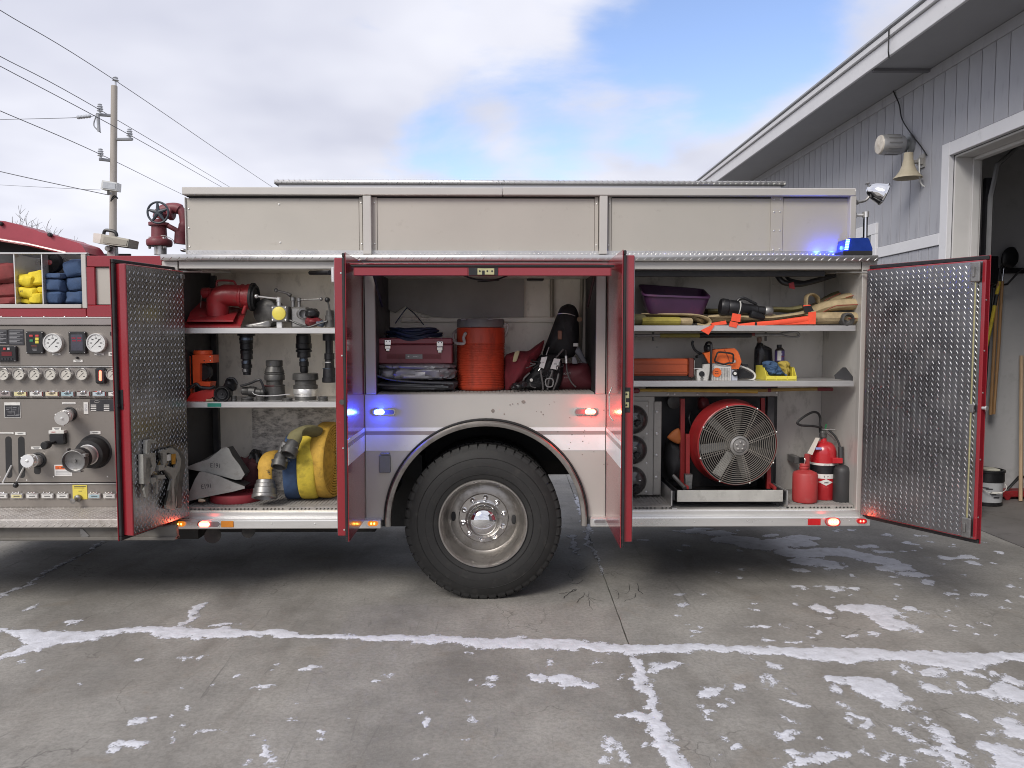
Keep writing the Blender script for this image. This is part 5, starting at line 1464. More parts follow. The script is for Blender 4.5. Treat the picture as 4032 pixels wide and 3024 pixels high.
# pilot lamp
pl = cbox("pilot_lamp", black, cB, 1648, 972, 1838, 1245, YP - .03, YP - .0005, .01)
mb = MB(); q0, q1 = cB(1748, 1035, YP - .031), cB(1748, 1172, YP - .031); mb.tube([q0, q1], .0085, 12); mb.ball(q0, .0085); mb.ball(q1, .0085); mb.build("lit_lens", glow("pilot_red", (1, .10, .06), 3.2), pl)
wl = [(.2, .3, .8, .45), (.28, .55, .72, .7)]
plate("label", label_w, cB, 905, 715, 1055, 748, bars=wl); plate("label", label_w, cB, 1645, 715, 1805, 748, bars=wl); plate("label", label_w, cB, 1278, 825, 1440, 868, bars=wl); plate("label", label_w, cB, 1890, 690, 2010, 758, bars=wl)
cbox("toggle_box", black, cB, 1912, 338, 2010, 405, YP - .01, YP - .0005, .003)
mb = MB(); mb.lathe(cB(1352, 790, YP - .0005), (0, -1, 0), [(.008, 0), (.008, .012), (.005, .016)], 14); mb.build("knob", black, truck)
tints = [mauve, label_y, label_w, mat("label_cream", (.62, .54, .36), .45), label_b, mat("label_grey", (.40, .39, .38), .45), mat("label_skyblue", (.42, .50, .55), .45), label_w]
for k in range(-1, 9):
    u = 20 + 274 * k; tint = tints[(k + 0) % 8]
    y_ = YP - .02
    hd = cbox("pull_handle", chrome, cB, u - 65, 1372, u + 175, 1468, y_, YP - .0005, .004)
    cbox("label", tint, cB, u - 48, 1390, u + 158, 1452, y_ - .002, y_ - .0004, .0005, hd)
    cbox("print", ink, cB, u + 0, 1408, u + 110, 1416, y_ - .003, y_ - .0022, 0, hd); cbox("print", ink, cB, u + 20, 1426, u + 90, 1433, y_ - .003, y_ - .0022, 0, hd)
    mb = MB(); a_ = cB(u + 65, 1395, YP - .028); mb.tube([a_ + Vector((.013 * cos(t * pi / 8), 0, .013 * sin(t * pi / 8))) for t in range(-1, 10)], .003, 6); mb.ball(a_ + Vector((-.011, -.002, .004)), .004, 8, 6); mb.ball(a_ + Vector((.009, -.002, .004)), .004, 8, 6); mb.build("grip", chrome, hd)
for k, (u0, tint) in enumerate(((-90, label_w), (-55, label_w), (112, label_y), (280, label_w), (446, mauve), (612, mauve), (958, label_b), (1120, mauve), (1290, label_w))):
    if k == 0: continue
    hd = cbox("pull_handle", alu, cD, u0, 398, u0 + 134, 452, YP - .018, YP - .0005, .003)
    cbox("label", label_w if tint is mauve else tint, cD, u0 + 12, 410, u0 + 122, 442, YP - .0205, YP - .0184, .0004, hd); cbox("print", ink, cD, u0 + 35, 421, u0 + 100, 430, YP - .0215, YP - .0209, 0, hd)
    for du in (30, 95):
        mb = MB(); mb.ball(cD(u0 + du, 384, YP - .014), .0055, 10, 6); mb.build("knob", chrome, hd)
    mb = MB(); mb.tube([cD(u0 + 25, 400, YP - .02), cD(u0 + 65, 385, YP - .03), cD(u0 + 105, 400, YP - .02)], .003, 6); mb.build("grip", chrome, hd)
pcd = plate("placard", yellow, cD, 790, 305, 950, 460, bars=[(.1, .08, .9, .13), (.1, .18, .8, .22), (.4, .4, .65, .44)], t=.003)
mb = MB(); q = cD(862, 440, YP - .003); mb.lathe(q, (-.1, -1, -.15), [(.022, 0), (.024, .02), (.014, .03), (.012, .06), (.02, .07), (.006, .075)], 14); attach(mb.build("drain_knob", coupling, None), truck)
# lower panel fittings
dg = plate("diagram_plate", label_w, cC, 75, 108, 356, 378); cbox("diagram", dkgrey, cC, 84, 158, 346, 368, YP - .0052, YP - .0042, 0, dg)
mb = MB()
for (a0, b0, a1, b1) in ((105, 200, 190, 208), (220, 195, 290, 203), (105, 230, 160, 238), (215, 235, 285, 243), (130, 270, 250, 278), (150, 290, 210, 296), (250, 265, 258, 340), (125, 330, 330, 338), (200, 180, 208, 270), (320, 190, 328, 320), (280, 320, 340, 326)):
    A, B = cC(a0, b0, YP - .0055), cC(a1, b1, YP - .0055); mb.poly([(A.x, A.y, A.z), (B.x, A.y, A.z), (B.x, A.y, B.z), (A.x, A.y, B.z)])
kind(mb.build("diagram_print", plate_txt, dg, smooth=0), "stuff")
plate("label", label_w, cC, 1080, 106, 1316, 140, bars=[(.08, .4, .92, .6)], bar_m=plate_txt); plate("label", label_w, cC, 1456, 106, 1536, 312, bars=[(.2, .15, .8, .75)], bar_m=alu)
dp_ = plate("data_plate", dkgrey, cC, 1566, 55, 2300, 260, bars=[(.02 + .31 * j, .45 + .15 * k, .15 + .31 * j, .52 + .15 * k) for j in range(3) for k in range(4)], bar_m=label_w)
mb = MB(); q = cC(1685, 95, YP - .0045)
prev = None
mb.tube([q + Vector((.0175 * cos(t * pi / 8), 0, .0068 * sin(t * pi / 8))) for t in range(16)], .0008, 4, closed=True); mb.build("oval_badge", label_w, dp_)
def cap_unit(u, v, r_out, u2, v2, r_cap, L_, name):
    y0 = YP - .001; c0 = cC(u, v, y0); k_ = 500 / 2212 * mpp(YP)
    mb = MB(); mb.lathe(c0, (0, -1, 0), [(r_out * k_, 0), (r_out * k_, .006), (r_out * k_ * .85, .01), (r_out * k_ * .8, .002)], 32); o = mb.build(name, rubber, truck)
    c1_ = cC(u2, v2, y0 - L_); ax = c1_ - c0; R_ = r_cap * 500 / 2212 * mpp(y0 - L_); n_ = ax.length
    mb = MB(); mb.lathe(c0, ax, [(R_ * .8, 0), (R_ * .82, n_ * .45), (R_ * 1.0, n_ * .5), (R_ * 1.04, n_ * .55), (R_ * 1.0, n_ * .62), (R_ * .92, n_ * .64), (R_ * .92, n_ * .72), (R_ * 1.05, n_ * .75), (R_ * 1.05, n_ * .95), (R_ * .98, n_), (R_ * .2, n_), (R_ * .18, n_ + .008), (.001, n_ + .01)], 32)
    e = ax.normalized()
    for k in range(3):
        a_ = k * 2.09 + .6; d = Vector((cos(a_), 0, sin(a_))); mb.cyl(c0 + ax * .86 + d * R_, c0 + ax * .86 + d * (R_ * 1.22), .006)
    mb.build("outlet_cap", alu_bright, o); return o
cap_unit(1215, 312, 125, 1075, 390, 118, .15, "discharge_outlet")
cap_unit(668, 1115, 138, 470, 1130, 115, .13, "drain_outlet")
mb = MB(); mb.prism([cC(595, 1230, YP - .002), cC(705, 1230, YP - .002), cC(705, 1330, YP - .002), cC(680, 1358, YP - .002), cC(620, 1358, YP - .002), cC(592, 1330, YP - .002)], YP - .0006); mb.build("drain_slot", dark, truck, smooth=0)
y0 = YP - .001; c0 = cC(1650, 965, y0); k_ = 500 / 2212 * mpp(YP)
mb = MB(); mb.lathe(c0, (0, -1, 0), [(300 * k_, 0), (285 * k_, .003), (.24 * 300 * k_, .004)], 40); suc = mb.build("suction_inlet", dark, truck)
cap_c = cC(1275, 1140, y0 - .28); ax = cap_c - c0; n_ = ax.length
mb = MB(); mb.lathe(c0, ax, [(262 * k_, 0), (262 * k_, .05), (240 * k_, .085), (185 * k_, .09)], 40); mb.build("rubber_collar", rubber, suc)
mb = MB(); mb.lathe(c0, ax, [(178 * k_, .09), (180 * k_, .094), (168 * k_, .10), (165 * k_, .18)], 40); mb.build("inlet_pipe", alu_bright, suc)
mb = MB(); mb.lathe(c0, ax, [(172 * k_, .172), (182 * k_, .178), (182 * k_, .215), (176 * k_, .22)], 40); mb.build("cap_gasket", rubber, suc)
mb = MB(); mb.lathe(c0, ax, [(180 * k_, .222), (186 * k_, .226), (186 * k_, .275), (190 * k_, .278), (190 * k_, n_), (178 * k_, n_ + .002), (165 * k_, n_ - .02), (150 * k_, n_ - .024), (30 * k_, n_ - .024), (26 * k_, n_ - .012), (.001, n_ - .012)], 40)
for k in range(4):
    a_ = k * pi / 2 + .5; d = Vector((cos(a_), 0, sin(a_))); p_ = c0 + ax * .93 + d * 186 * k_; mb.box(p_ - Vector((.008, .02, .008)), p_ + d * .012 + Vector((.008, .02, .008)), .003)
mb.build("suction_cap", coupling, suc)
ws = plate("warning_sticker", mat("sticker_white", (.70, .69, .67), .5), cC, 948, 1195, 1254, 1390, t=.002)
cbox("sticker_header", mat("sticker_orange", (.62, .12, .03), .5), cC, 962, 1212, 1242, 1275, YP - .0032, YP - .0022, 0, ws)
mb = MB(); p_ = cC(1115, 1244, YP - .0036); text_into(mb, "WARNING", p_, .0095, width=.04); A = cC(1000, 1258, YP - .0036); mb.poly([A, A + Vector((.010, 0, 0)), A + Vector((.005, 0, .009))]); mb.build("sticker_lettering", ink, ws, smooth=0)
cbox("sticker_lines", mat("line_grey", (.32, .32, .33), .5), cC, 975, 1300, 1232, 1312, YP - .0032, YP - .0022, 0, ws); cbox("sticker_lines", MATS["line_grey"], cC, 975, 1330, 1232, 1340, YP - .0032, YP - .0022, 0, ws); cbox("sticker_lines", MATS["line_grey"], cC, 975, 1352, 1232, 1362, YP - .0032, YP - .0022, 0, ws)
plate("label", label_w, cC, 540, 878, 728, 926, bars=wl); plate("label", label_w, cC, 1565, 608, 1752, 660, bars=wl); plate("label", label_w, cC, 262, 625, 446, 676, bars=wl); plate("label", label_w, cC, -60, 628, 236, 660, bars=[(.1, .4, .9, .6)]); plate("label", label_w, cC, 908, 545, 1066, 595, bars=wl)
rb = cbox("relief_valve", black, cC, 850, 655, 1122, 845, YP - .035, YP - .0005, .008)
vl = plate("valve_label", label_w, cC, 845, 598, 1110, 652, t=.036); 
mb = MB(); text_into(mb, "HALE", cC(925, 625, YP - .0368), .008, width=.03); mb.build("valve_lettering", btn_r, vl, smooth=0)
mb = MB(); q = cC(955, 800, YP - .036); mb.lathe(q, (-.1, -1, -.1), [(.010, 0), (.010, .06), (.024, .062)] + [(.027, .07), (.027, .105), (.022, .112), (.001, .113)], 16); mb.build("relief_knob", rubber, rb)
for (u0, u1, ut, vt, ub, vb, knob) in ((90, 200, 198, 1210, 48, 1510, False), (312, 424, 410, 1250, 288, 1490, True)):
    mb = MB(); h = (u1 - u0) / 2
    pts = [cC((u0 + u1) / 2 + h * cos(radians(t * 22.5)), 700 + h - h * sin(radians(t * 22.5)), YP - .0016) for t in range(9)] + [cC((u0 + u1) / 2 + 12 - h * cos(radians(t * 22.5)), 1425 - h + h * sin(radians(t * 22.5)), YP - .0016) for t in range(9)]
    mb.prism(pts, YP - .0006); sl = mb.build("lever_slot", dark, truck, smooth=0)
    mb = MB(); mb.tube([cC(ut, vt, YP - .002), cC(ub, vb, YP - .13)], .0065, 10); mb.build("lever", alu_bright, sl)
    if knob:
        mb = MB(); mb.ball(cC(275, 1552, YP - .14), .0165 * 1.05, 16, 10); mb.build("lever_knob", black, sl)
for (u, v) in ((935, 1403), (1872, 1400), (470, 1465), (2, 1412)):
    o = SCREW.copy(); COL.objects.link(o); o.location = cC(u, v, YP - .0005)
# running board
zstep = cD(400, 546, YP).z
dstep = ray(145, 1800 + 680 * .3617); ystep = CAM.y + dstep.y * (zstep - CAM.z) / dstep.z
xs1 = X0 - .02
zsl = P(145, 1800 + 772 * .3617, ystep).z
mb = MB(); mb.box((-4.6, ystep, zsl), (xs1, YP - .001, zstep), .005)
lugs(mb, (-4.6, YP - .004, zstep + .0002), (1, 0, 0), (0, -1, 0), (0, 0, 1), xs1 + 4.6, YP - ystep - .01, .036, .036, .026, .007, .0028, 48)
lugs(mb, (-4.6, ystep - .0002, zsl), (1, 0, 0), (0, 0, 1), (0, -1, 0), xs1 + 4.6, zstep - zsl, .045, .042, .032, .007, .0028, 40)
mb.build("running_board", step_m, truck, smooth=0)
mb = MB(); zf0 = P(145, 2126, ystep + .06).z; mb.box((-4.6, ystep + .06, zf0), (P(695, 2100, ystep + .06).x, ystep + .10, zsl - .002), .006); mb.box((-4.6, ystep + .04, zf0 - .001), (P(695, 2100, ystep + .06).x, ystep + .11, zf0 + .02), .004); mb.build("board_skirt", mat("dirty_skirt", (.15, .14, .125), .6, .2, .2, 6, dirt=((.08, .07, .06), .5, 6)), truck, smooth=0)
mb = MB(); mb.box((-4.6, ystep + .12, zf0 + .05), (X0, .8, zsl - .01)); mb.build("board_frame", grime, truck, smooth=0)
mb = MB(); mb.prism([cD(870, 785, ystep + .055), cD(900, 785, ystep + .055), cD(970, 855, ystep + .055), cD(920, 890, ystep + .055), cD(880, 880, ystep + .055)], ystep + .059); mb.build("skirt_bracket", coupling, truck, smooth=0)
# hump cover over the crosslays
out = [(-700, 120), (-300, 140), (0, 190), (60, 196), (90, 208), (235, 240), (265, 262), (400, 295), (425, 312), (545, 340), (580, 350), (690, 375), (730, 395), (830, 425), (870, 440), (900, 470), (930, 520), (945, 546)]
inn = [(760, 546), (600, 510), (300, 440), (0, 392), (-300, 360), (-700, 330)]
mb = MB(); mb.prism([cA(u, v, .16) for u, v in out + inn], .42); hump = mb.build("hose_bed_hump", mat("red_cover", (.30, .03, .05), .45, 0, .1, 4, coat=.2), truck, smooth=0)
mb = MB(); mb.prism([cA(u, v, .3) for u, v in inn[::-1]] + [cA(760, 548, .3), cA(-700, 548, .3)], .34); mb.build("hump_interior", dark, truck, smooth=0)
mb = MB(); mb.tube([cA(-700, 345, .145), cA(0, 400, .145), cA(300, 448, .145), cA(600, 517, .145), cA(720, 545, .145)], .012, 8); mb.build("hump_edge", red, hump)
for u, v in ((20, 226), (555, 346)):
    mb = MB(); mb.lathe(cA(u, v, .159), (0, -1, 0), [(.014, 0), (.015, .02), (.009, .026)], 14); mb.build("hump_knob", black, hump)
# floodlight on a post
yl = .55
lp = cbox("floodlight_post", alu, cA, 1160, 470, 1255, 600, yl, yl + .05, .004)
mb = MB(); mb.prism([cA(1108, 335, yl - .10), cA(1402, 390, yl - .10), cA(1386, 478, yl - .10), cA(1088, 440, yl - .10)], yl + .06); mb.build("floodlight_head", mat("flood_cream", (.42, .40, .34), .5, 0, .15, 8), lp, smooth=0)
mb = MB(); mb.prism([cA(1130, 360, yl - .105), cA(1385, 405, yl - .105), cA(1374, 462, yl - .105), cA(1118, 428, yl - .105)], yl - .1005); mb.build("floodlight_lens", mat("flood_lens", (.33, .31, .26), .2), lp, smooth=0)
mb = MB(); mb.prism([cA(1018, 325, yl - .05), cA(1106, 333, yl - .05), cA(1086, 438, yl - .05), cA(1010, 425, yl - .05)], yl + .05); mb.build("floodlight_side", mat("flood_white", (.66, .62, .57), .5), lp, smooth=0)
mb = MB(); mb.tube(spline([cA(1130, 338, yl - .02), cA(1150, 295, yl - .02), cA(1250, 312, yl - .02), cA(1272, 362, yl - .02)], 5), .012, 8); mb.build("floodlight_handle", black, lp)
mb = MB(); q = cA(1168, 492, yl - .03); mb.cyl(q, q + Vector((0, .06, 0)), .02); mb.build("swivel", coupling, lp)
# deck gun
yg = .75; kg = 240 / 1531 * mpp(yg)
def D(u, v, dy=0.0): return d1(u, v, yg + dy)
q = D(430, 1135); 
mb = MB(); mb.lathe(D(430, 1240), (0, 0, 1), [(280 * kg, -95 * kg), (300 * kg, -60 * kg), (305 * kg, 20 * kg), (290 * kg, 60 * kg), (210 * kg, 100 * kg), (185 * kg, 130 * kg), (175 * kg, 400 * kg), (240 * kg, 405 * kg), (240 * kg, 480 * kg), (150 * kg, 490 * kg), (150 * kg, 560 * kg)], 28)
gun = mb.build("deck_gun", maroon, truck)
mb = MB(); mb.tube(spline([D(420, 640), D(480, 470), D(640, 400), D(830, 380), D(960, 430), D(1030, 560), D(1050, 800), D(1010, 1010), D(960, 1180)], 5), [150 * kg] * 5 + [135 * kg] * 15 + [105 * kg] * 10 + [125 * kg] * 11, 14); mb.build("gun_elbow", maroon, gun)
mb = MB(); mb.tube(spline([D(640, 820), D(760, 880), D(900, 960), D(1020, 1050)], 5), 60 * kg, 12); mb.tube([D(980, 980), D(960, 1280)], 150 * kg, 14); mb.build("gun_bracket", maroon, gun)
mb = MB(); mb.lathe(D(700, 500), (1, 0, -.05), [(160 * kg, -30 * kg), (180 * kg, 0), (180 * kg, 60 * kg), (150 * kg, 90 * kg)], 20); mb.build("gun_flange", maroon, gun)
mb = MB(); mb.cyl(D(457, 1560), D(457, 1330), 148 * kg); mb.build("gun_riser", alu, gun)
hc = D(395, 490, -.17); kw = kg * .96
mb = MB(); mb.tube([hc + Vector((258 * kw * cos(t * pi / 20), 0, 258 * kw * sin(t * pi / 20))) for t in range(40)], 27 * kw, 8, closed=True)
for k in range(5):
    a_ = k * 2 * pi / 5 + .35; d = Vector((cos(a_), 0, sin(a_))); mb.tube([hc + d * 40 * kw, hc + d * 250 * kw], [55 * kw, 26 * kw], 8)
mb.lathe(hc + Vector((0, .03, 0)), (0, -1, 0), [(80 * kw, 0), (80 * kw, .03), (40 * kw, .045)], 16); mb.build("hand_wheel", mat("handwheel", (.035, .045, .06), .5, 0, .2, 12), gun)
mb = MB(); mb.cyl(hc, hc + Vector((0, .16, 0)), 50 * kw); mb.build("wheel_shaft", maroon, gun)
for (u, v) in ((185, 1335), (555, 1335), (190, 1100), (550, 1105)):
    mb = MB(); p = D(u, v, -.045 if u > 500 else 0); mb.lathe(p, (0, 0, -1), [(.012, 0), (.012, .014), (.007, .02)], 6); mb.build("flange_bolt", alu_bright, gun)
mb = MB(); mb.tube(spline([D(470, 1065, -.06), D(600, 1085, -.07), D(760, 1170, -.06), D(820, 1280, -.04)], 5), .003, 6); mb.build("lanyard", alu_bright, gun)
mb = MB(); mb.puff(d1(1045, 1440, .35), (.022, .03, .012), .9); mb.build("tail_lamp_cap", chrome, truck)
# rear work lamp, grab rail, beacon
yr = .16; kr = 782 / 2127 * mpp(yr)
c0 = c3(470, 850, yr); ax = c3(640, 810, yr - .0) - c0; ax = Vector((ax.x, -.05, ax.z - .035))
mb = MB(); mb.lathe(c3(455, 800, yr), (1, -.25, -.42), [(.01, -12 * kr), (42 * kr, 0), (78 * kr, 45 * kr), (98 * kr, 95 * kr), (112 * kr, 150 * kr), (122 * kr, 162 * kr), (122 * kr, 178 * kr), (112 * kr, 186 * kr), (.001, 196 * kr)], 28); wl_ = mb.build("work_lamp", chrome, truck)
mb = MB(); mb.tube(spline([c3(335, 942, yr), c3(380, 935, yr), c3(430, 920, yr), c3(465, 880, yr), c3(470, 830, yr)], 4), 16 * kr, 8); mb.cyl(c3(332, 942, yr), c3(350, 942, yr), 26 * kr); mb.build("lamp_arm", coupling, wl_)
mb = MB(); mb.tube([c3(455, 770, yr), c3(452, 745, yr)], .006, 6); mb.lathe(c3(452, 748, yr), (-.2, 0, 1), [(22 * kr, 0), (26 * kr, .006), (5 * kr, .012)], 12); mb.build("lamp_knob", coupling, wl_)
yr2 = .14
mb = MB(); mb.tube([c3(425, 1360, yr2), c3(430, 1060, yr2)], 24 * kr, 12); gr = mb.build("grab_rail", chrome, truck)
mb = MB(); mb.tube([c3(432, 1045, yr2), c3(432, 1105, yr2)], 34 * kr, 12); mb.tube([c3(335, 1080, yr2), c3(400, 1080, yr2)], 16 * kr, 8); mb.box(c3(328, 1110, yr2), Vector(c3(338, 1050, yr2)) + Vector((0, .04, 0)), .002); mb.build("rail_bracket", alu_bright, gr)
yb0, yb1 = -.035, .085
mb = MB(); pts0 = [(200, 1462), (208, 1400), (222, 1340), (262, 1326), (455, 1322), (470, 1340), (492, 1400), (505, 1440), (503, 1462)]
blue_lens = mat("blue_lens", (.01, .035, .22), .22, 0, .1, 20)
mb.prism([c3(u, v, yb0) for u, v in pts0], yb1); bc = mb.build("beacon", blue_lens, truck, smooth=25)
mb = MB(); a, b = c3(190, 1484, yb0 - .004), c3(507, 1462, yb0 - .004); mb.box((a.x, yb0 - .004, zl1 + .001), (b.x, yb1 + .004, b.z), .003); mb.build("beacon_base", rubber, bc, smooth=0)
for k in range(7):
    u0 = 205 + (6 - k) * 3; cbox("lit_louvre", glow_blue, c3, u0, 1338 + k * 17, u0 + 40, 1350 + k * 17, yb0 - .003, yb0 - .0005, .0005, bc)
mb = MB(); q0, q1 = c3(196, 1350, .02), c3(190, 1455, .02); mb.box((q0.x - .006, -.02, q1.z), (q0.x - .001, .07, q0.z)); mb.build("lit_lens", glow_blue, bc, smooth=0)
light_at("beacon_glow", c3(150, 1430, .04), (.02, .06, 1), .7, .02)
light_at("beacon_glow", c3(-40, 1450, .05), (.02, .06, 1), .4, .02)
# ---- hoses in the crosslay bin
def hose_stack(lab, m_, folds, grp=None, y=.05, depth=.24, seed=0):
    z = min(cA(u1, v1, y).z for (u0, v0, u1, v1, *_) in folds)
    t = thing("fire_hose", lab, "hose", (cA(folds[0][0], folds[0][3], y).x, y + .2, z), grp)
    for k, (u0, v0, u1, v1, *r_) in enumerate(folds):
        a, b = cA(u0, v0, y), cA(u1, v1, y)
        rot = r_[0] if r_ else 0
        mb = MB(); M = Matrix.Rotation(radians(rot), 3, 'Y')
        mb.puff(((a.x + b.x) / 2, y + depth / 2 + .03 * (k % 2), (a.z + b.z) / 2), ((b.x - a.x) / 2 * 1.04, depth / 2, (a.z - b.z) / 2 * 1.05), .42, .014, 22, M=M, seed=seed + k)
        mb.build("fold", m_, t)
    return t
hose_stack("dark red hose folded flat in the open bin of the pump module", hose_red, [(-150, 650, 150, 862, -6), (-150, 862, 160, 1032, -4), (-150, 1025, 168, 1112, -5)], seed=1)
hy = hose_stack("bright yellow hose bundle in the bin between the dividers", hose_bright, [(172, 770, 335, 912, 10), (240, 728, 454, 895, -8), (172, 912, 370, 1032, 5), (370, 900, 452, 975, 0), (290, 975, 454, 1096, 4), (172, 1033, 315, 1094, 8)], seed=20)
hose_stack("navy blue hose folded in the bin beside the red window panel", hose_blue, [(470, 755, 680, 820, 0), (632, 610, 882, 792, -12), (470, 820, 668, 956, 3), (665, 800, 884, 948, -2), (470, 955, 668, 1097, 0), (662, 950, 884, 1097, 0)], seed=40)
mb = MB(); text_into(mb, "NICE", cA(232, 960, .03), .014, width=.02); attach(mb.build("hose_marking", ink, None, smooth=0), hy)
q = cA(560, 648, .12); kk = .3617 * mpp(.12)
t = thing("hose_roll", "small black roll with a red hub lying on the blue hose", "hose", (q.x, q.y, q.z - 100 * kk))
mb = MB(); pr = [(30 * kk, 0)]
for k in range(6): pr += [((36 + k * 12) * kk, -.004), ((41 + k * 12) * kk, .002)]
mb.lathe((q.x, .10, q.z), (0, -1, 0), [(105 * kk, -.05)] + [(104 * kk, 0)] + pr[::-1], 32); mb.build("coil", rubber, t)
mb = MB(); mb.lathe((q.x, .10, q.z), (0, -1, 0), [(29 * kk, -.01), (27 * kk, .004), (8 * kk, .006), (6 * kk, .003)], 16); mb.build("hub", red, t)
# ---- spanner wrenches on the left door
skin, T, u_, n_, Mx_ = LD
P0 = T(0, .0915, 1.2)
def on_door(u, v, off=0.0):
    d = ray(440 + u * 400 / 1327, 1650 + v * 400 / 1327); p0 = P0 + n_ * off
    return CAM + d * ((p0 - CAM).dot(n_) / d.dot(n_))
cast = mat("cast_grey", (.33, .325, .30), .5, .5, .15, 14, dirt=((.18, .17, .15), .3, 16)); cast_shaded = mat("cast_shaded", (.12, .115, .105), .55, .4, .2, 14)
sw = thing("spanner_wrench_set", "grey cast spanner wrenches held in a bracket on the left door", "wrench", on_door(600, 1190, .0))
def shape(name, m_, pts, off, th):
    mb = MB(); mb.extrude([on_door(u, v, off) for u, v in pts], n_ * th)
    bmesh.ops.triangulate(mb.bm, faces=[f for f in mb.bm.faces if len(f.verts) > 4])
    return mb.build(name, m_, sw, smooth=0)
shape("bracket", cast, [(345, 460), (445, 455), (445, 500), (385, 505), (388, 765), (440, 765), (440, 830), (352, 845)], .0, .035)
shape("hook", cast, [(410, 275), (470, 260), (530, 290), (528, 308), (455, 312), (442, 450), (405, 450)], .0, .03)
shape("wrench", cast, [(452, 440), (545, 440), (550, 620), (530, 670), (475, 745), (455, 850), (445, 1040), (425, 1020), (398, 920), (432, 860), (410, 705), (500, 620), (500, 525), (452, 485)], .02, .015)
shape("wrench", cast, [(600, 425), (650, 395), (690, 405), (692, 560), (650, 645), (638, 560), (640, 440), (600, 440)], .016, .016)
shape("clip", cast, [(565, 600), (635, 600), (635, 665), (560, 672)], .006, .03); shape("clip", cast, [(545, 735), (645, 725), (640, 775), (545, 778)], .006, .03); shape("clip", cast, [(460, 765), (528, 762), (524, 815), (470, 850)], .012, .03)
shape("wrench", cast_shaded, [(700, 440), (690, 395), (780, 355), (870, 400), (935, 500), (945, 600), (925, 690), (880, 760), (870, 850), (895, 980), (890, 1160), (840, 1160), (845, 960), (810, 850), (800, 770), (850, 690), (880, 580), (860, 470), (790, 420)], .002, .012)  # wrench in shadow, its shade given as a darker grey
shape("wrench", cast, [(700, 440), (700, 385), (770, 375), (840, 430), (885, 530), (870, 650), (825, 745), (795, 790), (790, 850), (828, 950), (828, 1130), (800, 1185), (690, 1165), (680, 1120), (765, 1135), (785, 1000), (722, 930), (755, 800), (765, 730), (650, 655), (700, 610), (790, 640), (835, 545), (800, 460)], .015, .014)
shape("wrench_tip", cast, [(560, 800), (585, 800), (582, 980), (566, 975)], .01, .01)
shape("tag", label_w, [(705, 470), (770, 455), (770, 540), (705, 552)], .02, .003)
shape("amber_reflection", mat("amber_glint", (.45, .26, .06), .25, .6), [(778, 462), (832, 450), (828, 590), (780, 592)], .03, .003)  # golden reflection on the metal, painted as an amber piece
# ================================================================== EQUIPMENT IN THE COMPARTMENTS
def vl(mb, cf, u, y, pts, seg=24, mats=None):
    """lathe on a vertical axis: pts = (v, radius) in crop pixels"""
    k = cf.s * mpp(y); o = cf(u, pts[0][0], y)
    mb.lathe(o, (0, 0, -1), [(r * k, (v - pts[0][0]) * k) for v, r in pts], seg, mats)
def al(mb, cf, p0, p1, prof, y0, y1=None, seg=24):
    """lathe along a line between two crop points: prof = (fraction, radius px)"""
    y1 = y0 if y1 is None else y1
    a, b = cf(*p0, y0), cf(*p1, y1); k = cf.s * mpp(y0); L_ = (b - a).length
    mb.lathe(a, b - a, [(r * k, f * L_) for f, r in prof], seg)
def ct(mb, cf, pts, r, seg=8, n=5, closed=False):
    """tube through crop points (u, v, y)"""
    q = [cf(u, v, y) for u, v, y in pts]
    mb.tube(spline(q, n, closed), r, seg, closed)
def rest(cf, u, v, y, z=None):
    p = cf(u, v, y)
    if z is not None: p.z = z
    return p

# ---------------------------------------------------------------- front compartment, upper shelf
y = .26
mon = thing("portable_monitor", "red elbow pipe monitor standing on a tilted red base plate", "monitor", rest(cE, 600, 865, y, ZS1))
mb = MB(); mb.extrude([cE(228, 778, .08), cE(772, 778, .08), cE(848, 640, .42), cE(330, 540, .42)], (0, 0, -.012)); mb.build("base_plate", red_old, mon, smooth=0)
mb = MB(); q = [cE(175, 855, .07), cE(858, 855, .07), cE(935, 650, .44), cE(330, 560, .44)]; q[0].z = q[1].z = ZS1 + .014; mb.extrude(q, (0, 0, -.012)); mb.build("foot_plate", red_old, mon, smooth=0)
mb = MB(); k = cE.s * mpp(y)
mb.tube([cE(590, 735, y), cE(590, 640, y), cE(592, 560, y), cE(625, 510, y), cE(690, 485, y), cE(800, 488, y), cE(900, 498, y)], [128 * k, 126 * k, 128 * k, 132 * k, 128 * k, 126 * k, 126 * k], 24); mb.build("elbow", red_old, mon)
mb = MB(); al(mb, cE, (855, 494), (985, 506), [(0, 128), (.1, 140), (.25, 140), (.3, 132), (.6, 134), (.65, 150), (1, 150)], y); mb.build("outlet_collar", red_old, mon)
mb = MB(); al(mb, cE, (985, 506), (1045, 510), [(0, 120), (.1, 165), (.55, 165), (.6, 140), (1, 138), (1, 110), (.7, 105)], y); mb.build("outlet_seal", rubber, mon)
mb = MB(); ct(mb, cE, [(575, 385, y), (582, 325, y), (620, 312, y), (760, 318, y), (795, 345, y), (815, 392, y)], .0075); mb.build("carry_handle", red_old, mon)
mb = MB(); al(mb, cE, (525, 455), (405, 462), [(0, 52), (.2, 50), (.25, 62), (.9, 62), (1, 50)], y, seg=10); mb.build("outlet_cap", red_old, mon)
mb = MB()
for j in range(12): mb.ball(cE(398 - j * .8, 470 + j * 14, y - .03), .0035, 6, 4)
kind(mb.build("chain", alu_bright, mon), "stuff")
mb = MB(); al(mb, cE, (885, 705), (918, 610), [(0, 14), (.15, 22), (.9, 20), (1, 12)], y - .1); mb.build("lever", red_old, mon)

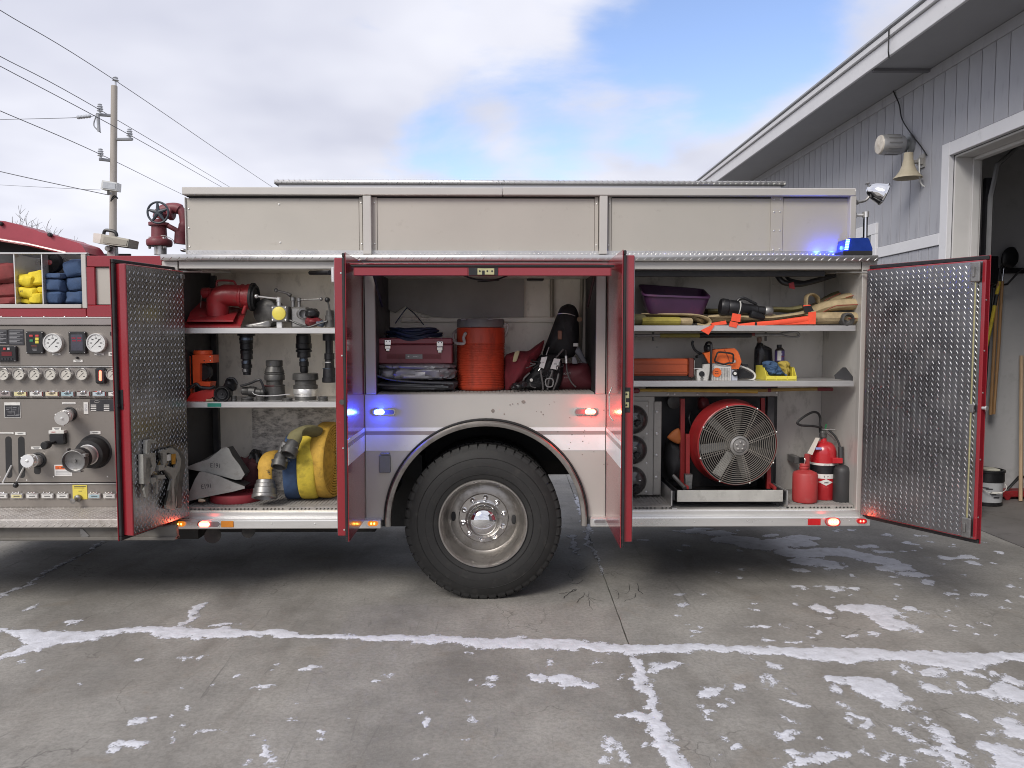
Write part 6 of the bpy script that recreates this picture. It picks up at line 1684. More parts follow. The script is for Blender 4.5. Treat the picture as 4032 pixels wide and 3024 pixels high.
wy = thing("gated_wye_valve", "grey gated valve with a round yellow cap and ball lever", "valve", rest(cE, 1312, 865, .16, ZS1))
mb = MB(); y = .14; a, b = cE(1214, 797, y), cE(1410, 608, y); mb.box((a.x, y, a.z), (b.x, y + .10, b.z), .008); mb.build("valve_body", coupling, wy, smooth=0)
mb = MB(); mb.lathe(cE(1312, 700, y), (0, -1, 0), [(80 * cE.s * mpp(y), 0), (78 * cE.s * mpp(y), .008), (70 * cE.s * mpp(y), .011)], 28); mb.build("yellow_cap", yellow, wy)
for (u, v) in ((1234, 632), (1388, 630), (1236, 778), (1390, 776)):
    mb = MB(); mb.lathe(cE(u, v, y), (0, -1, 0), [(.0055, 0), (.0055, .004), (.002, .006)], 10); mb.build("bolt", alu_bright, wy)
mb = MB(); vl(mb, cE, 1308, y + .05, [(505, 22), (515, 30), (560, 30), (562, 24), (612, 26)]); mb.build("stem", alu_bright, wy)
mb = MB(); mb.tube([cE(1300, 528, y + .05), cE(1060, 500, y + .02)], [.0075, .006], 8); mb.ball(cE(1045, 497, y + .02), 25 * cE.s * mpp(y)); mb.build("lever", alu, wy)
mb = MB(); a, b = cE(1280, 866, y + .02), cE(1345, 798, y + .02); mb.box((a.x, y + .02, ZS1), (b.x, y + .07, b.z), .003); mb.build("foot", alu, wy, smooth=0)
mb = MB(); al(mb, cE, (1215, 690), (1225, 690), [(0, 60), (.0, 60)], y + .1); mb.bm.clear(); mb.lathe(cE(1225, 690, .36), (-.25, -1, 0), [(170 * cE.s * mpp(.36), 0), (170 * cE.s * mpp(.36), .05), (150 * cE.s * mpp(.36), .09), (90 * cE.s * mpp(.36), .11)], 28); mb.build("inlet_bowl", coupling_dark, wy)
mb = MB(); mb.pillow([cE(920, 835, .13), cE(1180, 780, .13), cE(1210, 800, .13), cE(1200, 862, .13), cE(950, 864, .13)], .02, .02); mb.build("wing", coupling, wy)

gv = thing("ball_valve", "dull grey double stem ball valve beside the yellow capped valve", "valve", rest(cE, 1540, 865, .2, ZS1))
y = .18
mb = MB(); a, b = cE(1450, 866, y), cE(1640, 622, y); mb.box((a.x, y, ZS1), (b.x, y + .11, b.z), .012); mb.build("valve_body", coupling, gv, smooth=0)
mb = MB(); mb.lathe(cE(1585, 705, y), (.55, -1, 0), [(62 * cE.s * mpp(y), -.02), (62 * cE.s * mpp(y), .025), (48 * cE.s * mpp(y), .027), (46 * cE.s * mpp(y), -.01)], 24); mb.build("outlet", coupling, gv)
mb = MB(); vl(mb, cE, 1475, y + .05, [(505, 16), (512, 30), (550, 32), (555, 24), (625, 26)]); vl(mb, cE, 1547, y + .04, [(515, 16), (520, 26), (555, 28), (560, 20), (625, 22)]); mb.build("stem", coupling, gv)
mb = MB(); mb.tube([cE(1550, 540, y + .04), cE(1790, 532, y)], .006, 8); mb.ball(cE(1807, 530, y), 22 * cE.s * mpp(y)); mb.build("lever", coupling, gv)
mb = MB(); mb.tube([cE(1450, 490, y + .06), cE(1400, 462, y + .07), cE(1295, 432, y + .07)], [.014, .009, .007], 8); mb.ball(cE(1278, 428, y + .07), 25 * cE.s * mpp(y)); mb.build("lever", coupling, gv)

rv = thing("black_ball_valve", "small valve with black ball knob lever at the shelf end", "valve", rest(cE, 1910, 865, .12, ZS1))
mb = MB(); mb.tube([cE(1930, 780, .1), cE(1885, 550, .1)], [.008, .006], 8); mb.build("lever", coupling_dark, rv)
mb = MB(); mb.ball(cE(1880, 540, .1), 31 * cE.s * mpp(.1)); mb.build("knob", black, rv)
mb = MB(); vl(mb, cE, 1915, .14, [(665, 45), (720, 48), (725, 60), (860, 62)]); mb.build("valve_body", coupling_dark, rv)
sb = thing("strap_bundle", "black and red webbing bundle heaped between the valves", "straps", rest(cE, 1750, 865, .2, ZS1))
mb = MB(); mb.puff(cE(1710, 705, .2), (.045, .06, .035), .8, .012, 30, seed=3); mb.build("black_pouch", black, sb)
mb = MB(); mb.puff(cE(1720, 800, .2), (.055, .07, .032), .8, .012, 30, seed=5); mb.build("red_pouch", red_dark, sb)
mb = MB(); ct(mb, cE, [(1440, 780, .12), (1550, 830, .1), (1660, 858, .1), (1780, 820, .1), (1880, 790, .1)], .007); mb.build("strap", black, sb)
mb = MB(); mb.puff(cE(1800, 820, .16), (.03, .03, .02), .8, .01, 40, seed=8); mb.build("patch", mat("blue_grey_patch", (.08, .10, .14), .6), sb)

# ---------------------------------------------------------------- front compartment, middle shelf
def nozzle(name, lab, u, pts, y, z=None, group=None, m_=black, bands=()):
    t = thing(name, lab, "nozzle", rest(cE, u, pts[-1][0], y, z), group)
    mb = MB(); vl(mb, cE, u, y, pts); mb.build("barrel", m_, t)
    for (v0, v1, r, mm) in bands:
        mb = MB(); vl(mb, cE, u, y, [(v0, r), (v1, r)]); mb.build("band", mm, t)
    return t
steel_blue = mat("steel_glint", (.12, .15, .20), .25, .8, .1, 20)
zz = 938
nozzle("hanging_nozzle", "stepped black nozzle hanging under the shelf over the bail nozzle", 925, [(zz, 100), (962, 102), (964, 76), (1052, 78), (1056, 70), (1120, 74), (1124, 62), (1135, 72), (1170, 72), (1176, 66), (1236, 70), (1240, 48), (1296, 52), (1300, 60), (1336, 60), (1342, 46), (1352, 50), (1390, 48), (1394, 44), (1420, 44)], .26, bands=[(985, 1015, 79, steel_blue), (1255, 1290, 53.5, steel_blue), (1350, 1388, 51, coupling)])
nozzle("hanging_nozzle", "black nozzle hanging under the shelf over the silver ringed adapter", 1600, [(zz, 78), (960, 80), (965, 86), (1050, 86), (1055, 92), (1110, 92), (1116, 72), (1128, 92), (1150, 92), (1155, 76), (1216, 78), (1220, 44), (1262, 48), (1268, 56), (1318, 54), (1324, 46), (1380, 48), (1395, 40)], .26, bands=[(1230, 1262, 50, steel_blue)])
nozzle("hanging_nozzle", "slim black nozzle hanging with its flared foot beside the door edge", 1900, [(zz, 74), (1018, 74), (1024, 44), (1165, 44), (1170, 58), (1236, 58), (1240, 52), (1335, 54), (1342, 74), (1450, 78), (1455, 88), (1505, 88), (1510, 80)], .2, bands=[(1268, 1280, 55, alu), (1345, 1352, 76, steel_blue)])
for (u, v, h) in ((925, 936, .26), (1600, 936, .26), (1900, 936, .2)):
    pass
nozzle("tapered_adapter", "black tapered hose adapter with a thin red ring standing on the shelf", 1255, [(1250, 88), (1256, 96), (1316, 96), (1322, 90), (1385, 112), (1392, 106), (1398, 115), (1412, 115), (1418, 110), (1430, 116), (1482, 116), (1490, 94), (1535, 94), (1542, 118), (1552, 118), (1556, 112), (1650, 118), (1655, 128), (1740, 132)], .24, ZS2, bands=[(1543, 1550, 119.5, red_dark), (1322, 1386, 0, black)][:1], m_=coupling_dark)
t = thing("storz_adapter", "large black adapter with a wide silver ring standing on the shelf", "adapter", rest(cE, 1622, 1745, .2, ZS2))
mb = MB(); vl(mb, cE, 1622, .2, [(1402, 130), (1408, 146), (1478, 148), (1488, 122), (1535, 122), (1542, 140), (1584, 140)]); mb.build("collar", coupling_dark, t)
mb = MB(); vl(mb, cE, 1622, .2, [(1585, 139), (1590, 142), (1640, 140), (1645, 128), (1672, 128)]); mb.build("silver_ring", alu_bright, t)
mb = MB(); vl(mb, cE, 1622, .2, [(1672, 118), (1680, 122), (1740, 122)]); mb.build("base", coupling_dark, t)
t = thing("lantern", "orange box lantern with black tilting head on the shelf", "lantern", rest(cE, 380, 1745, .2, ZS2))
y = .16
mb = MB(); mb.prism([cE(290, 1190, y), cE(535, 1188, y), cE(535, 1280, y), cE(378, 1285, y), (cE(375, 1500, y)), cE(505, 1508, y), cE(495, 1560, y), cE(300, 1545, y)], y + .11); mb.build("housing", orange_lamp, t, smooth=0)
mb = MB(); mb.prism([cE(178, 1202, y + .02), cE(264, 1202, y + .02), cE(275, 1735, y + .02), cE(190, 1735, y + .02)], y + .12); mb.build("battery_case", orange_lamp, t, smooth=0)
mb = MB(); vl(mb, cE, 415, y + .06, [(1132, 96), (1138, 105), (1180, 106), (1186, 98)]); mb.build("cap", orange_lamp, t)
mb = MB(); a, b = cE(265, 1560, y + .03), cE(289, 1190, y + .03); mb.box((a.x, y + .03, a.z), (b.x, y + .10, b.z), .003); a, b = cE(180, 1200, y), cE(262, 1165, y); mb.box((a.x, y + .02, a.z), (b.x, y + .1, b.z), .003); mb.build("trim", black, t, smooth=0)
mb = MB(); mb.lathe(cE(430, 1390, y + .09), (0, -1, 0), [(105 * cE.s * mpp(y), 0), (105 * cE.s * mpp(y), .04), (95 * cE.s * mpp(y), .045)], 24); mb.build("lamp_head", black, t)
for (u, v) in ((432, 1257), (500, 1208), (502, 1255)):
    mb = MB(); mb.lathe(cE(u, v, y), (0, -1, 0), [(.0045, 0), (.004, .003), (.001, .004)], 10); mb.build("rivet", black if u == 432 else alu_bright, t)
mb = MB(); a, b = cE(300, 1700, y), cE(500, 1560, y); mb.box((a.x, y + .03, ZS2), (b.x, y + .12, b.z), .004); mb.build("stand", black, t, smooth=0)
t = thing("red_case", "small red plastic case lying under the orange lantern", "case", rest(cF, 380, 155, .1, ZS2))
mb = MB(); mb.prism([cF(215, 150, .07), cF(272, 60, .07), (cF(400, 22, .07)), cF(540, 20, .07), cF(545, 92, .07), cF(440, 150, .07)], .17); mb.build("shell", mat("red_plastic", (.50, .025, .02), .35, 0, .1, 12), t, smooth=0)
mb = MB(); ct(mb, cE, [(205, 1640, .06), (280, 1560, .05), (340, 1530, .05), (390, 1570, .05), (500, 1580, .06), (540, 1560, .08)], .0105); ct(mb, cE, [(205, 1640, .06), (200, 1700, .06), (205, 1735, .08)], .009); mb.build("strap", black, t)
t = thing("wooden_plug", "short tan wooden plug lying at the shelf edge", "plug", rest(cF, 490, 155, .05, ZS2))
mb = MB(); a, b = cF(455, 137, .045), cF(535, 112, .06); a.z = ZS2 + .0085; b.z = ZS2 + .0105; mb.lathe(a, b - a, [(.006, -.003), (.0085, 0), (.0105, (b - a).length), (.006, (b - a).length + .003)], 14); mb.build("plug", wood_pale, t)
t = thing("pistol_nozzle", "black fog nozzle lying with its round bumper facing out", "nozzle", rest(cF, 650, 155, .12, ZS2))
mb = MB(); k = cF.s * mpp(.06); mb.lathe(cF(648, 65, .07), (.05, -1, 0), [(60 * k, -.12), (70 * k, -.06), (88 * k, -.02), (94 * k, .0), (94 * k, .02), (86 * k, .028), (78 * k, .02), (60 * k, .012), (56 * k, .018), (40 * k, .016), (38 * k, .02), (12 * k, .018), (10 * k, .026), (.001, .028)], 32); mb.build("bumper", black, t)
mb = MB(); mb.lathe(cF(648, 65, .07), (.05, -1, 0), [(80 * k, .024), (84 * k, .031), (87 * k, .027)], 32, cap0=False, cap1=False); mb.build("rim", coupling, t)
mb = MB(); mb.puff(cE(745, 1545, .2), (.04, .06, .045), .8, .012, 26, seed=11); ct(mb, cE, [(690, 1500, .16), (720, 1465, .15), (780, 1470, .15), (820, 1530, .15)], .009); mb.build("grip", black, t)
t = thing("bail_nozzle", "black nozzle with a bent bail handle lying on the shelf", "nozzle", rest(cE, 1000, 1745, .15, ZS2))
mb = MB(); al(mb, cE, (870, 1610), (1140, 1630), [(0, 30), (.05, 46), (.3, 50), (.35, 60), (.6, 60), (.65, 42), (.85, 40), (.88, 48), (1, 46)], .15); mb.build("barrel", coupling_dark, t)
mb = MB(); ct(mb, cE, [(860, 1555, .12), (960, 1525, .11), (1060, 1485, .1), (1095, 1490, .1), (1125, 1560, .1), (1140, 1620, .1)], .0085); mb.build("bail", black, t)
mb = MB(); ct(mb, cE, [(1000, 1625, .08), (1020, 1650, .07), (1100, 1668, .07), (1240, 1668, .07), (1440, 1650, .08)], .003); mb.build("cord", alu, t)
for (u, v, r, h, lab) in ((780, 95, 34, 60, "short black hose adapter beside the round nozzle bumper"), (940, 110, 72, 40, "flat black spanner ring lying in front of the bail nozzle"), (1090, 100, 50, 48, "black double ended adapter beside the tapered adapter"), (1410, 120, 60, 34, "low black ring between the tapered and the silver ringed adapters"), (1830, 105, 56, 50, "black cap lying behind the silver ringed adapter")):
    t = thing("hose_adapter", lab, "adapter", rest(cF, u, 155, .1, ZS2))
    k = cF.s * mpp(.1); c = rest(cF, u, 155, .1, ZS2); mb = MB(); mb.lathe(c, (0, 0, 1), [(r * k, 0), (r * k * 1.05, h * k * .3), (r * k * .9, h * k * .45), (r * k, h * k * .6), (r * k, h * k), (r * k * .7, h * k), (r * k * .65, h * k * .3)], 20); mb.build("ring", coupling_dark, t)

# ---------------------------------------------------------------- front compartment, floor
FZ = ZFL + .0246
def chock(lab, pts, inner, txt, tp, ang, y0, y1, m_):
    t = thing("wheel_chock", lab, "wheel chock", rest(cF, pts[0][0], pts[0][1], y0, None))
    mb = MB(); mb.prism([cF(u, v, y0) for u, v in pts], y0 + .006); mb.prism([cF(u, v, y1) for u, v in pts], y1 + .006); mb.build("side_plate", m_, t, smooth=0)
    mb = MB(); mb.extrude([cF(u, v, y0 + .0065) for u, v in inner], (0, y1 - y0 - .007, 0)); mb.build("tread", coupling_dark, t, smooth=0)
    mb = MB(); q = cF(*tp, y0 - .0006); xd = Vector((cos(radians(ang)), 0, sin(radians(ang)))); text_into(mb, txt, q, .032, xdir=xd, updir=Vector((-xd.z, 0, xd.x)), width=.066); mb.build("marking", ink, t, smooth=0)
chock_m = mat("cast_aluminium", (.30, .30, .285), .5, .4, .14, 12, dirt=((.2, .19, .17), .3, 14))
chock("upper grey metal wheel chock marked E191 lying on the other one", [(215, 925), (330, 880), (480, 832), (570, 760), (640, 700), (690, 690), (720, 705), (760, 790), (850, 905), (908, 1010), (866, 1070), (800, 1075), (560, 1010), (235, 945)], [(640, 715), (690, 705), (760, 810), (895, 1010), (866, 1060), (560, 995), (240, 938)], "E191", (560, 905), -4, .10, .24, chock_m)
chock("lower grey metal wheel chock marked E191 resting on the mat", [(248, 1318), (258, 1210), (320, 1070), (372, 985), (420, 978), (600, 1030), (760, 1100), (905, 1152), (908, 1176), (760, 1215), (480, 1270), (262, 1322)], [(262, 1305), (275, 1210), (375, 1000), (600, 1040), (895, 1156), (760, 1200)], "E191", (452, 1150), 8, .08, .24, chock_m)
t = thing("red_hose_coil", "flat red hose coil lying on the mat beneath the chocks", "hose", rest(cF, 822, 1390, .25, FZ))
k = cF.s * mpp(.1); c = rest(cF, 822, 1380, .27, FZ)
mb = MB(); pr = [(.02, .0)]; n = 9
R_ = .185
mb.lathe(c, (0, 0, 1), [(R_ - .004, 0), (R_, .006), (R_, .05), (R_ - .004, .056)] + sum([[(R_ - .016 * j - .004, .056), (R_ - .016 * j - .01, .048), (R_ - .016 * j - .016, .056)] for j in range(9)], []), 48); mb.build("coil", mat("red_rubber_hose", (.30, .03, .04), .6, 0, .12, 10, dirt=((.2, .05, .05), .3, 14)), t)
t = thing("brass_tip", "small tan metal tip lying under the lower chock", "fitting", rest(cF, 420, 1370, .1, FZ))
mb = MB(); mb.lathe(cF(365, 1315, .07), (1, .1, -.1), [(.012, 0), (.014, .01), (.013, .03), (.009, .036), (.009, .045)], 14); mb.build("tip", mat("dull_brass", (.35, .30, .22), .5, .5), t)
t = thing("webbing_heap", "dark maroon webbing heap behind the chocks", "webbing", rest(cF, 980, 1300, .45, FZ))
mb = MB(); mb.puff(rest(cF, 960, 1010, .44), (.09, .08, .13), .8, .03, 24, seed=2); mb.build("heap", mat("maroon_webbing", (.10, .03, .035), .8, 0, .3, 30, bump=.4), t)
mb = MB(); mb.puff(rest(cF, 1040, 860, .46), (.05, .05, .09), .8, .03, 24, seed=6); mb.build("net", black, t)
def hose_roll(lab, m_, u, v, r, w, y_front, yaw, turns=9, group=None, z=FZ):
    k = cF.s * mpp(y_front + .1); R_ = r * k; W_ = w * k
    c = cF(u, v, y_front); c = Vector((c.x, y_front + R_, z + R_ + .002))
    t = thing("hose_roll", lab, "hose", (c.x, c.y, z), group)
    ax = Vector((cos(yaw), sin(yaw), 0))
    rim = [(R_ * .97, -W_ / 2), (R_ * .988, -W_ / 2 + .006), (R_ * .998, -W_ / 2 + .02), (R_ * 1.002, 0), (R_ * .998, W_ / 2 - .02), (R_ * .988, W_ / 2 - .006), (R_ * .97, W_ / 2)]
    sidep = []
    n = turns; st_ = R_ * .88 / n
    for j in range(n):
        a = R_ * .97 - j * st_
        sidep += [(a - st_ * .12, .003), (a - st_ * .45, .005), (a - st_ * .75, .002), (a - st_ * .9, -.016)]
    prof = [(r_, -W_ / 2 - h) for r_, h in sidep[::-1]] + rim + [(r_, W_ / 2 + h) for r_, h in sidep]
    mb = MB(); mb.lathe(c, ax, prof, 64); mb.build("roll", m_, t)
    return t, c, R_, ax
hose_roll("dark blue hose roll standing on edge beside the yellow rolls", hose_blue, 1385, 950, 388, 165, .06, radians(8))
hose_roll("bright yellow hose roll standing between the blue roll and the amber roll", hose_yellow, 1580, 942, 420, 190, .045, radians(5))
hose_roll("amber yellow hose roll with its spiral side showing beside the door post", mat("amber_yellow_hose", (.50, .30, .04), .75, 0, dirt=((.16, .10, .03), .4, 12), **cloth_var), 1790, 895, 462, 170, .055, radians(-7), 13)
t = thing("amber_hose", "amber hose end with a big silver coupling pointing down", "hose", rest(cF, 1160, 1290, .06, FZ))
mb = MB(); pts = [cF(1290, 760, .34), cF(1220, 775, .22), cF(1165, 850, .13), cF(1148, 960, .10), cF(1152, 1090, .085)]
mb.tube(spline(pts, 5), [.045] * 5 + [.052] * 5 + [.054] * 5 + [.048] * 5 + [.04], 14, flat=.022, side=(1, 0, 0)); mb.build("hose_end", hose_amber, t)
mb = MB(); k = cF.s * mpp(.05) * 1.12; mb.lathe(cF(1154, 1080, .085), (.03, -.4, -1), [(88 * k, 0), (98 * k, 8 * k), (98 * k, 40 * k), (108 * k, 46 * k), (108 * k, 84 * k), (122 * k, 92 * k), (122 * k, 150 * k), (132 * k, 158 * k), (132 * k, 186 * k), (112 * k, 190 * k), (104 * k, 150 * k), (60 * k, 146 * k)], 32); mb.build("coupling", coupling, t)
mb = MB(); text_into(mb, "166", cF(1185, 985, .0765), .02, xdir=(-.25, 0, 1), updir=(-1, 0, -.25)); mb.build("marking", ink, t, smooth=0)
def hose_tail(lab, m_, path, cp0, cp1, r_c, r_h):
    t = thing("hose_tail", lab, "hose", cF(*cp1))
    mb = MB(); mb.tube(spline([cF(*p) for p in path], 5), r_h, 14, flat=r_h * .62, side=(1, 0, .5)); mb.build("hose_end", m_, t)
    a, b = cF(*cp0), cF(*cp1); L_ = (b - a).length; k = r_c * cF.s * mpp(.0)
    mb = MB(); mb.lathe(a, b - a, [(.7 * k, -.01), (.82 * k, 0), (.84 * k, L_ * .45), (1.0 * k, L_ * .5), (1.0 * k, L_), (.8 * k, L_ + .001), (.74 * k, L_ * .72), (.3 * k, L_ * .7)], 28)
    for j in range(3):
        d = Vector((cos(j * 2.1 + .5), 0, sin(j * 2.1 + .5))); p = a.lerp(b, .78) + d * k; mb.box(p - Vector((.006, .008, .006)), p + d * .008 + Vector((.006, .008, .006)), .002)
    mb.build("coupling", coupling_dark, t)
hose_tail("olive hose tail with a dark coupling draped over the blue roll", hose_olive, [(1760, 520, .16), (1660, 490, .08), (1540, 520, .02), (1478, 620, .0)], (1480, 640, .0), (1418, 780, -.055), 96, .052)
hose_tail("grey hose coupling hanging below the olive hose tail", coupling, [(1400, 640, .02), (1360, 720, .02), (1340, 780, .015)], (1338, 790, .01), (1308, 925, -.035), 92, .032)

# ---------------------------------------------------------------- middle compartment
MZ = ZMID - .012 + .0246
sheet = mat("grey_sheet", (.27, .26, .245), .5, .25, .18, 3, dirt=((.36, .34, .31), .2, 10))
mb = MB(); pts = [cJ(330, 120, .60), cJ(1760, 120, .60), (cK(490, 130, .60)), cK(495, 632, .60), cJ(1100, 640, .60), cJ(900, 620, .60), cJ(700, 560, .60), cJ(590, 500, .60), cJ(470, 580, .60), cJ(380, 540, .60)]
mb.prism([pts[0]] + pts[2:], .612); mb.build("hanging_sheet", sheet, truck, smooth=0)
mb = MB(); a, b = cJ(540, 690, .63), cK(870, 628, .63); mb.box((a.x, .625, a.z), (b.x, .655, b.z), .004); mb.box((a.x, .618, (a.z + b.z) / 2 - .004), (b.x, .6245, (a.z + b.z) / 2 + .004)); mb.build("wall_rail", wall_in, truck, smooth=0)
mb = MB(); a, b = cK(530, 192, .55), cK(728, 140, .55); mb.box((a.x, .55, a.z), (b.x, .65, b.z + .05), .004); mb.build("fuse_box", black, truck, smooth=0)
mb = MB(); ct(mb, cK, [(-300, 100, .2), (-140, 165, .15), (0, 190, .12), (150, 185, .15), (290, 140, .25)], .006); mb.build("wiring", black, truck); mb = MB(); ct(mb, cK, [(-60, 210, .5), (60, 205, .5), (200, 190, .5)], .004); mb.build("wiring", black, truck)
mb = MB(); mb.tube([cK(825, 150, .625), cK(825, 630, .625)], .016, 8); mb.tube([cK(1185, 130, .60), cK(1160, 1100, .60)], .014, 8); mb.build("conduit", mat("conduit_tan", (.36, .33, .27), .5, .3), truck)
t = thing("tarp", "crumpled silver tarp folded under the red toolbox", "tarp", rest(cJ, 700, 1520, .3, MZ))
a, b = cJ(235, 1520, .08), cJ(1200, 1390, .08)
mb = MB(); mb.puff(((a.x + b.x) / 2, .27, (MZ + b.z) / 2 + .003), ((b.x - a.x) / 2, .22, (b.z - MZ) / 2), .45, .022, 20, 80, 24, seed=4); mb.build("lower_fold", dark_tarp, t)
a2, b2 = cJ(240, 1405, .08), cJ(1185, 1200, .08)
mb = MB(); mb.puff(((a2.x + b2.x) / 2, .26, (a2.z + b2.z) / 2), ((b2.x - a2.x) / 2, .21, (b2.z - a2.z) / 2 * .8), .5, .03, 22, 96, 32, seed=9); mb.build("upper_fold", silver_tarp, t)
mb = MB(); mb.puff(((a2.x + b2.x) / 2 - .01, .25, b2.z - .012), ((b2.x - a2.x) / 2 * 1.0, .2, .022), .6, .018, 30, 96, 20, seed=14); mb.build("top_fold", silver_tarp, t)
mb = MB(); ct(mb, cJ, [(250, 1320, .05), (420, 1370, .045), (700, 1400, .045), (1000, 1412, .045), (1160, 1418, .05)], .008, 10); ct(mb, cJ, [(250, 1430, .05), (420, 1440, .045), (700, 1450, .045), (1100, 1462, .05)], .009, 10); mb.build("edge_fold", dark_tarp, t)
tb_z = cJ(700, 1180, .14).z
t = thing("toolbox", "dark red metal toolbox marked HUSKY standing on the tarp", "toolbox", rest(cJ, 700, 1182, .25, tb_z))
y = .14; tbm = mat("toolbox_red", (.21, .05, .065), .38, .1, .08, 6, dirt=((.1, .05, .05), .15, 18))
a, b, c_ = cJ(262, 1182, y), cJ(1148, 955, y), cJ(1148, 876, y)
mb = MB(); mb.box((a.x, y, a.z), (b.x, y + .24, b.z), .006); mb.build("body", tbm, t, smooth=0)
mb = MB(); mb.box((a.x - .002, y - .002, b.z + .002), (b.x + .002, y + .242, c_.z), .008); mb.build("lid", tbm, t, smooth=0)
for u in (345, 962):
    dv = 0 if u == 345 else 18
    A, B = cJ(u, 960 + dv, y - .002), cJ(u + 80, 898 + dv, y - .002); mb = MB(); mb.box((A.x, y - .010, A.z), (B.x, y - .0025, B.z), .003); l_ = mb.build("latch", chrome, t, smooth=0)
    A, B = cJ(u + 2, 1010 + dv, y - .002), cJ(u + 78, 964 + dv, y - .002); mb = MB(); mb.box((A.x, y - .014, A.z), (B.x, y - .0005, B.z), .004); mb.build("hasp", chrome, l_, smooth=0)
    A, B = cJ(u + 14, 1038 + dv, y - .002), cJ(u + 66, 1008 + dv, y - .002); mb = MB(); mb.box((A.x, y - .012, A.z), (B.x, y - .0005, B.z), .004); mb.build("tongue", chrome, l_, smooth=0)
    for du in (20, 60):
        mb = MB(); mb.lathe(cJ(u + du, 915 + dv, y - .0102), (0, -1, 0), [(.004, 0), (.001, .002)], 8); mb.build("rivet", black, l_)
for u0, u1 in ((370, 590), (806, 1018)):
    for j in range(5):
        A, B = cJ(u0, 1066 + j * 13, y), cJ(u1, 1072 + j * 13, y); mb = MB(); mb.box((A.x, y - .003, B.z), (B.x, y - .0004, A.z), .0008); mb.build("rib", red_dark, t, smooth=0)
A, B = cJ(594, 1125, y), cJ(796, 1070, y); mb = MB(); mb.box((A.x, y - .004, A.z), (B.x, y - .0004, B.z), .001); bd = mb.build("badge", mat("badge_grey", (.20, .205, .205), .4), t, smooth=0)
mb = MB(); text_into(mb, "HUSKY", cJ(716, 1097, y - .0048), .0085, width=.039, bold=.02); D_ = cJ(628, 1097, y - .0048); mb.poly([D_ + Vector((-.007, 0, 0)), D_ + Vector((0, 0, -.006)), D_ + Vector((.007, 0, 0)), D_ + Vector((0, 0, .006))]); mb.build("badge_lettering", ink_white, bd, smooth=0)
mb = MB(); ct(mb, cJ, [(250, 1000, .12), (225, 1100, .1), (245, 1160, .12)], .004); mb.build("side_handle", black, t)
t = thing("air_hose", "navy blue cable coil tied with a strap on top of the toolbox", "cable", rest(cJ, 680, 880, .24, c_.z))
navy = mat("navy_cable", (.012, .022, .055), .5, 0, .2, 20, dirt=((.03, .04, .07), .2, 20))
rr = random.Random(5)
for j in range(13):
    mb = MB(); cx, cy_ = cJ(680 + rr.uniform(-25, 25), 0, .24).x, .26 + rr.uniform(-.01, .01)
    z = c_.z + .012 + (j % 5) * .0125 + rr.uniform(0, .004); rx = .195 - (j // 5) * .022 - (j % 5) * .008; ry = .11 - (j // 5) * .014; pts = []
    for q in range(36):
        a_ = 2 * pi * q / 36; drop = 0
        if sin(a_) < 0: drop = -.025 * max(0, 1 - (cos(a_) / .6) ** 2) * (-sin(a_)) * (1.15 - (j % 5) * .2)
        yy_ = cy_ + ry * sin(a_) - (.02 if drop < -.003 else 0)
        pts.append(Vector((cx + rx * cos(a_), yy_, z + drop + .004 * sin(3 * a_ + j))))
    mb.tube(pts, .0075, 8, closed=True); mb.build("loop", navy, t)
mb = MB(); ribbon(mb, [cJ(475, 700, .16), cJ(545, 600, .18), cJ(612, 518, .2)], (0, 1, 0), .03, .007); ribbon(mb, [cJ(612, 518, .2), cJ(700, 590, .18), cJ(808, 718, .16)], (0, 1, 0), .03, .007); mb.build("tie_strap", navy, t)
# drink cooler
t = thing("drink_cooler", "orange ribbed drink cooler with grey lid in the middle compartment", "cooler", rest(cJ, 1487, 1500, .3, MZ))
y = .30; k = cJ.s * mpp(y); cu = 1487
prof = [(757, 282), (762, 284), (930, 286)]
for j in range(26):
    v = 940 + j * 20; prof += [(v, 286), (v + 5, 280), (v + 12, 280), (v + 17, 286)]
prof += [(1470, 284), (1490, 276), (1500, 262)]
cool_m = mat("cooler_orange", (.46, .055, .022), .45, 0, .08, 5, dirt=((.16, .03, .02), .3, 7), stretch=(1.5, 1.5, .4))
cz = cJ(cu, 1500, y).z
mb = MB(); o = cJ(cu, 757, y); mb.lathe((o.x, y, o.z + (MZ - cz) * 0), (0, 0, -1), [(r * k, (v - 757) * k * (o.z - MZ - .002) / (743 * k)) for v, r in prof], 48); mb.build("body", cool_m, t)
mb = MB(); vl(mb, cJ, cu, y, [(652, 262), (656, 274), (664, 279), (745, 281), (752, 276)], 48); mb.build("lid", mat("cooler_lid", (.15, .15, .15), .5, 0, .1, 8, dirt=((.25, .24, .23), .2, 14)), t)
for u in (1285, 1600):
    a = cJ(u, 660, y - .13 if u < 1400 else y - .15); mb = MB(); mb.box(a + Vector((-.02, -.03, -.004)), a + Vector((.02, .0, .009)), .003); mb.build("lid_tab", MATS["cooler_lid"], t, smooth=0)
rope = mat("rope_handle", (.36, .35, .34), .7, 0, .2, 60)
mb = MB(); ct(mb, cJ, [(1310, 815, .15), (1285, 870, .14), (1292, 935, .13), (1240, 945, .14), (1185, 930, .18), (1160, 870, .22), (1170, 820, .26), (1200, 790, .3)], .0105, 10); mb.build("rope_handle", rope, t)
mb = MB(); ct(mb, cJ, [(1760, 740, .24), (1800, 715, .25), (1808, 760, .26), (1785, 830, .28), (1768, 860, .3)], .010, 10); mb.build("rope_handle", rope, t)
mb = MB(); mb.lathe(cJ(1308, 825, .145), (-.3, -1, 0), [(.012, 0), (.010, .006), (.001, .008)], 12); mb.build("handle_rivet", coupling, t)
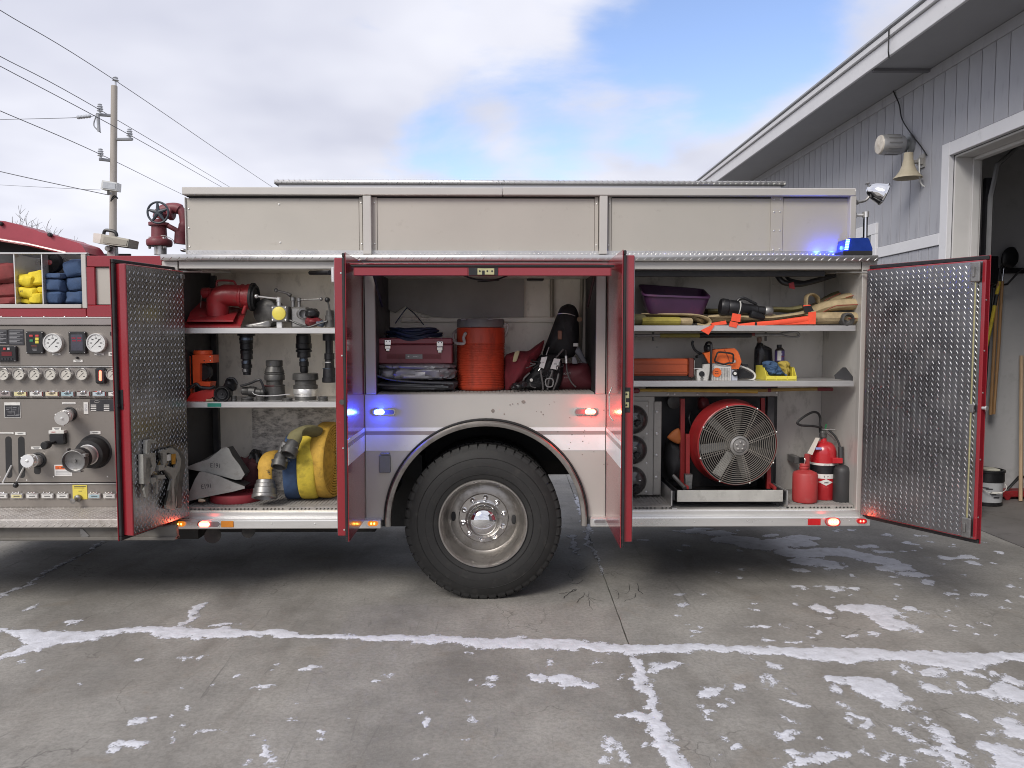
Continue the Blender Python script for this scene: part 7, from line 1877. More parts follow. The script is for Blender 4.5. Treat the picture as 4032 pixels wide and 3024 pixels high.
# red bag
t = thing("red_bag", "crumpled red cloth bag with a yellow tag beside the cooler", "bag", rest(cK, 450, 1490, .3, MZ))
bagm = mat("red_cloth", (.135, .012, .02), .8, 0, .2, 16, bump=.6, bscale=26)
mb = MB(); mb.pillow([cK(262, 1110, .28), cK(330, 1055, .28), cK(440, 1030, .28), cK(545, 1030, .28), cK(640, 960, .28), cK(728, 902, .28), cK(735, 915, .28), cK(700, 1050, .28), cK(620, 1180, .28), cK(560, 1300, .28), cK(480, 1400, .28), cK(360, 1480, .28), cK(265, 1490, .28)], .12, .1, 8, .035, 16, 3); mb.build("bag_body", bagm, t)
mb = MB(); mb.pillow([cK(385, 1042, .165), cK(440, 1035, .165), cK(405, 1150, .165), cK(358, 1155, .165)], .006, .012, 3); mb.build("tag", mat("tag_yellow", (.42, .37, .22), .7), t)
# breathing apparatus
t = thing("breathing_apparatus", "black breathing apparatus harness standing against the compartment corner", "breathing apparatus", rest(cK, 950, 1500, .3, MZ))
nylon = mat("black_nylon", (.013, .013, .015), .7, 0, .3, 20, bump=.5, bscale=40)
mb = MB(); mb.pillow([cK(885, 600, .36), cK(930, 510, .36), cK(1015, 470, .36), cK(1095, 500, .36), cK(1140, 600, .36), cK(1142, 930, .36), cK(1080, 1100, .36), cK(860, 1120, .36), cK(715, 1070, .36), cK(790, 850, .36)], .1, .1, 7, .02, 12, 7); mb.build("back_pad", nylon, t)
mb = MB(); al(mb, cK, (1010, 540), (960, 1100), [(0, 30), (.04, 80), (.12, 105), (.9, 108), (1, 80)], .45); mb.build("air_cylinder", black, t)
mb = MB(); mb.pillow([cK(690, 1080, .27), cK(900, 1080, .27), cK(960, 1240, .27), cK(900, 1490, .27), cK(540, 1490, .27), cK(480, 1420, .27), cK(560, 1260, .27)], .08, .1, 7, .03, 22, 12); mb.build("waist_harness", nylon, t)
mb = MB(); mb.cyl(cK(1150, 655, .35), cK(1150, 655, .30), .018); mb.build("valve_knob", mat("brown_knob", (.16, .09, .04), .5), t)
mb = MB(); ct(mb, cK, [(885, 592, .28), (960, 585, .25), (1040, 595, .25), (1100, 615, .27)], .003); mb.tube([cK(790, 985, .22), cK(755, 1080, .2)], .004, 6); mb.tube([cK(685, 1240, .17), cK(665, 1265, .17)], .004, 6); mb.build("bright_cord", alu_bright, t)
mb = MB(); a, b = cK(895, 895, .24), cK(945, 790, .24); mb.box((a.x, .24, a.z), (b.x, .26, b.z), .004); mb.build("buckle", mat("rust_buckle", (.22, .10, .06), .5), t, smooth=0)
for pts, txt in (([(700, 1108), (770, 1098), (728, 1240), (672, 1225)], "SCOTT"), ([(850, 1118), (925, 1128), (888, 1255), (806, 1240)], "AIR-PAK")):
    mb = MB(); mb.extrude([cK(u, v, .165) for u, v in pts], (0, .012, 0)); g_ = mb.build("strap_tag", mat("tag_white", (.62, .62, .62), .6), t, smooth=0)
    cx, cy_ = sum(p[0] for p in pts) / 4, sum(p[1] for p in pts) / 4; mb = MB(); text_into(mb, txt, cK(cx, cy_, .1642), .008, xdir=(1, 0, -.08), updir=(.08, 0, 1), width=.019); mb.build("tag_lettering", ink, g_, smooth=0)
strap_m = mat("harness_edge", (.10, .095, .095), .6, 0, .2, 30)
for pts in ([(690, 1260, .16), (700, 1330, .155), (715, 1420, .155), (720, 1490, .16)], [(830, 1260, .16), (815, 1320, .155), (790, 1370, .15), (770, 1490, .16)], [(905, 1300, .16), (880, 1400, .155), (840, 1490, .16)], [(960, 1010, .2), (900, 1080, .19), (870, 1110, .18)], [(560, 1290, .18), (500, 1350, .17), (480, 1400, .18)]):
    mb = MB(); ribbon(mb, [cK(*p) for p in pts], (1, 0, 0), .012, .004); mb.build("strap", strap_m, t)
rq = random.Random(8)
for j in range(9):
    u, v = rq.uniform(520, 930), rq.uniform(1130, 1420); mb = MB(); ct(mb, cK, [(u + rq.uniform(-70, 70), v + q * rq.uniform(15, 45), .17 - .012 * rq.random()) for q in range(4)], rq.uniform(.003, .006), 6); mb.build("strap_loop", strap_m if j % 3 == 0 else nylon, t)
mb = MB(); ct(mb, cK, [(755, 1368, .145), (835, 1368, .145), (828, 1450, .145), (760, 1450, .145)], .005, 6, 3, True); mb.build("strap_buckle", mat("buckle_grey", (.22, .22, .22), .4), t)
mb = MB(); mb.lathe(cK(580, 1377, .185), (0, -1, 0), [(20 * cK.s * mpp(.2), 0), (19 * cK.s * mpp(.2), .008), (.001, .01)], 16); mb.build("button", label_w, t)
mb = MB(); ct(mb, cK, [(990, 1020, .24), (995, 1110, .22), (1000, 1230, .2), (1020, 1330, .19), (1060, 1410, .18), (1110, 1460, .17)], .0055); mb.build("air_line", mat("air_line_grey", (.06, .055, .055), .5), t)
mb = MB(); mb.cyl(cK(992, 1090, .21), cK(996, 1180, .2), .010); mb.build("line_coupling", alu, t)
t = thing("scott_case", "dark red case marked SCOTT standing in the compartment corner", "case", rest(cK, 1110, 1500, .35, MZ))
mb = MB(); mb.pillow([cK(890, 1180, .33), cK(1060, 1175, .33), cK(1250, 1180, .33), cK(1300, 1290, .33), cK(1340, 1400, .33), cK(1335, 1495, .33), cK(850, 1495, .33), cK(870, 1290, .33)], .10, .12, 7, .008, 9, 2); mb.build("case_body", mat("case_red", (.085, .012, .018), .6, 0, .15, 8), t)
mb = MB(); mb.pillow([cK(1065, 1005, .33), cK(1150, 985, .33), cK(1240, 1170, .33), cK(1190, 1180, .33), cK(1120, 1080, .33)], .02, .04, 4); mb.build("side_flap", mat("flap_grey", (.20, .20, .22), .6), t)
mb = MB(); mb.pillow([cK(1065, 1105, .24), (cK(1105, 1105, .24)), cK(1130, 1178, .24), cK(1065, 1180, .24)], .006, .1, 3); mb.build("pale_label", MATS["flap_grey"], t)
mb = MB(); a, b = cK(1078, 978, .26), cK(1135, 938, .26); mb.box((a.x, .26, a.z), (b.x, .27, b.z), .002); mb.build("small_label", label_w, t, smooth=0)
mb = MB(); text_into(mb, "SCOTT", cK(1005, 1300, .2262), .0125, xdir=(1, 0, .02), width=.052, bold=.02); text_into(mb, "Scape Pro", cK(1005, 1350, .2262), .0075, width=.045); mb.build("case_lettering", mat("dim_print", (.30, .29, .29), .5), t, smooth=0)
t = thing("face_mask", "glossy black breathing mask lying at the foot of the red bag", "mask", rest(cK, 430, 1500, .12, MZ))
mb = MB(); mb.puff(rest(cK, 430, 1445, .13), (.045, .05, .024), .8, .01, 30, seed=5); mb.build("mask_frame", black, t)
mb = MB(); mb.puff(rest(cK, 375, 1460, .11), (.026, .04, .018), .9, .003, 30); mb.build("visor", black_gloss, t)
mb = MB(); mb.lathe(cK(490, 1430, .08), (.4, -1, 0), [(.022, -.04), (.024, 0), (.02, .012), (.012, .014)], 20); mb.build("regulator_port", black, t)
# ---------------------------------------------------------------- rear compartment: wall details
mb = MB(); a, b = cL(1855, 250, .45), cL(1898, 250, .45); mb.box((a.x, .44, ZFL + .01), (b.x, .47, cL(1870, 240, .45).z), .003); mb.build("slotted_strut", alu, truck, smooth=0)
mb = MB(); a, b = cL(1270, 400, .612), cL(1355, 180, .612); mb.box((a.x, .611, a.z - .12), (b.x, .6185, b.z + .03), .001); mb.build("seam_strip", wall_rear, truck, smooth=0)
for (u, v) in ((1297, 248), (1338, 248)):
    o = SCREW.copy(); COL.objects.link(o); o.location = cL(u, v, .610); o.scale = (1.5,) * 3
for (u, v) in ((475, 665), (650, 665), (822, 668), (998, 665), (1175, 668), (378, 738), (348, 672)):
    o = SCREW.copy(); COL.objects.link(o); o.location = cL(u, v, .6185); o.scale = (1.6,) * 3
mb = MB(); mb.prism([cL(1785, 962, .10), cL(1850, 898, .10), cL(1872, 898, .10), cL(1942, 990, .10), cL(1935, 1006, .10), cL(1790, 990, .10)], .11); mb.build("corner_gusset", wall_dark, truck, smooth=0)
mb = MB(); ct(mb, cL, [(1330, 170, .2), (1380, 225, .18), (1500, 240, .18), (1640, 210, .2), (1780, 165, .25)], .020, 10); ct(mb, cL, [(1390, 160, .25), (1430, 205, .2), (1560, 225, .2), (1700, 200, .22)], .012, 8); bs = mb.build("sling", black, None, origin=cL(1500, 150, .2))
tag(bs, "black cable sling hanging from the compartment ceiling", "sling")
bs_tag = MB(); bs_tag.prism([cL(1418, 232, .155), cL(1460, 222, .155), cL(1468, 280, .155), cL(1425, 268, .155)], .16); tag(bs_tag.build("red_tag", red_old, None, smooth=0, origin=cL(1440, 280, .157)), "small red tag hanging from the black sling", "tag")
mb = MB(); a, b = cL(150, 178, .1), cL(1300, 135, .1); mb.box((a.x, .08, a.z), (b.x + .35, .12, b.z), .003); mb.build("ceiling_track", wall_dark, truck, smooth=0)
# ---------------------------------------------------------------- folded tan hose on the upper shelf
t = thing("attack_hose", "tan and olive fire hose folded in long flakes on the upper shelf", "hose", rest(cL, 1000, 566, .25, ZR1))
def flake(pts, h, d, m_, y=None):
    q = spline([cL(*p) for p in pts], 6)
    mb = MB(); mb.tube(q, d / 2, 12, flat=h / 2, side=(0, 1, 0)); return mb.build("flake", m_, t)
k = cL.s * mpp(.15)
flake([(100, 522, .12), (200, 522, .11), (268, 520, .12)], 84 * k, .12, hose_olive)
flake([(255, 532, .09), (400, 532, .085), (550, 532, .09)], 66 * k, .10, mat("dull_yellow_hose", (.30, .25, .045), .8, 0, dirt=((.12, .10, .03), .35, 10), **cloth_var))
flake([(540, 535, .11), (600, 534, .105), (640, 535, .11)], 60 * k, .09, hose_tan)
flake([(140, 490, .3), (330, 490, .28), (500, 488, .26), (650, 505, .2), (740, 540, .14)], 30 * k, .12, hose_tan)
flake([(260, 478, .2), (480, 480, .14), (660, 484, .12), (760, 505, .11), (792, 540, .11), (760, 566, .12), (700, 560, .14)], 22 * k, .10, hose_tan)
flake([(400, 510, .3), (700, 512, .3), (1000, 515, .3), (1300, 512, .28)], 70 * k, .22, hose_tan)
flake([(760, 455, .32), (900, 455, .32), (1100, 450, .32), (1290, 440, .3), (1420, 442, .28), (1520, 425, .26)], 46 * k, .16, hose_olive)
flake([(790, 500, .2), (950, 492, .14), (1100, 505, .12), (1280, 505, .12), (1480, 480, .12), (1560, 460, .14)], 34 * k, .10, hose_tan)
flake([(1300, 528, .24), (1500, 524, .22), (1650, 515, .2)], 76 * k, .20, hose_olive)
flake([(1630, 512, .15), (1750, 508, .12), (1955, 508, .12)], 96 * k, .16, hose_tan)
flake([(1570, 470, .3), (1680, 430, .22), (1800, 405, .15), (1968, 398, .13)], 92 * k, .14, hose_tan)
flake([(1600, 430, .4), (1740, 370, .3), (1860, 345, .22), (1950, 330, .2)], 64 * k, .14, hose_tan)
flake([(1640, 400, .45), (1760, 330, .4), (1820, 310, .38)], 40 * k, .10, hose_olive)
flake([(1555, 405, .2), (1560, 340, .2), (1600, 318, .22), (1640, 340, .24), (1650, 380, .26)], 22 * k, .07, hose_tan)
stripe_red = mat("hose_stripe", (.22, .04, .025), .8)
for pts in ([(1690, 462, .13), (1790, 412, .072), (1880, 405, .06), (1970, 400, .058)], [(1890, 510, .036), (1955, 510, .036)], [(1700, 370, .24), (1800, 322, .2), (1830, 312, .2)], [(1870, 345, .145), (1945, 325, .125)]):
    mb = MB(); ribbon(mb, [cL(*p) for p in pts], (0, 0, 1), .006, .004); mb.build("stripe", stripe_red, t)
mb = MB(); k2 = cL.s * mpp(.05); mb.lathe(cL(1835, 520, .10), (.15, -1, 0), [(36 * k2, 0), (40 * k2, .02), (50 * k2, .025), (50 * k2, .06), (54 * k2, .062), (54 * k2, .085), (40 * k2, .088), (34 * k2, .06), (20 * k2, .055)], 24); mb.build("coupling", coupling_dark, t)
# orange ratchet strap
t = thing("ratchet_strap", "bright orange webbing strap with black buckle draped over the shelf edge", "strap", rest(cL, 1300, 566, .05, ZR1))
def sheet_strap(pts, y0, th=.004, ys=None):
    mb = MB(); q = [cL(u, v, y0) for u, v in pts]; mb.extrude(q, (0, th, 0)); return mb.build("webbing", strap_orange, t, smooth=0)
sheet_strap([(722, 605), (820, 558), (832, 566), (784, 640)], .006); sheet_strap([(800, 548), (920, 527), (930, 556), (830, 566), (812, 562)], .02)
sheet_strap([(975, 468), (1042, 480), (1035, 540), (962, 528)], .035); sheet_strap([(955, 532), (1020, 545), (1005, 585), (946, 572)], .008)
mb = MB(); ribbon(mb, [cL(1020, 572, .03), cL(1160, 555, .028), cL(1400, 535, .03), cL(1585, 512, .035)], (0, 0, 1), .052 * .55, .006); mb.build("webbing", strap_orange, t)
sheet_strap([(1170, 545), (1580, 488), (1580, 556), (1180, 564)], .034)
sheet_strap([(1575, 462), (1636, 455), (1632, 556), (1576, 556)], .03)
mb = MB(); a, b = cL(1152, 566, .022), cL(1168, 540, .022); mb.box((a.x, .022, a.z), (b.x, .04, b.z)); mb.build("keeper", black, t, smooth=0)
mb = MB(); mb.prism([cL(1532, 415, .04), cL(1595, 408, .04), cL(1618, 450, .04), cL(1552, 462, .04)], .06); mb.build("buckle", black, t, smooth=0)
sheet_strap([(1535, 405), (1590, 402), (1596, 412), (1535, 418)], .045)
# purple tub
t = thing("storage_tub", "dark purple plastic tub tipped forward on the hose", "tub", rest(cL, 530, 485, .28))
tub_m = mat("purple_plastic", (.055, .018, .06), .35, 0, .2, 5, dirt=((.14, .02, .06), .3, 5), coat=.2)
def loop(FL, FR, BR, BL, inset=0.0):
    pts = []
    cs = [cL(*FL), cL(*FR), cL(*BR), cL(*BL)]; cen = sum(cs, Vector()) / 4
    cs = [c + (cen - c) * inset for c in cs]
    for i in range(4):
        p, c, n = cs[i - 1], cs[i], cs[(i + 1) % 4]
        A, B = c.lerp(p, .14), c.lerp(n, .14)
        for s_ in range(5):
            q = s_ / 4; pts.append(A.lerp(c, q).lerp(c.lerp(B, q), q))
    return pts
mb = MB()
rim_o = loop((262, 318, .07), (808, 340, .07), (745, 275, .44), (225, 236, .44))
L0 = [mb.bm.verts.new(p) for p in rim_o]; L1 = [mb.bm.verts.new(p - Vector((0, 0, .013))) for p in rim_o]
r2 = loop((272, 322, .08), (800, 344, .08), (740, 280, .43), (230, 242, .43)); L2 = [mb.bm.verts.new(p - Vector((0, 0, .013))) for p in r2]
bt = loop((308, 472, .12), (748, 488, .12), (705, 430, .40), (262, 400, .40)); L3 = [mb.bm.verts.new(p) for p in bt]
ri = loop((272, 322, .08), (800, 344, .08), (740, 280, .43), (230, 242, .43), .015); L4 = [mb.bm.verts.new(p + Vector((0, 0, .001))) for p in ri]; L5 = [mb.bm.verts.new(p + Vector((0, 0, .006))) for p in loop((308, 472, .12), (748, 488, .12), (705, 430, .40), (262, 400, .40), .02)]
mb.bridge(L0, L1); mb.bridge(L1, L2); mb.bridge(L2, L3); mb.face(L3); mb.bridge(L0, L4); mb.bridge(L4, L5); mb.face(L5)
mb.build("tub_shell", tub_m, t)
# black master stream nozzle
t = thing("fog_nozzle", "black fog nozzle with carry handle lying on the tan hose", "nozzle", rest(cL, 1080, 490, .12))
y = .10
mb = MB(); al(mb, cL, (872, 415), (1235, 455), [(0, 40), (.01, 60), (.05, 66), (.16, 66), (.18, 58), (.2, 62), (.38, 60), (.4, 52), (.46, 54), (.5, 46), (.8, 44), (.82, 38), (1, 38)], y); mb.build("barrel", black, t)
mb = MB(); al(mb, cL, (1225, 452), (1285, 458), [(0, 40), (.1, 44), (.85, 44), (1, 38)], y); mb.build("swivel", coupling, t)
mb = MB(); al(mb, cL, (1016, 432), (1022, 433), [(0, 61), (1, 61)], y); mb.build("white_ring", label_w, t)
mb = MB(); ct(mb, cL, [(1005, 385, y), (1030, 356, y), (1070, 352, y), (1120, 376, y), (1165, 398, y)], .010); mb.build("carry_handle", black, t)
mb = MB(); al(mb, cL, (1115, 470), (1225, 508), [(0, 30), (.2, 32), (.85, 25), (1, 16)], y - .04); mb.build("pistol_grip", black, t)
for (u0, v0, u1, v1) in ((1112, 418, 1155, 440), (1048, 420, 1066, 440)):
    mb = MB(); a, b = cL(u0, v1, y - .026), cL(u1, v0, y - .026); mb.box((a.x, y - .029, a.z), (b.x, y - .02, b.z), .001); mb.build("label", mat("label_steelblue", (.16, .26, .36), .4) if u0 > 1100 else label_w, t, smooth=0)
# long tools clipped under the shelves
t = thing("d_handle_hook", "roof hook with yellow shaft and grey D handle clipped under the shelf", "hand tool", cL(700, 650, .2))
y = .2
mb = MB(); mb.tube([cL(170, 646, y), cL(400, 644, y)], .011, 10); mb.build("shaft", coupling, t); mb = MB(); mb.tube([cL(1150, 640, y), cL(1365, 640, y)], .011, 10); mb.build("shaft", coupling, t)
mb = MB(); mb.tube([cL(400, 646, y), cL(712, 645, y)], .0155, 12); mb.build("yellow_sleeve", mat("olive_yellow", (.22, .19, .04), .6, 0, .15, 20), t)
mb = MB(); mb.tube([cL(712, 645, y), cL(1122, 643, y)], .017, 12); mb.build("grip", black, t)
mb = MB(); mb.tube([cL(1122, 636, y), cL(1148, 636, y)], .011, 12); mb.build("red_ring", red_dark, t)
mb = MB(); ct(mb, cL, [(1360, 632, y), (1400, 622, y), (1480, 620, y), (1500, 650, y), (1440, 658, y), (1370, 645, y)], .0085, 8, 4, True); mb.build("d_handle", coupling, t)
mb = MB(); pts = [(130, 615), (178, 612), (190, 640), (182, 650), (190, 662), (178, 672), (188, 684), (176, 694), (186, 708), (176, 722), (130, 718)]; mb.prism([cL(u, v, y - .02) for u, v in pts], y + .03); mb.build("serrated_head", black, t, smooth=0)
for u in (350, 1245):
    mb = MB(); a, b = cL(u - 8, 690, y), cL(u + 8, 618, y); mb.box((a.x, y + .012, a.z), (b.x, y + .03, ZR1 - .045), .002); mb.build("clip", coupling_dark, t, smooth=0)
hndl = mat("yellow_handle", (.42, .27, .045), .5, 0, .15, 10, dirt=((.2, .11, .03), .3, 12))
t = thing("sledge_hammer", "yellow handled sledge hammer clipped under the lower shelf", "hand tool", cL(700, 1100, .15))
mb = MB(); mb.tube([cL(240, 1078, .15), cL(600, 1080, .15), (cL(1000, 1084, .15)), cL(1170, 1088, .15)], [.011, .0125, .014, .016], 12); mb.build("handle", hndl, t)
mb = MB(); a, b = cL(120, 1104, .12), cL(240, 1066, .12); mb.box((a.x, .12, a.z), (b.x, .17, b.z), .008); mb.build("head", red_dark, t, smooth=0)
t = thing("fire_axe", "tan handled axe with dark red head clipped under the lower shelf", "hand tool", cL(1500, 1095, .35))
mb = MB(); mb.tube([cL(1150, 1082, .3), cL(1400, 1074, .3), cL(1650, 1068, .3)], .0125, 12); mb.build("handle", mat("ochre_handle", (.30, .20, .06), .55, 0, .15, 10), t)
mb = MB(); a, b = cL(1650, 1085, .28), cL(1775, 1058, .28); mb.box((a.x, .28, a.z), (b.x, .33, b.z), .006); mb.build("head", red_dark, t, smooth=0)
mb = MB(); mb.tube([cL(1250, 1079, .3), cL(1275, 1078, .3)], .0135, 12); mb.build("band", red_dark, t)
# ---------------------------------------------------------------- rear compartment, middle shelf
t = thing("saw_bar_cover", "long orange plastic saw bar cover lying on the shelf", "cover", rest(cN, 100, 795, .2, ZR2))
y = .12
a, b = cL(90, 965, y), cN(288, 445, y)
cov = mat("cover_orange", (.38, .07, .022), .45, 0, .1, 6, dirt=((.2, .06, .03), .2, 12))
mb = MB(); mb.box((a.x, y, a.z), (b.x, y + .14, b.z), .012); mb.build("sleeve", cov, t, smooth=0)
for v in (520, 648):
    A, B = cL(90, 0, y), cN(284, v + 8, y); C_ = cN(284, v, y); mb = MB(); mb.box((a.x, y - .004, B.z), (B.x, y - .0004, C_.z), .002); mb.build("rib", cov, t, smooth=0)
mb = MB(); A, B = cN(289, 735, y - .005), cN(368, 440, y - .005); mb.box((A.x, y - .005, A.z), (B.x, y + .15, B.z), .006); mb.build("end_collar", mat("brown_red", (.12, .03, .022), .55), t, smooth=0)
mb = MB(); A = cN(368, 620, y - .006); B = cN(373, 470, y - .006); mb.box((A.x, y - .008, cN(370, 705, y).z), (B.x, y - .005, B.z)); mb.build("white_edge", label_w, t, smooth=0)
mb = MB(); A = cL(100, 1000, y); mb.box((A.x, y + .02, ZR2 + .0005), (b.x + .02, y + .12, a.z + .003), .003); mb.build("lower_pad", black, t, smooth=0)
t = thing("chainsaw", "orange and white chainsaw with black wrap handle on the shelf", "chainsaw", rest(cN, 750, 798, .2, ZR2))
y = .13
sw_white = mat("saw_white", (.52, .51, .49), .45, 0, .08, 8, dirt=((.25, .23, .2), .3, 14)); sw_orange = mat("saw_orange", (.62, .12, .025), .4, 0, .08, 8, dirt=((.3, .08, .03), .2, 12))
def npr(name, m_, pts, y0, y1, parent=t, bev=0.0):
    mb = MB(); mb.prism([cN(u, v, y0) for u, v in pts], y1)
    bmesh.ops.triangulate(mb.bm, faces=[f for f in mb.bm.faces if len(f.verts) > 4])
    return mb.build(name, m_, parent, smooth=0)
npr("crankcase", sw_white, [(495, 620), (520, 535), (590, 525), (690, 520), (945, 555), (945, 790), (640, 790), (580, 780), (490, 720)], y, y + .16)
gp_ = npr("starter_cover", sw_white, [(640, 600), (680, 560), (930, 572), (940, 600), (938, 780), (920, 795), (650, 795), (638, 780)], y - .018, y - .0005)
for j in range(15):
    v0 = 588 + j * 14
    if v0 > 780: break
    mb = MB()
    for i in range(11):
        u0 = 664 + i * 24
        if (u0 + 8 - 722) ** 2 + (v0 + 4 - 658) ** 2 < 74 ** 2: continue
        A, B = cN(u0, v0 + 7, y - .0186), cN(u0 + 16, v0, y - .0186); mb.poly([(A.x, A.y, A.z), (B.x, A.y, A.z), (B.x, A.y, B.z), (A.x, A.y, B.z)])
    kind(mb.build("vent_slots", ink, gp_, smooth=0), "stuff")
mb = MB(); mb.lathe(cN(722, 658, y - .019), (0, -1, 0), [(72 * cN.s * mpp(y), 0), (70 * cN.s * mpp(y), .004), (.001, .0045)], 28); dk = mb.build("logo_disc", sw_orange, t)
mb = MB(); text_into(mb, "STIHL", cN(722, 643, y - .0242), .0066, width=.023, bold=.02); text_into(mb, "MS 461", cN(722, 676, y - .0242), .0056, width=.024, bold=.02); mb.build("disc_lettering", ink, dk, smooth=0)
npr("top_cover", sw_orange, [(520, 365), (590, 345), (690, 302), (850, 290), (1000, 283), (1048, 330), (1078, 400), (1105, 490), (1062, 605), (948, 606), (942, 545), (700, 515), (600, 515)], y + .005, y + .13)
npr("cover_seam", mat("saw_seam", (.30, .05, .015), .5), [(830, 300), (845, 300), (905, 420), (930, 500), (915, 500), (890, 425)], y + .002, y + .0045)
npr("side_sticker", label_w, [(955, 520), (1015, 500), (1010, 460), (975, 470)], y + .002, y + .0046)
npr("fuel_tank", mat("tank_bluegrey", (.38, .40, .46), .45), [(948, 612), (1040, 640), (1040, 785), (950, 790)], y - .006, y + .13)
mb = MB(); mb.lathe(cN(1003, 672, y - .007), (0, -1, 0), [(46 * cN.s * mpp(y), 0), (44 * cN.s * mpp(y), .012), (30 * cN.s * mpp(y), .013)], 24); cp = mb.build("fuel_cap", black, t)
mb = MB(); mb.lathe(cN(1005, 674, y - .0205), (0, -1, 0), [(24 * cN.s * mpp(y), 0), (22 * cN.s * mpp(y), .005), (.001, .006)], 16); mb.build("cap_insert", label_w, cp)
npr("chain_case", sw_white, [(415, 625), (500, 600), (560, 640), (585, 700), (575, 785), (520, 795), (425, 795), (412, 720)], y - .012, y + .06)
mb = MB(); mb.lathe(cN(485, 680, y - .0125), (0, -1, 0), [(44 * cN.s * mpp(y), 0), (42 * cN.s * mpp(y), .008), (24 * cN.s * mpp(y), .009)], 20); mb.build("oil_cap", black, t)
mb = MB(); mb.lathe(cN(490, 755, y - .0125), (0, -1, 0), [(26 * cN.s * mpp(y), 0), (20 * cN.s * mpp(y), .004)], 16); mb.build("bar_nut", coupling, t)
npr("muffler", mat("muffler_dark", (.03, .03, .03), .5, .3), [(375, 440), (480, 430), (495, 590), (380, 590)], y + .02, y + .13)
mb = MB(); a, b = cN(352, 606, y + .02), cN(485, 590, y + .02); mb.box((a.x, y + .02, a.z), (b.x, y + .026, b.z)); mb.build("guide_bar", alu_bright, t, smooth=0)
mb = MB(); ct(mb, cN, [(545, 300, y + .1), (560, 205, y + .05), (620, 195, y - .01), (636, 260, y - .035), (632, 420, y - .045), (628, 600, y - .045), (618, 720, y - .04), (602, 785, y - .02)], .0085, 10); mb.build("front_handle", black, t)
mb = MB(); mb.puff(cN(585, 290, y + .06), (.026, .05, .03), .7, .004, 30); mb.build("handle_boot", black, t)
mb = MB(); ct(mb, cN, [(690, 480, y - .02), (712, 400, y - .03), (745, 345, y - .03), (860, 350, y - .03), (965, 372, y - .03), (978, 430, y - .03), (965, 505, y - .025), (900, 510, y - .02), (830, 530, y - .02), (750, 510, y - .02)], .0062, 8, 4, True); mb.build("top_handle", black, t)
mb = MB(); ct(mb, cN, [(355, 165, y + .05), (335, 215, y + .05), (360, 290, y + .05), (410, 340, y + .05), (490, 375, y + .06), (560, 470, y + .07)], [.008 + .0] * 26, 8) if False else ct(mb, cN, [(352, 165, y + .05), (340, 220, y + .05), (372, 295, y + .05), (425, 345, y + .05), (500, 385, y + .06), (570, 480, y + .07)], .0095, 8); mb.build("hand_guard", black, t)
npr("guard_base", black, [(420, 400), (500, 370), (600, 510), (500, 525), (430, 440)], y + .03, y + .1)
mb = MB(); ct(mb, cN, [(1080, 555, y + .05), (1180, 590, y + .05), (1280, 650, y + .05), (1318, 710, y + .05), (1290, 765, y + .05), (1200, 785, y + .05), (1030, 785, y + .05)], .0075, 10); mb.build("rear_handle", sw_white, t)
npr("rear_guard", black, [(1050, 590), (1110, 600), (1270, 680), (1280, 740), (1060, 745)], y + .06, y + .08)
npr("trigger", black, [(1110, 520), (1200, 530), (1215, 560), (1180, 575), (1110, 545)], y + .04, y + .07)
t = thing("oil_jug", "dark plastic oil jug with brown cap on the shelf behind the rag", "jug", rest(cN, 1440, 790, .38, ZR2))
y = .36
o = [(1352, 190), (1415, 190), (1432, 215), (1555, 275), (1578, 330), (1578, 780), (1312, 780), (1308, 310), (1340, 230)]
mb = MB(); q = [cN(u, v, y) for u, v in o]; 
for p in q:
    if p.z < ZR2 + .03: p.z = ZR2 + .002
mb.pillow(q, .05, .05, 5); mb.build("jug_body", mat("jug_black", (.02, .02, .024), .25, 0, .2, 8), t)
mb = MB(); vl(mb, cN, 1384, y, [(108, 30), (115, 36), (172, 36), (176, 30), (195, 28)], 18); mb.build("cap", mat("brown_cap", (.20, .13, .10), .5), t)
t = thing("fuel_can", "purple and white fuel can with black cap behind the yellow bin", "can", rest(cN, 1712, 790, .30, ZR2))
y = .28; k = cN.s * mpp(y); zc2 = cN(1712, 790, y).z
mb = MB(); o = cN(1700, 272, y); hh = o.z - ZR2
mb.lathe((o.x, y, o.z), (0, 0, -1), [(38 * k, 0), (44 * k, 8 * k), (70 * k, 36 * k), (73 * k, 42 * k), (73 * k, hh - .002), (70 * k, hh)], 28); mb.build("can_body", mat("can_dark", (.06, .05, .05), .3, .4), t)
mb = MB(); mb.lathe((o.x, y, o.z), (0, 0, -1), [(73.8 * k, 46 * k), (73.8 * k, 210 * k)], 28, cap0=False, cap1=False); mb.build("can_label", mat("label_purple", (.08, .055, .19), .4, 0, .15, 20), t)
mb = MB(); vl(mb, cN, 1692, y, [(224, 34), (228, 38), (268, 38), (276, 32)], 18); mb.build("can_cap", black, t)
def curved(mbx, u0, v0, u1, v1, r):
    for i in range(6):
        a0 = u0 + (u1 - u0) * i / 6; a1 = u0 + (u1 - u0) * (i + 1) / 6
        def pt(u, v):
            dx = (u - 1700) * k; yy = y - sqrt(max(1e-6, (r * k) ** 2 - dx * dx)); return Vector((o.x + dx, yy, cN(1700, v, y).z))
        mbx.poly([pt(a0, v0), pt(a1, v0), pt(a1, v1), pt(a0, v1)])
mb = MB(); curved(mb, 1646, 318, 1700, 470, 74.6); mb.build("can_panel", label_w, t, smooth=0)
mb = MB(); text_into(mb, "VP", cN(1715, 378, y - 75.5 * k), .017, width=.022, bold=.04); mb.build("can_letters", mat("can_print", (.55, .52, .60), .4), t, smooth=0)
mb = MB(); text_into(mb, "racing", cN(1728, 418, y - 75.5 * k), .005, width=.014); curved(mb, 1700, 402, 1765, 409, 75); mb.build("can_red_print", red, t, smooth=0)
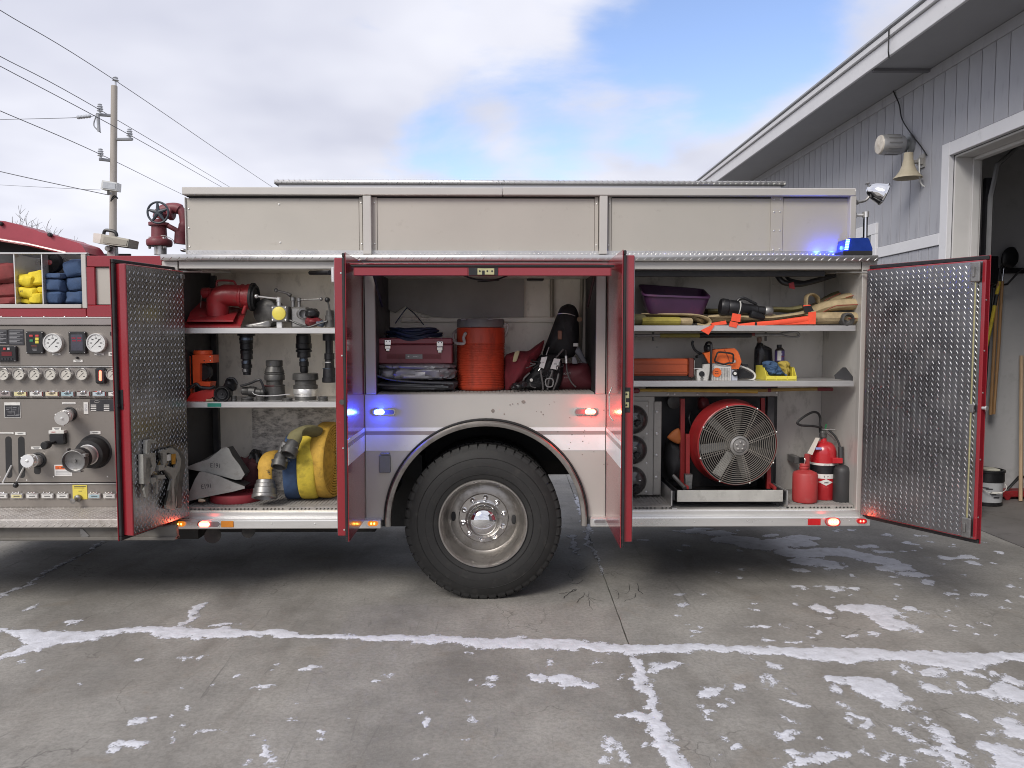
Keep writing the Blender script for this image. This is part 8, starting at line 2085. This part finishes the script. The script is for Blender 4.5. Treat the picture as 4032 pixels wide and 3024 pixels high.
# yellow bin with rags
t = thing("parts_bin", "open fronted yellow plastic parts bin holding rags", "bin", rest(cN, 1720, 797, .15, ZR2))
y = .08; ymat = mat("bin_yellow", (.62, .54, .07), .45, 0, .06, 10, dirt=((.4, .33, .08), .2, 14))
FLx, FRx = cN(1488, 790, y).x, cN(1962, 790, y).x; zb, zl_, zt2 = ZR2 + .001, cN(1700, 712, y).z, cN(1700, 585, y).z
mb = MB()
mb.box((FLx, y, zb), (FRx, y + .004, zl_)); mb.box((FLx, y + .0045, zb), (FRx, y + .22, zb + .004)); mb.box((FLx, y + .2205, zb), (FRx, y + .2245, cN(1700, 545, y + .22).z))
zb2 = cN(1700, 545, y + .22).z
for x_ in (FLx, FRx - .004):
    mb.extrude([(x_, y + .0046, zb + .0045), (x_, y + .0046, zl_), (x_, y + .05, zt2), (x_, y + .22, zb2), (x_, y + .22, zb + .0045)], (.004, 0, 0))
for (u0, u1) in ((1490, 1638), (1650, 1812), (1822, 1960)):
    A, B = cN(u0, 765, y), cN(u1, 716, y); mb.box((A.x, y - .005, A.z), (B.x, y - .0004, B.z), .002)
mb.build("bin_shell", ymat, t, smooth=0)
for j in range(4):
    q = cN(1870 + j * 22, 600, y + .1); mb = MB(); mb.box((FRx - .009, y + .06 + j * .035, zb + .01), (FRx - .0045, y + .07 + j * .035, zt2 - .005), .001); mb.build("bin_rib", ymat, t, smooth=0)
def rag(name, lab, m_, pts, y0, th, seed, cat="rag"):
    mb = MB(); mb.pillow([cN(u, v, y0) for u, v in pts], th, th * .8, 8, .03, 30, seed, 5)
    return tag(mb.build(name, m_, origin=cN(pts[0][0], max(p[1] for p in pts), y0)), lab, cat)
rag("rag", "crumpled blue rag hanging over the front of the yellow bin", mat("blue_rag", (.035, .075, .15), .85, 0, .25, 20, bump=.7, bscale=50), [(1425, 500), (1500, 475), (1620, 485), (1690, 560), (1740, 640), (1805, 690), (1790, 712), (1700, 695), (1620, 712), (1540, 705), (1500, 640), (1440, 560)], .13, .045, 3)
rag("sponge", "rounded mustard sponge sitting in the yellow bin", mat("mustard_sponge", (.36, .27, .05), .9, 0, .15, 20, bump=.4), [(1665, 510), (1730, 478), (1800, 480), (1855, 530), (1840, 640), (1810, 740), (1740, 740), (1690, 600)], .17, .05, 8, "sponge")
# ---------------------------------------------------------------- rear compartment, lower level
RZ = ZFL
def mbox(name, m_, u0, v0, u1, v1, y0, y1, bev=.002, parent=None):
    return cbox(name, m_, cM, u0, v0, u1, v1, y0, y1, bev, parent)
yd = .30
plate_rear = mat("divider_plate", (.36, .345, .32), .42, .4, .1, 5, dirt=((.2, .19, .17), .25, 9))
mbox("divider_header", plate_rear, 100, 62, 1342, 122, yd - .004, yd + .003, .001)
mbox("divider_plate", plate_rear, 100, 124, 352, 905, yd, yd + .006, .001)
mbox("bottle_plate", plate_rear, 100, 160, 306, 900, yd - .012, yd - .001, .002)
mbox("divider_strip", plate_rear, 349, 162, 410, 902, yd - .01, yd - .0005, .003)
mbox("divider_post", wall_dark, 1246, 124, 1300, 905, yd + .002, yd + .05, .002)
for (u, v) in ((375, 245), (374, 418), (371, 588), (369, 762)):
    o = SCREW.copy(); COL.objects.link(o); o.location = cM(u, v, yd - .0105); o.scale = (2.3,) * 3
for (u, v) in ((297, 196), (295, 418), (293, 652), (290, 878), (465, 102), (515, 102), (698, 104), (932, 102), (1325, 92)):
    o = SCREW.copy(); COL.objects.link(o); o.location = cM(u, v, yd - .0125 if u < 300 else yd - .0045); o.scale = (1.7,) * 3
mb = MB(); a, b = cM(412, 126, .5), cM(1246, 900, .5); mb.box((a.x - .1, .598, RZ), (b.x + .1, .606, a.z + .1)); mb.build("recess_back", wall_dark, truck, smooth=0)
# air bottles
bt_m = mat("bottle_black", (.05, .045, .045), .16, 0, .2, 8, coat=.4)
for i, (u, v, lab) in enumerate(((188, 305, "uppermost dark air bottle end with valve in the divider plate"), (183, 545, "middle dark air bottle end with valve in the divider plate"), (178, 790, "lowest dark air bottle end with valve just above the mat"))):
    y = yd - .013; c = cM(u, v, y); k = cM.s * mpp(y)
    t = thing("air_bottle", lab, "air bottle", (c.x, c.y, c.z - 118 * k))
    mb = MB(); mb.lathe(c + Vector((0, .25, 0)), (0, -1, 0), [(118 * k, 0), (118 * k, .24), (115 * k, .265), (104 * k, .29), (84 * k, .312), (54 * k, .328), (24 * k, .334)], 36); mb.build("cylinder", bt_m, t)
    vv = c + Vector((.012, -.085, -.012 - .008 * i))
    mb = MB(); mb.lathe(vv, (.15, -1, -.2), [(24 * k, -.02), (27 * k, 0), (27 * k, .016), (22 * k, .022)], 6); mb.tube([vv + Vector((0, -.01, 0)), vv + Vector((-.055, -.012, .002 - i * .01))], .0085, 8); mb.tube([vv + Vector((0, -.01, 0)), vv + Vector((.03, -.01, .008))], .008, 8); mb.tube([vv + Vector((0, -.01, 0)), vv + Vector((-.003, -.012, -.03))], .009, 8); mb.build("valve", black, t)
    mb = MB(); mb.tube([vv + Vector((-.055, -.012, .002 - i * .01)), vv + Vector((-.075, -.012, .003 - i * .01))], .007, 8); mb.build("red_port", red_dark, t)
    p = cM(u + (5 if i < 2 else 45), v - 28 + (10 if i == 2 else 0), y - .0); mb = MB(); mb.box((p.x - .007, y - .083, p.z - .003), (p.x + .009, y - .06, p.z + .003)); mb.build("label", label_w, t, smooth=0)
# gusset mats at the floor
a0, a1 = cM(100, 1000, .03).x, cM(495, 1000, .03).x
floor_mat(X2 + .045, a1, RZ, .03, .6)
floor_mat(cM(1400, 1000, .03).x, X3 - .035, RZ, .03, .6)
# fan tray
ty = .02
tr = thing("slide_tray", "aluminium slide-out tray carrying the red fan", "tray", rest(cM, 950, 990, .25, RZ))
zt3, zb3 = cM(950, 865, ty).z, cM(950, 957, ty).z
xa3, xb3 = cM(536, 910, ty).x, cM(1375, 910, ty).x
mb = MB(); mb.box((xa3, ty, zb3), (xb3, ty + .006, zt3), .002); mb.build("tray_front", mat("tray_aluminium", (.55, .54, .50), .4, .5, .12, 7, dirt=((.3, .29, .26), .3, 12)), tr, smooth=0)
mb = MB(); mb.box((xa3, ty + .007, zb3), (xb3, .56, zb3 + .004)); mb.box((xa3, ty + .007, zb3 + .005), (xa3 + .005, .56, zt3)); mb.box((xb3 - .005, ty + .007, zb3 + .005), (xb3, .56, zt3)); mb.build("tray_pan", wall_dark, tr, smooth=0)
for (u0, u1, s_) in ((490, 533, -1), (1378, 1410, 1)):
    x0_, x1_ = cM(u0, 930, ty + .01).x, cM(u1, 930, ty + .01).x; zt4, zb4 = cM(500, 870, ty + .01).z, RZ + .001
    mb = MB(); xo = x0_ if s_ < 0 else x1_
    mb.box((min(xo, xo + s_ * -.006), ty + .01, zb4), (max(xo, xo + s_ * -.006), .56, zt4)); mb.box((min(xo, xo - s_ * .04), ty + .01, zb4), (max(xo, xo - s_ * .04), .56, zb4 + .005)); mb.build("slide_rail", alu, tr, smooth=0)
    mb = MB(); mb.box((x0_ + .009, ty + .02, zb3 + .006), (x1_ - .009, .5, zt4 - .006), .003); mb.build("slide_carriage", black, tr, smooth=0)
# ventilation fan
fan = thing("ventilation_fan", "large red positive pressure fan with round wire guard on the tray", "fan", rest(cM, 1000, 865, .3, zb3 + .004))
fy = .10; fc = cM(1016, 506, fy); k = cM.s * mpp(fy)
fax = Vector((.07, -1, -.03)).normalized(); RG = 326 * k
mb = MB(); mb.lathe(fc, -fax, [(RG * .985, .0), (RG * 1.01, .004), (RG * 1.02, .025), (RG * 1.02, .09), (RG * 1.035, .115), (RG * 1.075, .145), (RG * 1.08, .155), (RG * 1.02, .16), (RG * 1.0, .11), (RG * .985, .02)], 72, cap0=False, cap1=False, closed=True); sh_ = mb.build("shroud", mat("fan_red", (.33, .022, .024), .35, 0, .12, 7, dirt=((.16, .04, .035), .25, 12), coat=.2), fan)
mb = MB(); mb.lathe(fc, -fax, [(RG * .982, .012), (RG * .99, .11), (RG * .95, .158), (.001, .16)], 48, cap0=False, cap1=False); mb.build("shroud_shade", dark, fan)  # dark cone added so the inside of the fan looks shaded
wire_m = mat("guard_wire", (.40, .37, .33), .35, .8, .1, 20)
e1 = (Vector((0, 0, 1)) - fax * fax.z).normalized(); e2 = fax.cross(e1)
for j in range(15):
    r = RG * (.28 + .70 * j / 14); bulge = .03 * (1 - (r / RG) ** 2)
    mb = MB(); mb.tube([fc + fax * (.012 + bulge) + e1 * r * cos(q * pi / 36) + e2 * r * sin(q * pi / 36) for q in range(72)], .0029, 5, closed=True); mb.build("guard_ring", wire_m, fan)
for j in range(8):
    a_ = 2 * pi * j / 8 + .32
    for s_ in (-.012, .012):
        mb = MB(); mb.tube([fc + fax * (.009 + .03 * (1 - q * q)) + (e1 * cos(a_) + e2 * sin(a_)) * RG * q + (e1 * -sin(a_) + e2 * cos(a_)) * s_ * (.4 + q * .5) for q in (.24, .5, .75, .99)], .0022, 5); mb.build("guard_spoke", wire_m, fan)
    mb = MB(); mb.ball(fc + fax * .012 + (e1 * cos(a_) + e2 * sin(a_)) * RG * 1.0, .007, 8, 6); mb.build("guard_bolt", alu_bright, fan)
hub_m = mat("fan_hub", (.27, .26, .25), .4, .5, .2, 14)
mb = MB(); mb.lathe(fc, fax, [(RG * .25, -.10), (RG * .25, .02), (RG * .24, .036), (RG * .19, .042), (RG * .17, .035), (RG * .16, .044), (RG * .06, .05), (.001, .05)], 32)
for q in range(5):
    d = (e1 * cos(q * 1.26) + e2 * sin(q * 1.26)); mb.ball(fc + fax * .045 + d * RG * .09, .012, 8, 6)
mb.build("hub", hub_m, fan)
blade_m = mat("fan_blade", (.20, .195, .18), .35, .6, .12, 8, dirt=((.2, .19, .17), .3, 14))
for j in range(7):
    a_ = 2 * pi * j / 7 - .08; d = e1 * cos(a_) + e2 * sin(a_); s_ = -e1 * sin(a_) + e2 * cos(a_); tw = s_ * .82 + fax * .45
    mb = MB(); w0 = RG * .115
    pts = [fc - fax * .05 + d * RG * .22 - tw * w0 * .8, fc - fax * .05 + d * RG * .22 + tw * w0 * .8, fc - fax * .05 + d * RG * .9 + tw * w0 * 1.15, fc - fax * .05 + d * RG * .9 - tw * w0 * 1.15]
    mb.extrude(pts, fax * .004); mb.build("blade", blade_m, fan, smooth=0)
mb = MB(); mb.cyl(fc - fax * .11, fc - fax * .34, .09, .09, 20); mb.build("motor", grime, fan)
fr = red_dark
def fpost(pts, r=.016, m_=None):
    mb = MB(); mb.tube([cM(*p) for p in pts], r, 4); mb.build("frame_tube", m_ or mat("frame_red", (.28, .022, .022), .45, 0, .1, 9), fan)
fpost([(576, 140, .30), (574, 800, .30)], .022); fpost([(618, 420, .22), (616, 780, .22)], .019); fpost([(1210, 135, .34), (1212, 300, .34)], .02); fpost([(1258, 680, .22), (1256, 850, .22)], .02)
fpost([(560, 795, .34), (615, 845, .1)], .016); fpost([(1250, 800, .3), (1310, 850, .1)], .014)
mb = MB(); mb.prism([cM(600, 742, .15), cM(658, 742, .15), cM(650, 855, .15), cM(605, 858, .15)], .2); mb.build("foot", coupling, fan, smooth=0)
mb = MB(); ct(mb, cM, [(505, 750, .2), (550, 800, .15), (598, 850, .08)], .014, 8); mb.build("pull_handle", coupling, fan)
mb = MB(); mb.puff(cM(745, 180, .42), (.04, .05, .05), .7, .01, 20); mb.build("carburettor", red_dark, fan)
mb = MB(); ct(mb, cM, [(640, 250, .32), (630, 300, .3), (650, 370, .3)], .006); mb.build("fuel_line", black, fan)
mb = MB(); mb.lathe(cM(505, 165, .5), (0, -1, 0), [(.05, 0), (.05, .03), (.02, .035)], 20); tag(mb.build("pulley", coupling_dark, None, origin=cM(505, 165, .5)), "dull grey disc hanging in the dark recess left of the fan", "pulley")
t = thing("gear_bag", "black bag with an orange flap stuffed beside the red fan frame", "bag", rest(cM, 500, 780, .42, RZ))
mb = MB(); mb.pillow([cM(455, 460, .40), cM(560, 470, .40), cM(600, 600, .40), cM(590, 800, .40), cM(470, 780, .40), cM(430, 620, .40)], .1, .1, 6, .02, 14, 2); mb.build("bag_body", nylon, t)
mb = MB(); mb.pillow([cM(455, 450, .30), cM(500, 395, .30), cM(550, 375, .30), cM(580, 470, .30), cM(540, 500, .30)], .02, .04, 4); mb.build("flap", mat("flap_orange", (.40, .12, .03), .6), t)
# extinguisher
ex = thing("fire_extinguisher", "red carbon dioxide extinguisher with black and white label bands", "extinguisher", rest(cM, 1695, 955, .28, RZ + .0246))
y = .26; k = cM.s * mpp(y); EZ = RZ + .0246
eo = cM(1695, 478, y); kk_ = (eo.z - EZ) / 480
redx = mat("extinguisher_red", (.42, .018, .024), .25, 0, .06, 6, coat=.4)
def band(v0, v1, m_, r=101, name="label_band"):
    mb = MB(); mb.lathe((eo.x, y, eo.z), (0, 0, -1), [(r * k, (v0 - 478) * kk_), (r * k, (v1 - 478) * kk_)], 40, cap0=False, cap1=False); return mb.build(name, m_, ex)
mb = MB(); mb.lathe((eo.x, y, eo.z), (0, 0, -1), [(22 * k, -28 * kk_), (24 * k, -4 * kk_), (30 * k, 0)] + [(k * (30 + 70 * sin(q * pi / 16)), kk_ * 95 * (1 - cos(q * pi / 16))) for q in range(1, 9)] + [(100 * k, 474 * kk_), (96 * k, 480 * kk_)], 40); mb.build("cylinder", redx, ex)
band(650, 668, label_w); band(669, 738, black); band(739, 776, label_w)
mb = MB(); dy = y - 100 * k - .002; c = cM(1716, 806, dy); c.z = eo.z - (806 - 478) * kk_
cyl_y = lambda dx: y - sqrt((101.5 * k) ** 2 - (c.x + dx - eo.x) ** 2)
for i in range(12):
    xa_, xb_ = (-54 + 9 * i) * k, (-45 + 9 * i) * k; ha, hb = 26 * k - abs(xa_) * .48, 26 * k - abs(xb_) * .48
    mb.poly([(c.x + xa_, cyl_y(xa_), c.z - ha), (c.x + xb_, cyl_y(xb_), c.z - hb), (c.x + xb_, cyl_y(xb_), c.z + hb), (c.x + xa_, cyl_y(xa_), c.z + ha)])
dm = mb.build("diamond_logo", label_w, ex, smooth=0)
mb = MB(); text_into(mb, "AMEREX", c + Vector((0, -.0015, -.001)), .0065, width=.032, bold=.02); text_into(mb, "INSTRUCTIONS", Vector((c.x + .002, dy + .001, eo.z - (660 - 478) * kk_)), .0042, width=.045); text_into(mb, "E", Vector((c.x - .012, dy + .001, eo.z - (758 - 478) * kk_)), .010); text_into(mb, "P", Vector((c.x + .012, dy + .001, eo.z - (758 - 478) * kk_)), .010); mb.build("label_print", ink, ex, smooth=0)
mb = MB(); a, b = cM(1632, 543, y - .085), cM(1678, 526, y - .085); mb.box((a.x, y - .088, a.z), (b.x, y - .08, b.z)); mb.build("blue_sticker", mat("sticker_blue", (.25, .28, .55), .4), ex, smooth=0)
mb = MB(); vl(mb, cM, 1692, y, [(415, 20), (420, 30), (445, 30), (452, 20), (462, 20)], 18); mb.puff(cM(1690, 410, y), (.022, .022, .018), .7); mb.build("valve_head", coupling_dark, ex)
mb = MB(); mb.tube([cM(1680, 388, y), cM(1785, 384, y)], .006, 8); mb.tube(spline([cM(1710, 400, y), cM(1750, 430, y), cM(1790, 470, y)], 4), .006, 8); mb.build("lever_handle", coupling, ex)
mb = MB(); mb.tube([cM(1716, 340, y), cM(1710, 378, y)], .005, 8); mb.build("safety_pin", mat("pin_green", (.01, .16, .05), .4), ex)
mb = MB(); ct(mb, cM, [(1668, 410, y), (1666, 350, y), (1668, 290, y), (1645, 252, y - .02), (1600, 250, y - .05), (1530, 290, y - .08), (1488, 330, y - .09), (1520, 352, y - .08), (1600, 356, y - .05), (1680, 368, y - .02)], .0085, 10, 6); mb.build("hose", rubber, ex)
mb = MB(); ct(mb, cM, [(1735, 388, y), (1780, 430, y - .02), (1810, 480, y - .04), (1826, 530, y - .06)], .0075, 10); mb.build("horn_hose", rubber, ex)
mb = MB(); mb.tube([cM(1830, 520, y - .06), cM(1833, 660, y - .08)], [.020, .016], 14); vl(mb, cM, 1842, y - .10, [(662, 14), (668, 30), (680, 52), (700, 62), (720, 65), (960, 66), (972, 62)], 28); mb.build("discharge_horn", mat("horn_black", (.03, .03, .031), .55, 0, .15, 10), ex)
mb = MB(); a, b = cM(1768, 655, y - .11), cM(1850, 612, y - .11); mb.box((a.x, y - .11, a.z), (b.x, y - .0, b.z), .004); mb.build("horn_bracket", redx, ex, smooth=0)
mb = MB(); mb.extrude([cM(1632, 448, y - .06), cM(1664, 452, y - .06), cM(1606, 586, y - .11), cM(1566, 572, y - .11)], (0, .001, 0)); mb.build("inspection_tag", mat("tag_card", (.50, .45, .40), .7), ex, smooth=0)
mbox("extinguisher_bracket", coupling, 1466, 600, 1508, 655, .45, .6, .003); mbox("extinguisher_strap", black, 1509, 606, 1600, 650, .42, .44, .003)
# gas can
t = thing("fuel_jug", "faded red plastic fuel jug with spout standing on the mat", "jug", rest(cM, 1550, 990, .12, RZ + .0246))
y = .14; k = cM.s * mpp(y); go = cM(1550, 702, y); sc_ = (go.z - EZ) / 288
gas_m = mat("faded_red_plastic", (.36, .035, .035), .6, 0, .1, 10, dirt=((.30, .10, .09), .3, 16))
mb = MB(); mb.lathe((go.x, y, go.z), (0, 0, -1), [(36 * k, 0), (60 * k, 10 * sc_), (88 * k, 24 * sc_), (96 * k, 40 * sc_), (97 * k, 270 * sc_), (92 * k, 284 * sc_), (80 * k, 288 * sc_)], 32); mb.build("jug_body", gas_m, t)
mb = MB(); vl(mb, cM, 1540, y, [(655, 30), (662, 34), (672, 34), (676, 30), (684, 36), (694, 36), (700, 32), (712, 34)], 20); mb.build("neck", gas_m, t)
mb = MB(); a, b = cM(1548, 700, y + .01), cM(1590, 578, y + .01); mb.box((a.x, y + .01, a.z), (b.x, y + .035, b.z), .006); mb.build("spout", mat("spout_red", (.28, .03, .03), .5), t, smooth=0)
mb = MB(); ct(mb, cM, [(1542, 655, y), (1548, 630, y - .005), (1546, 612, y)], .003); mb.build("wire_clip", alu_bright, t)
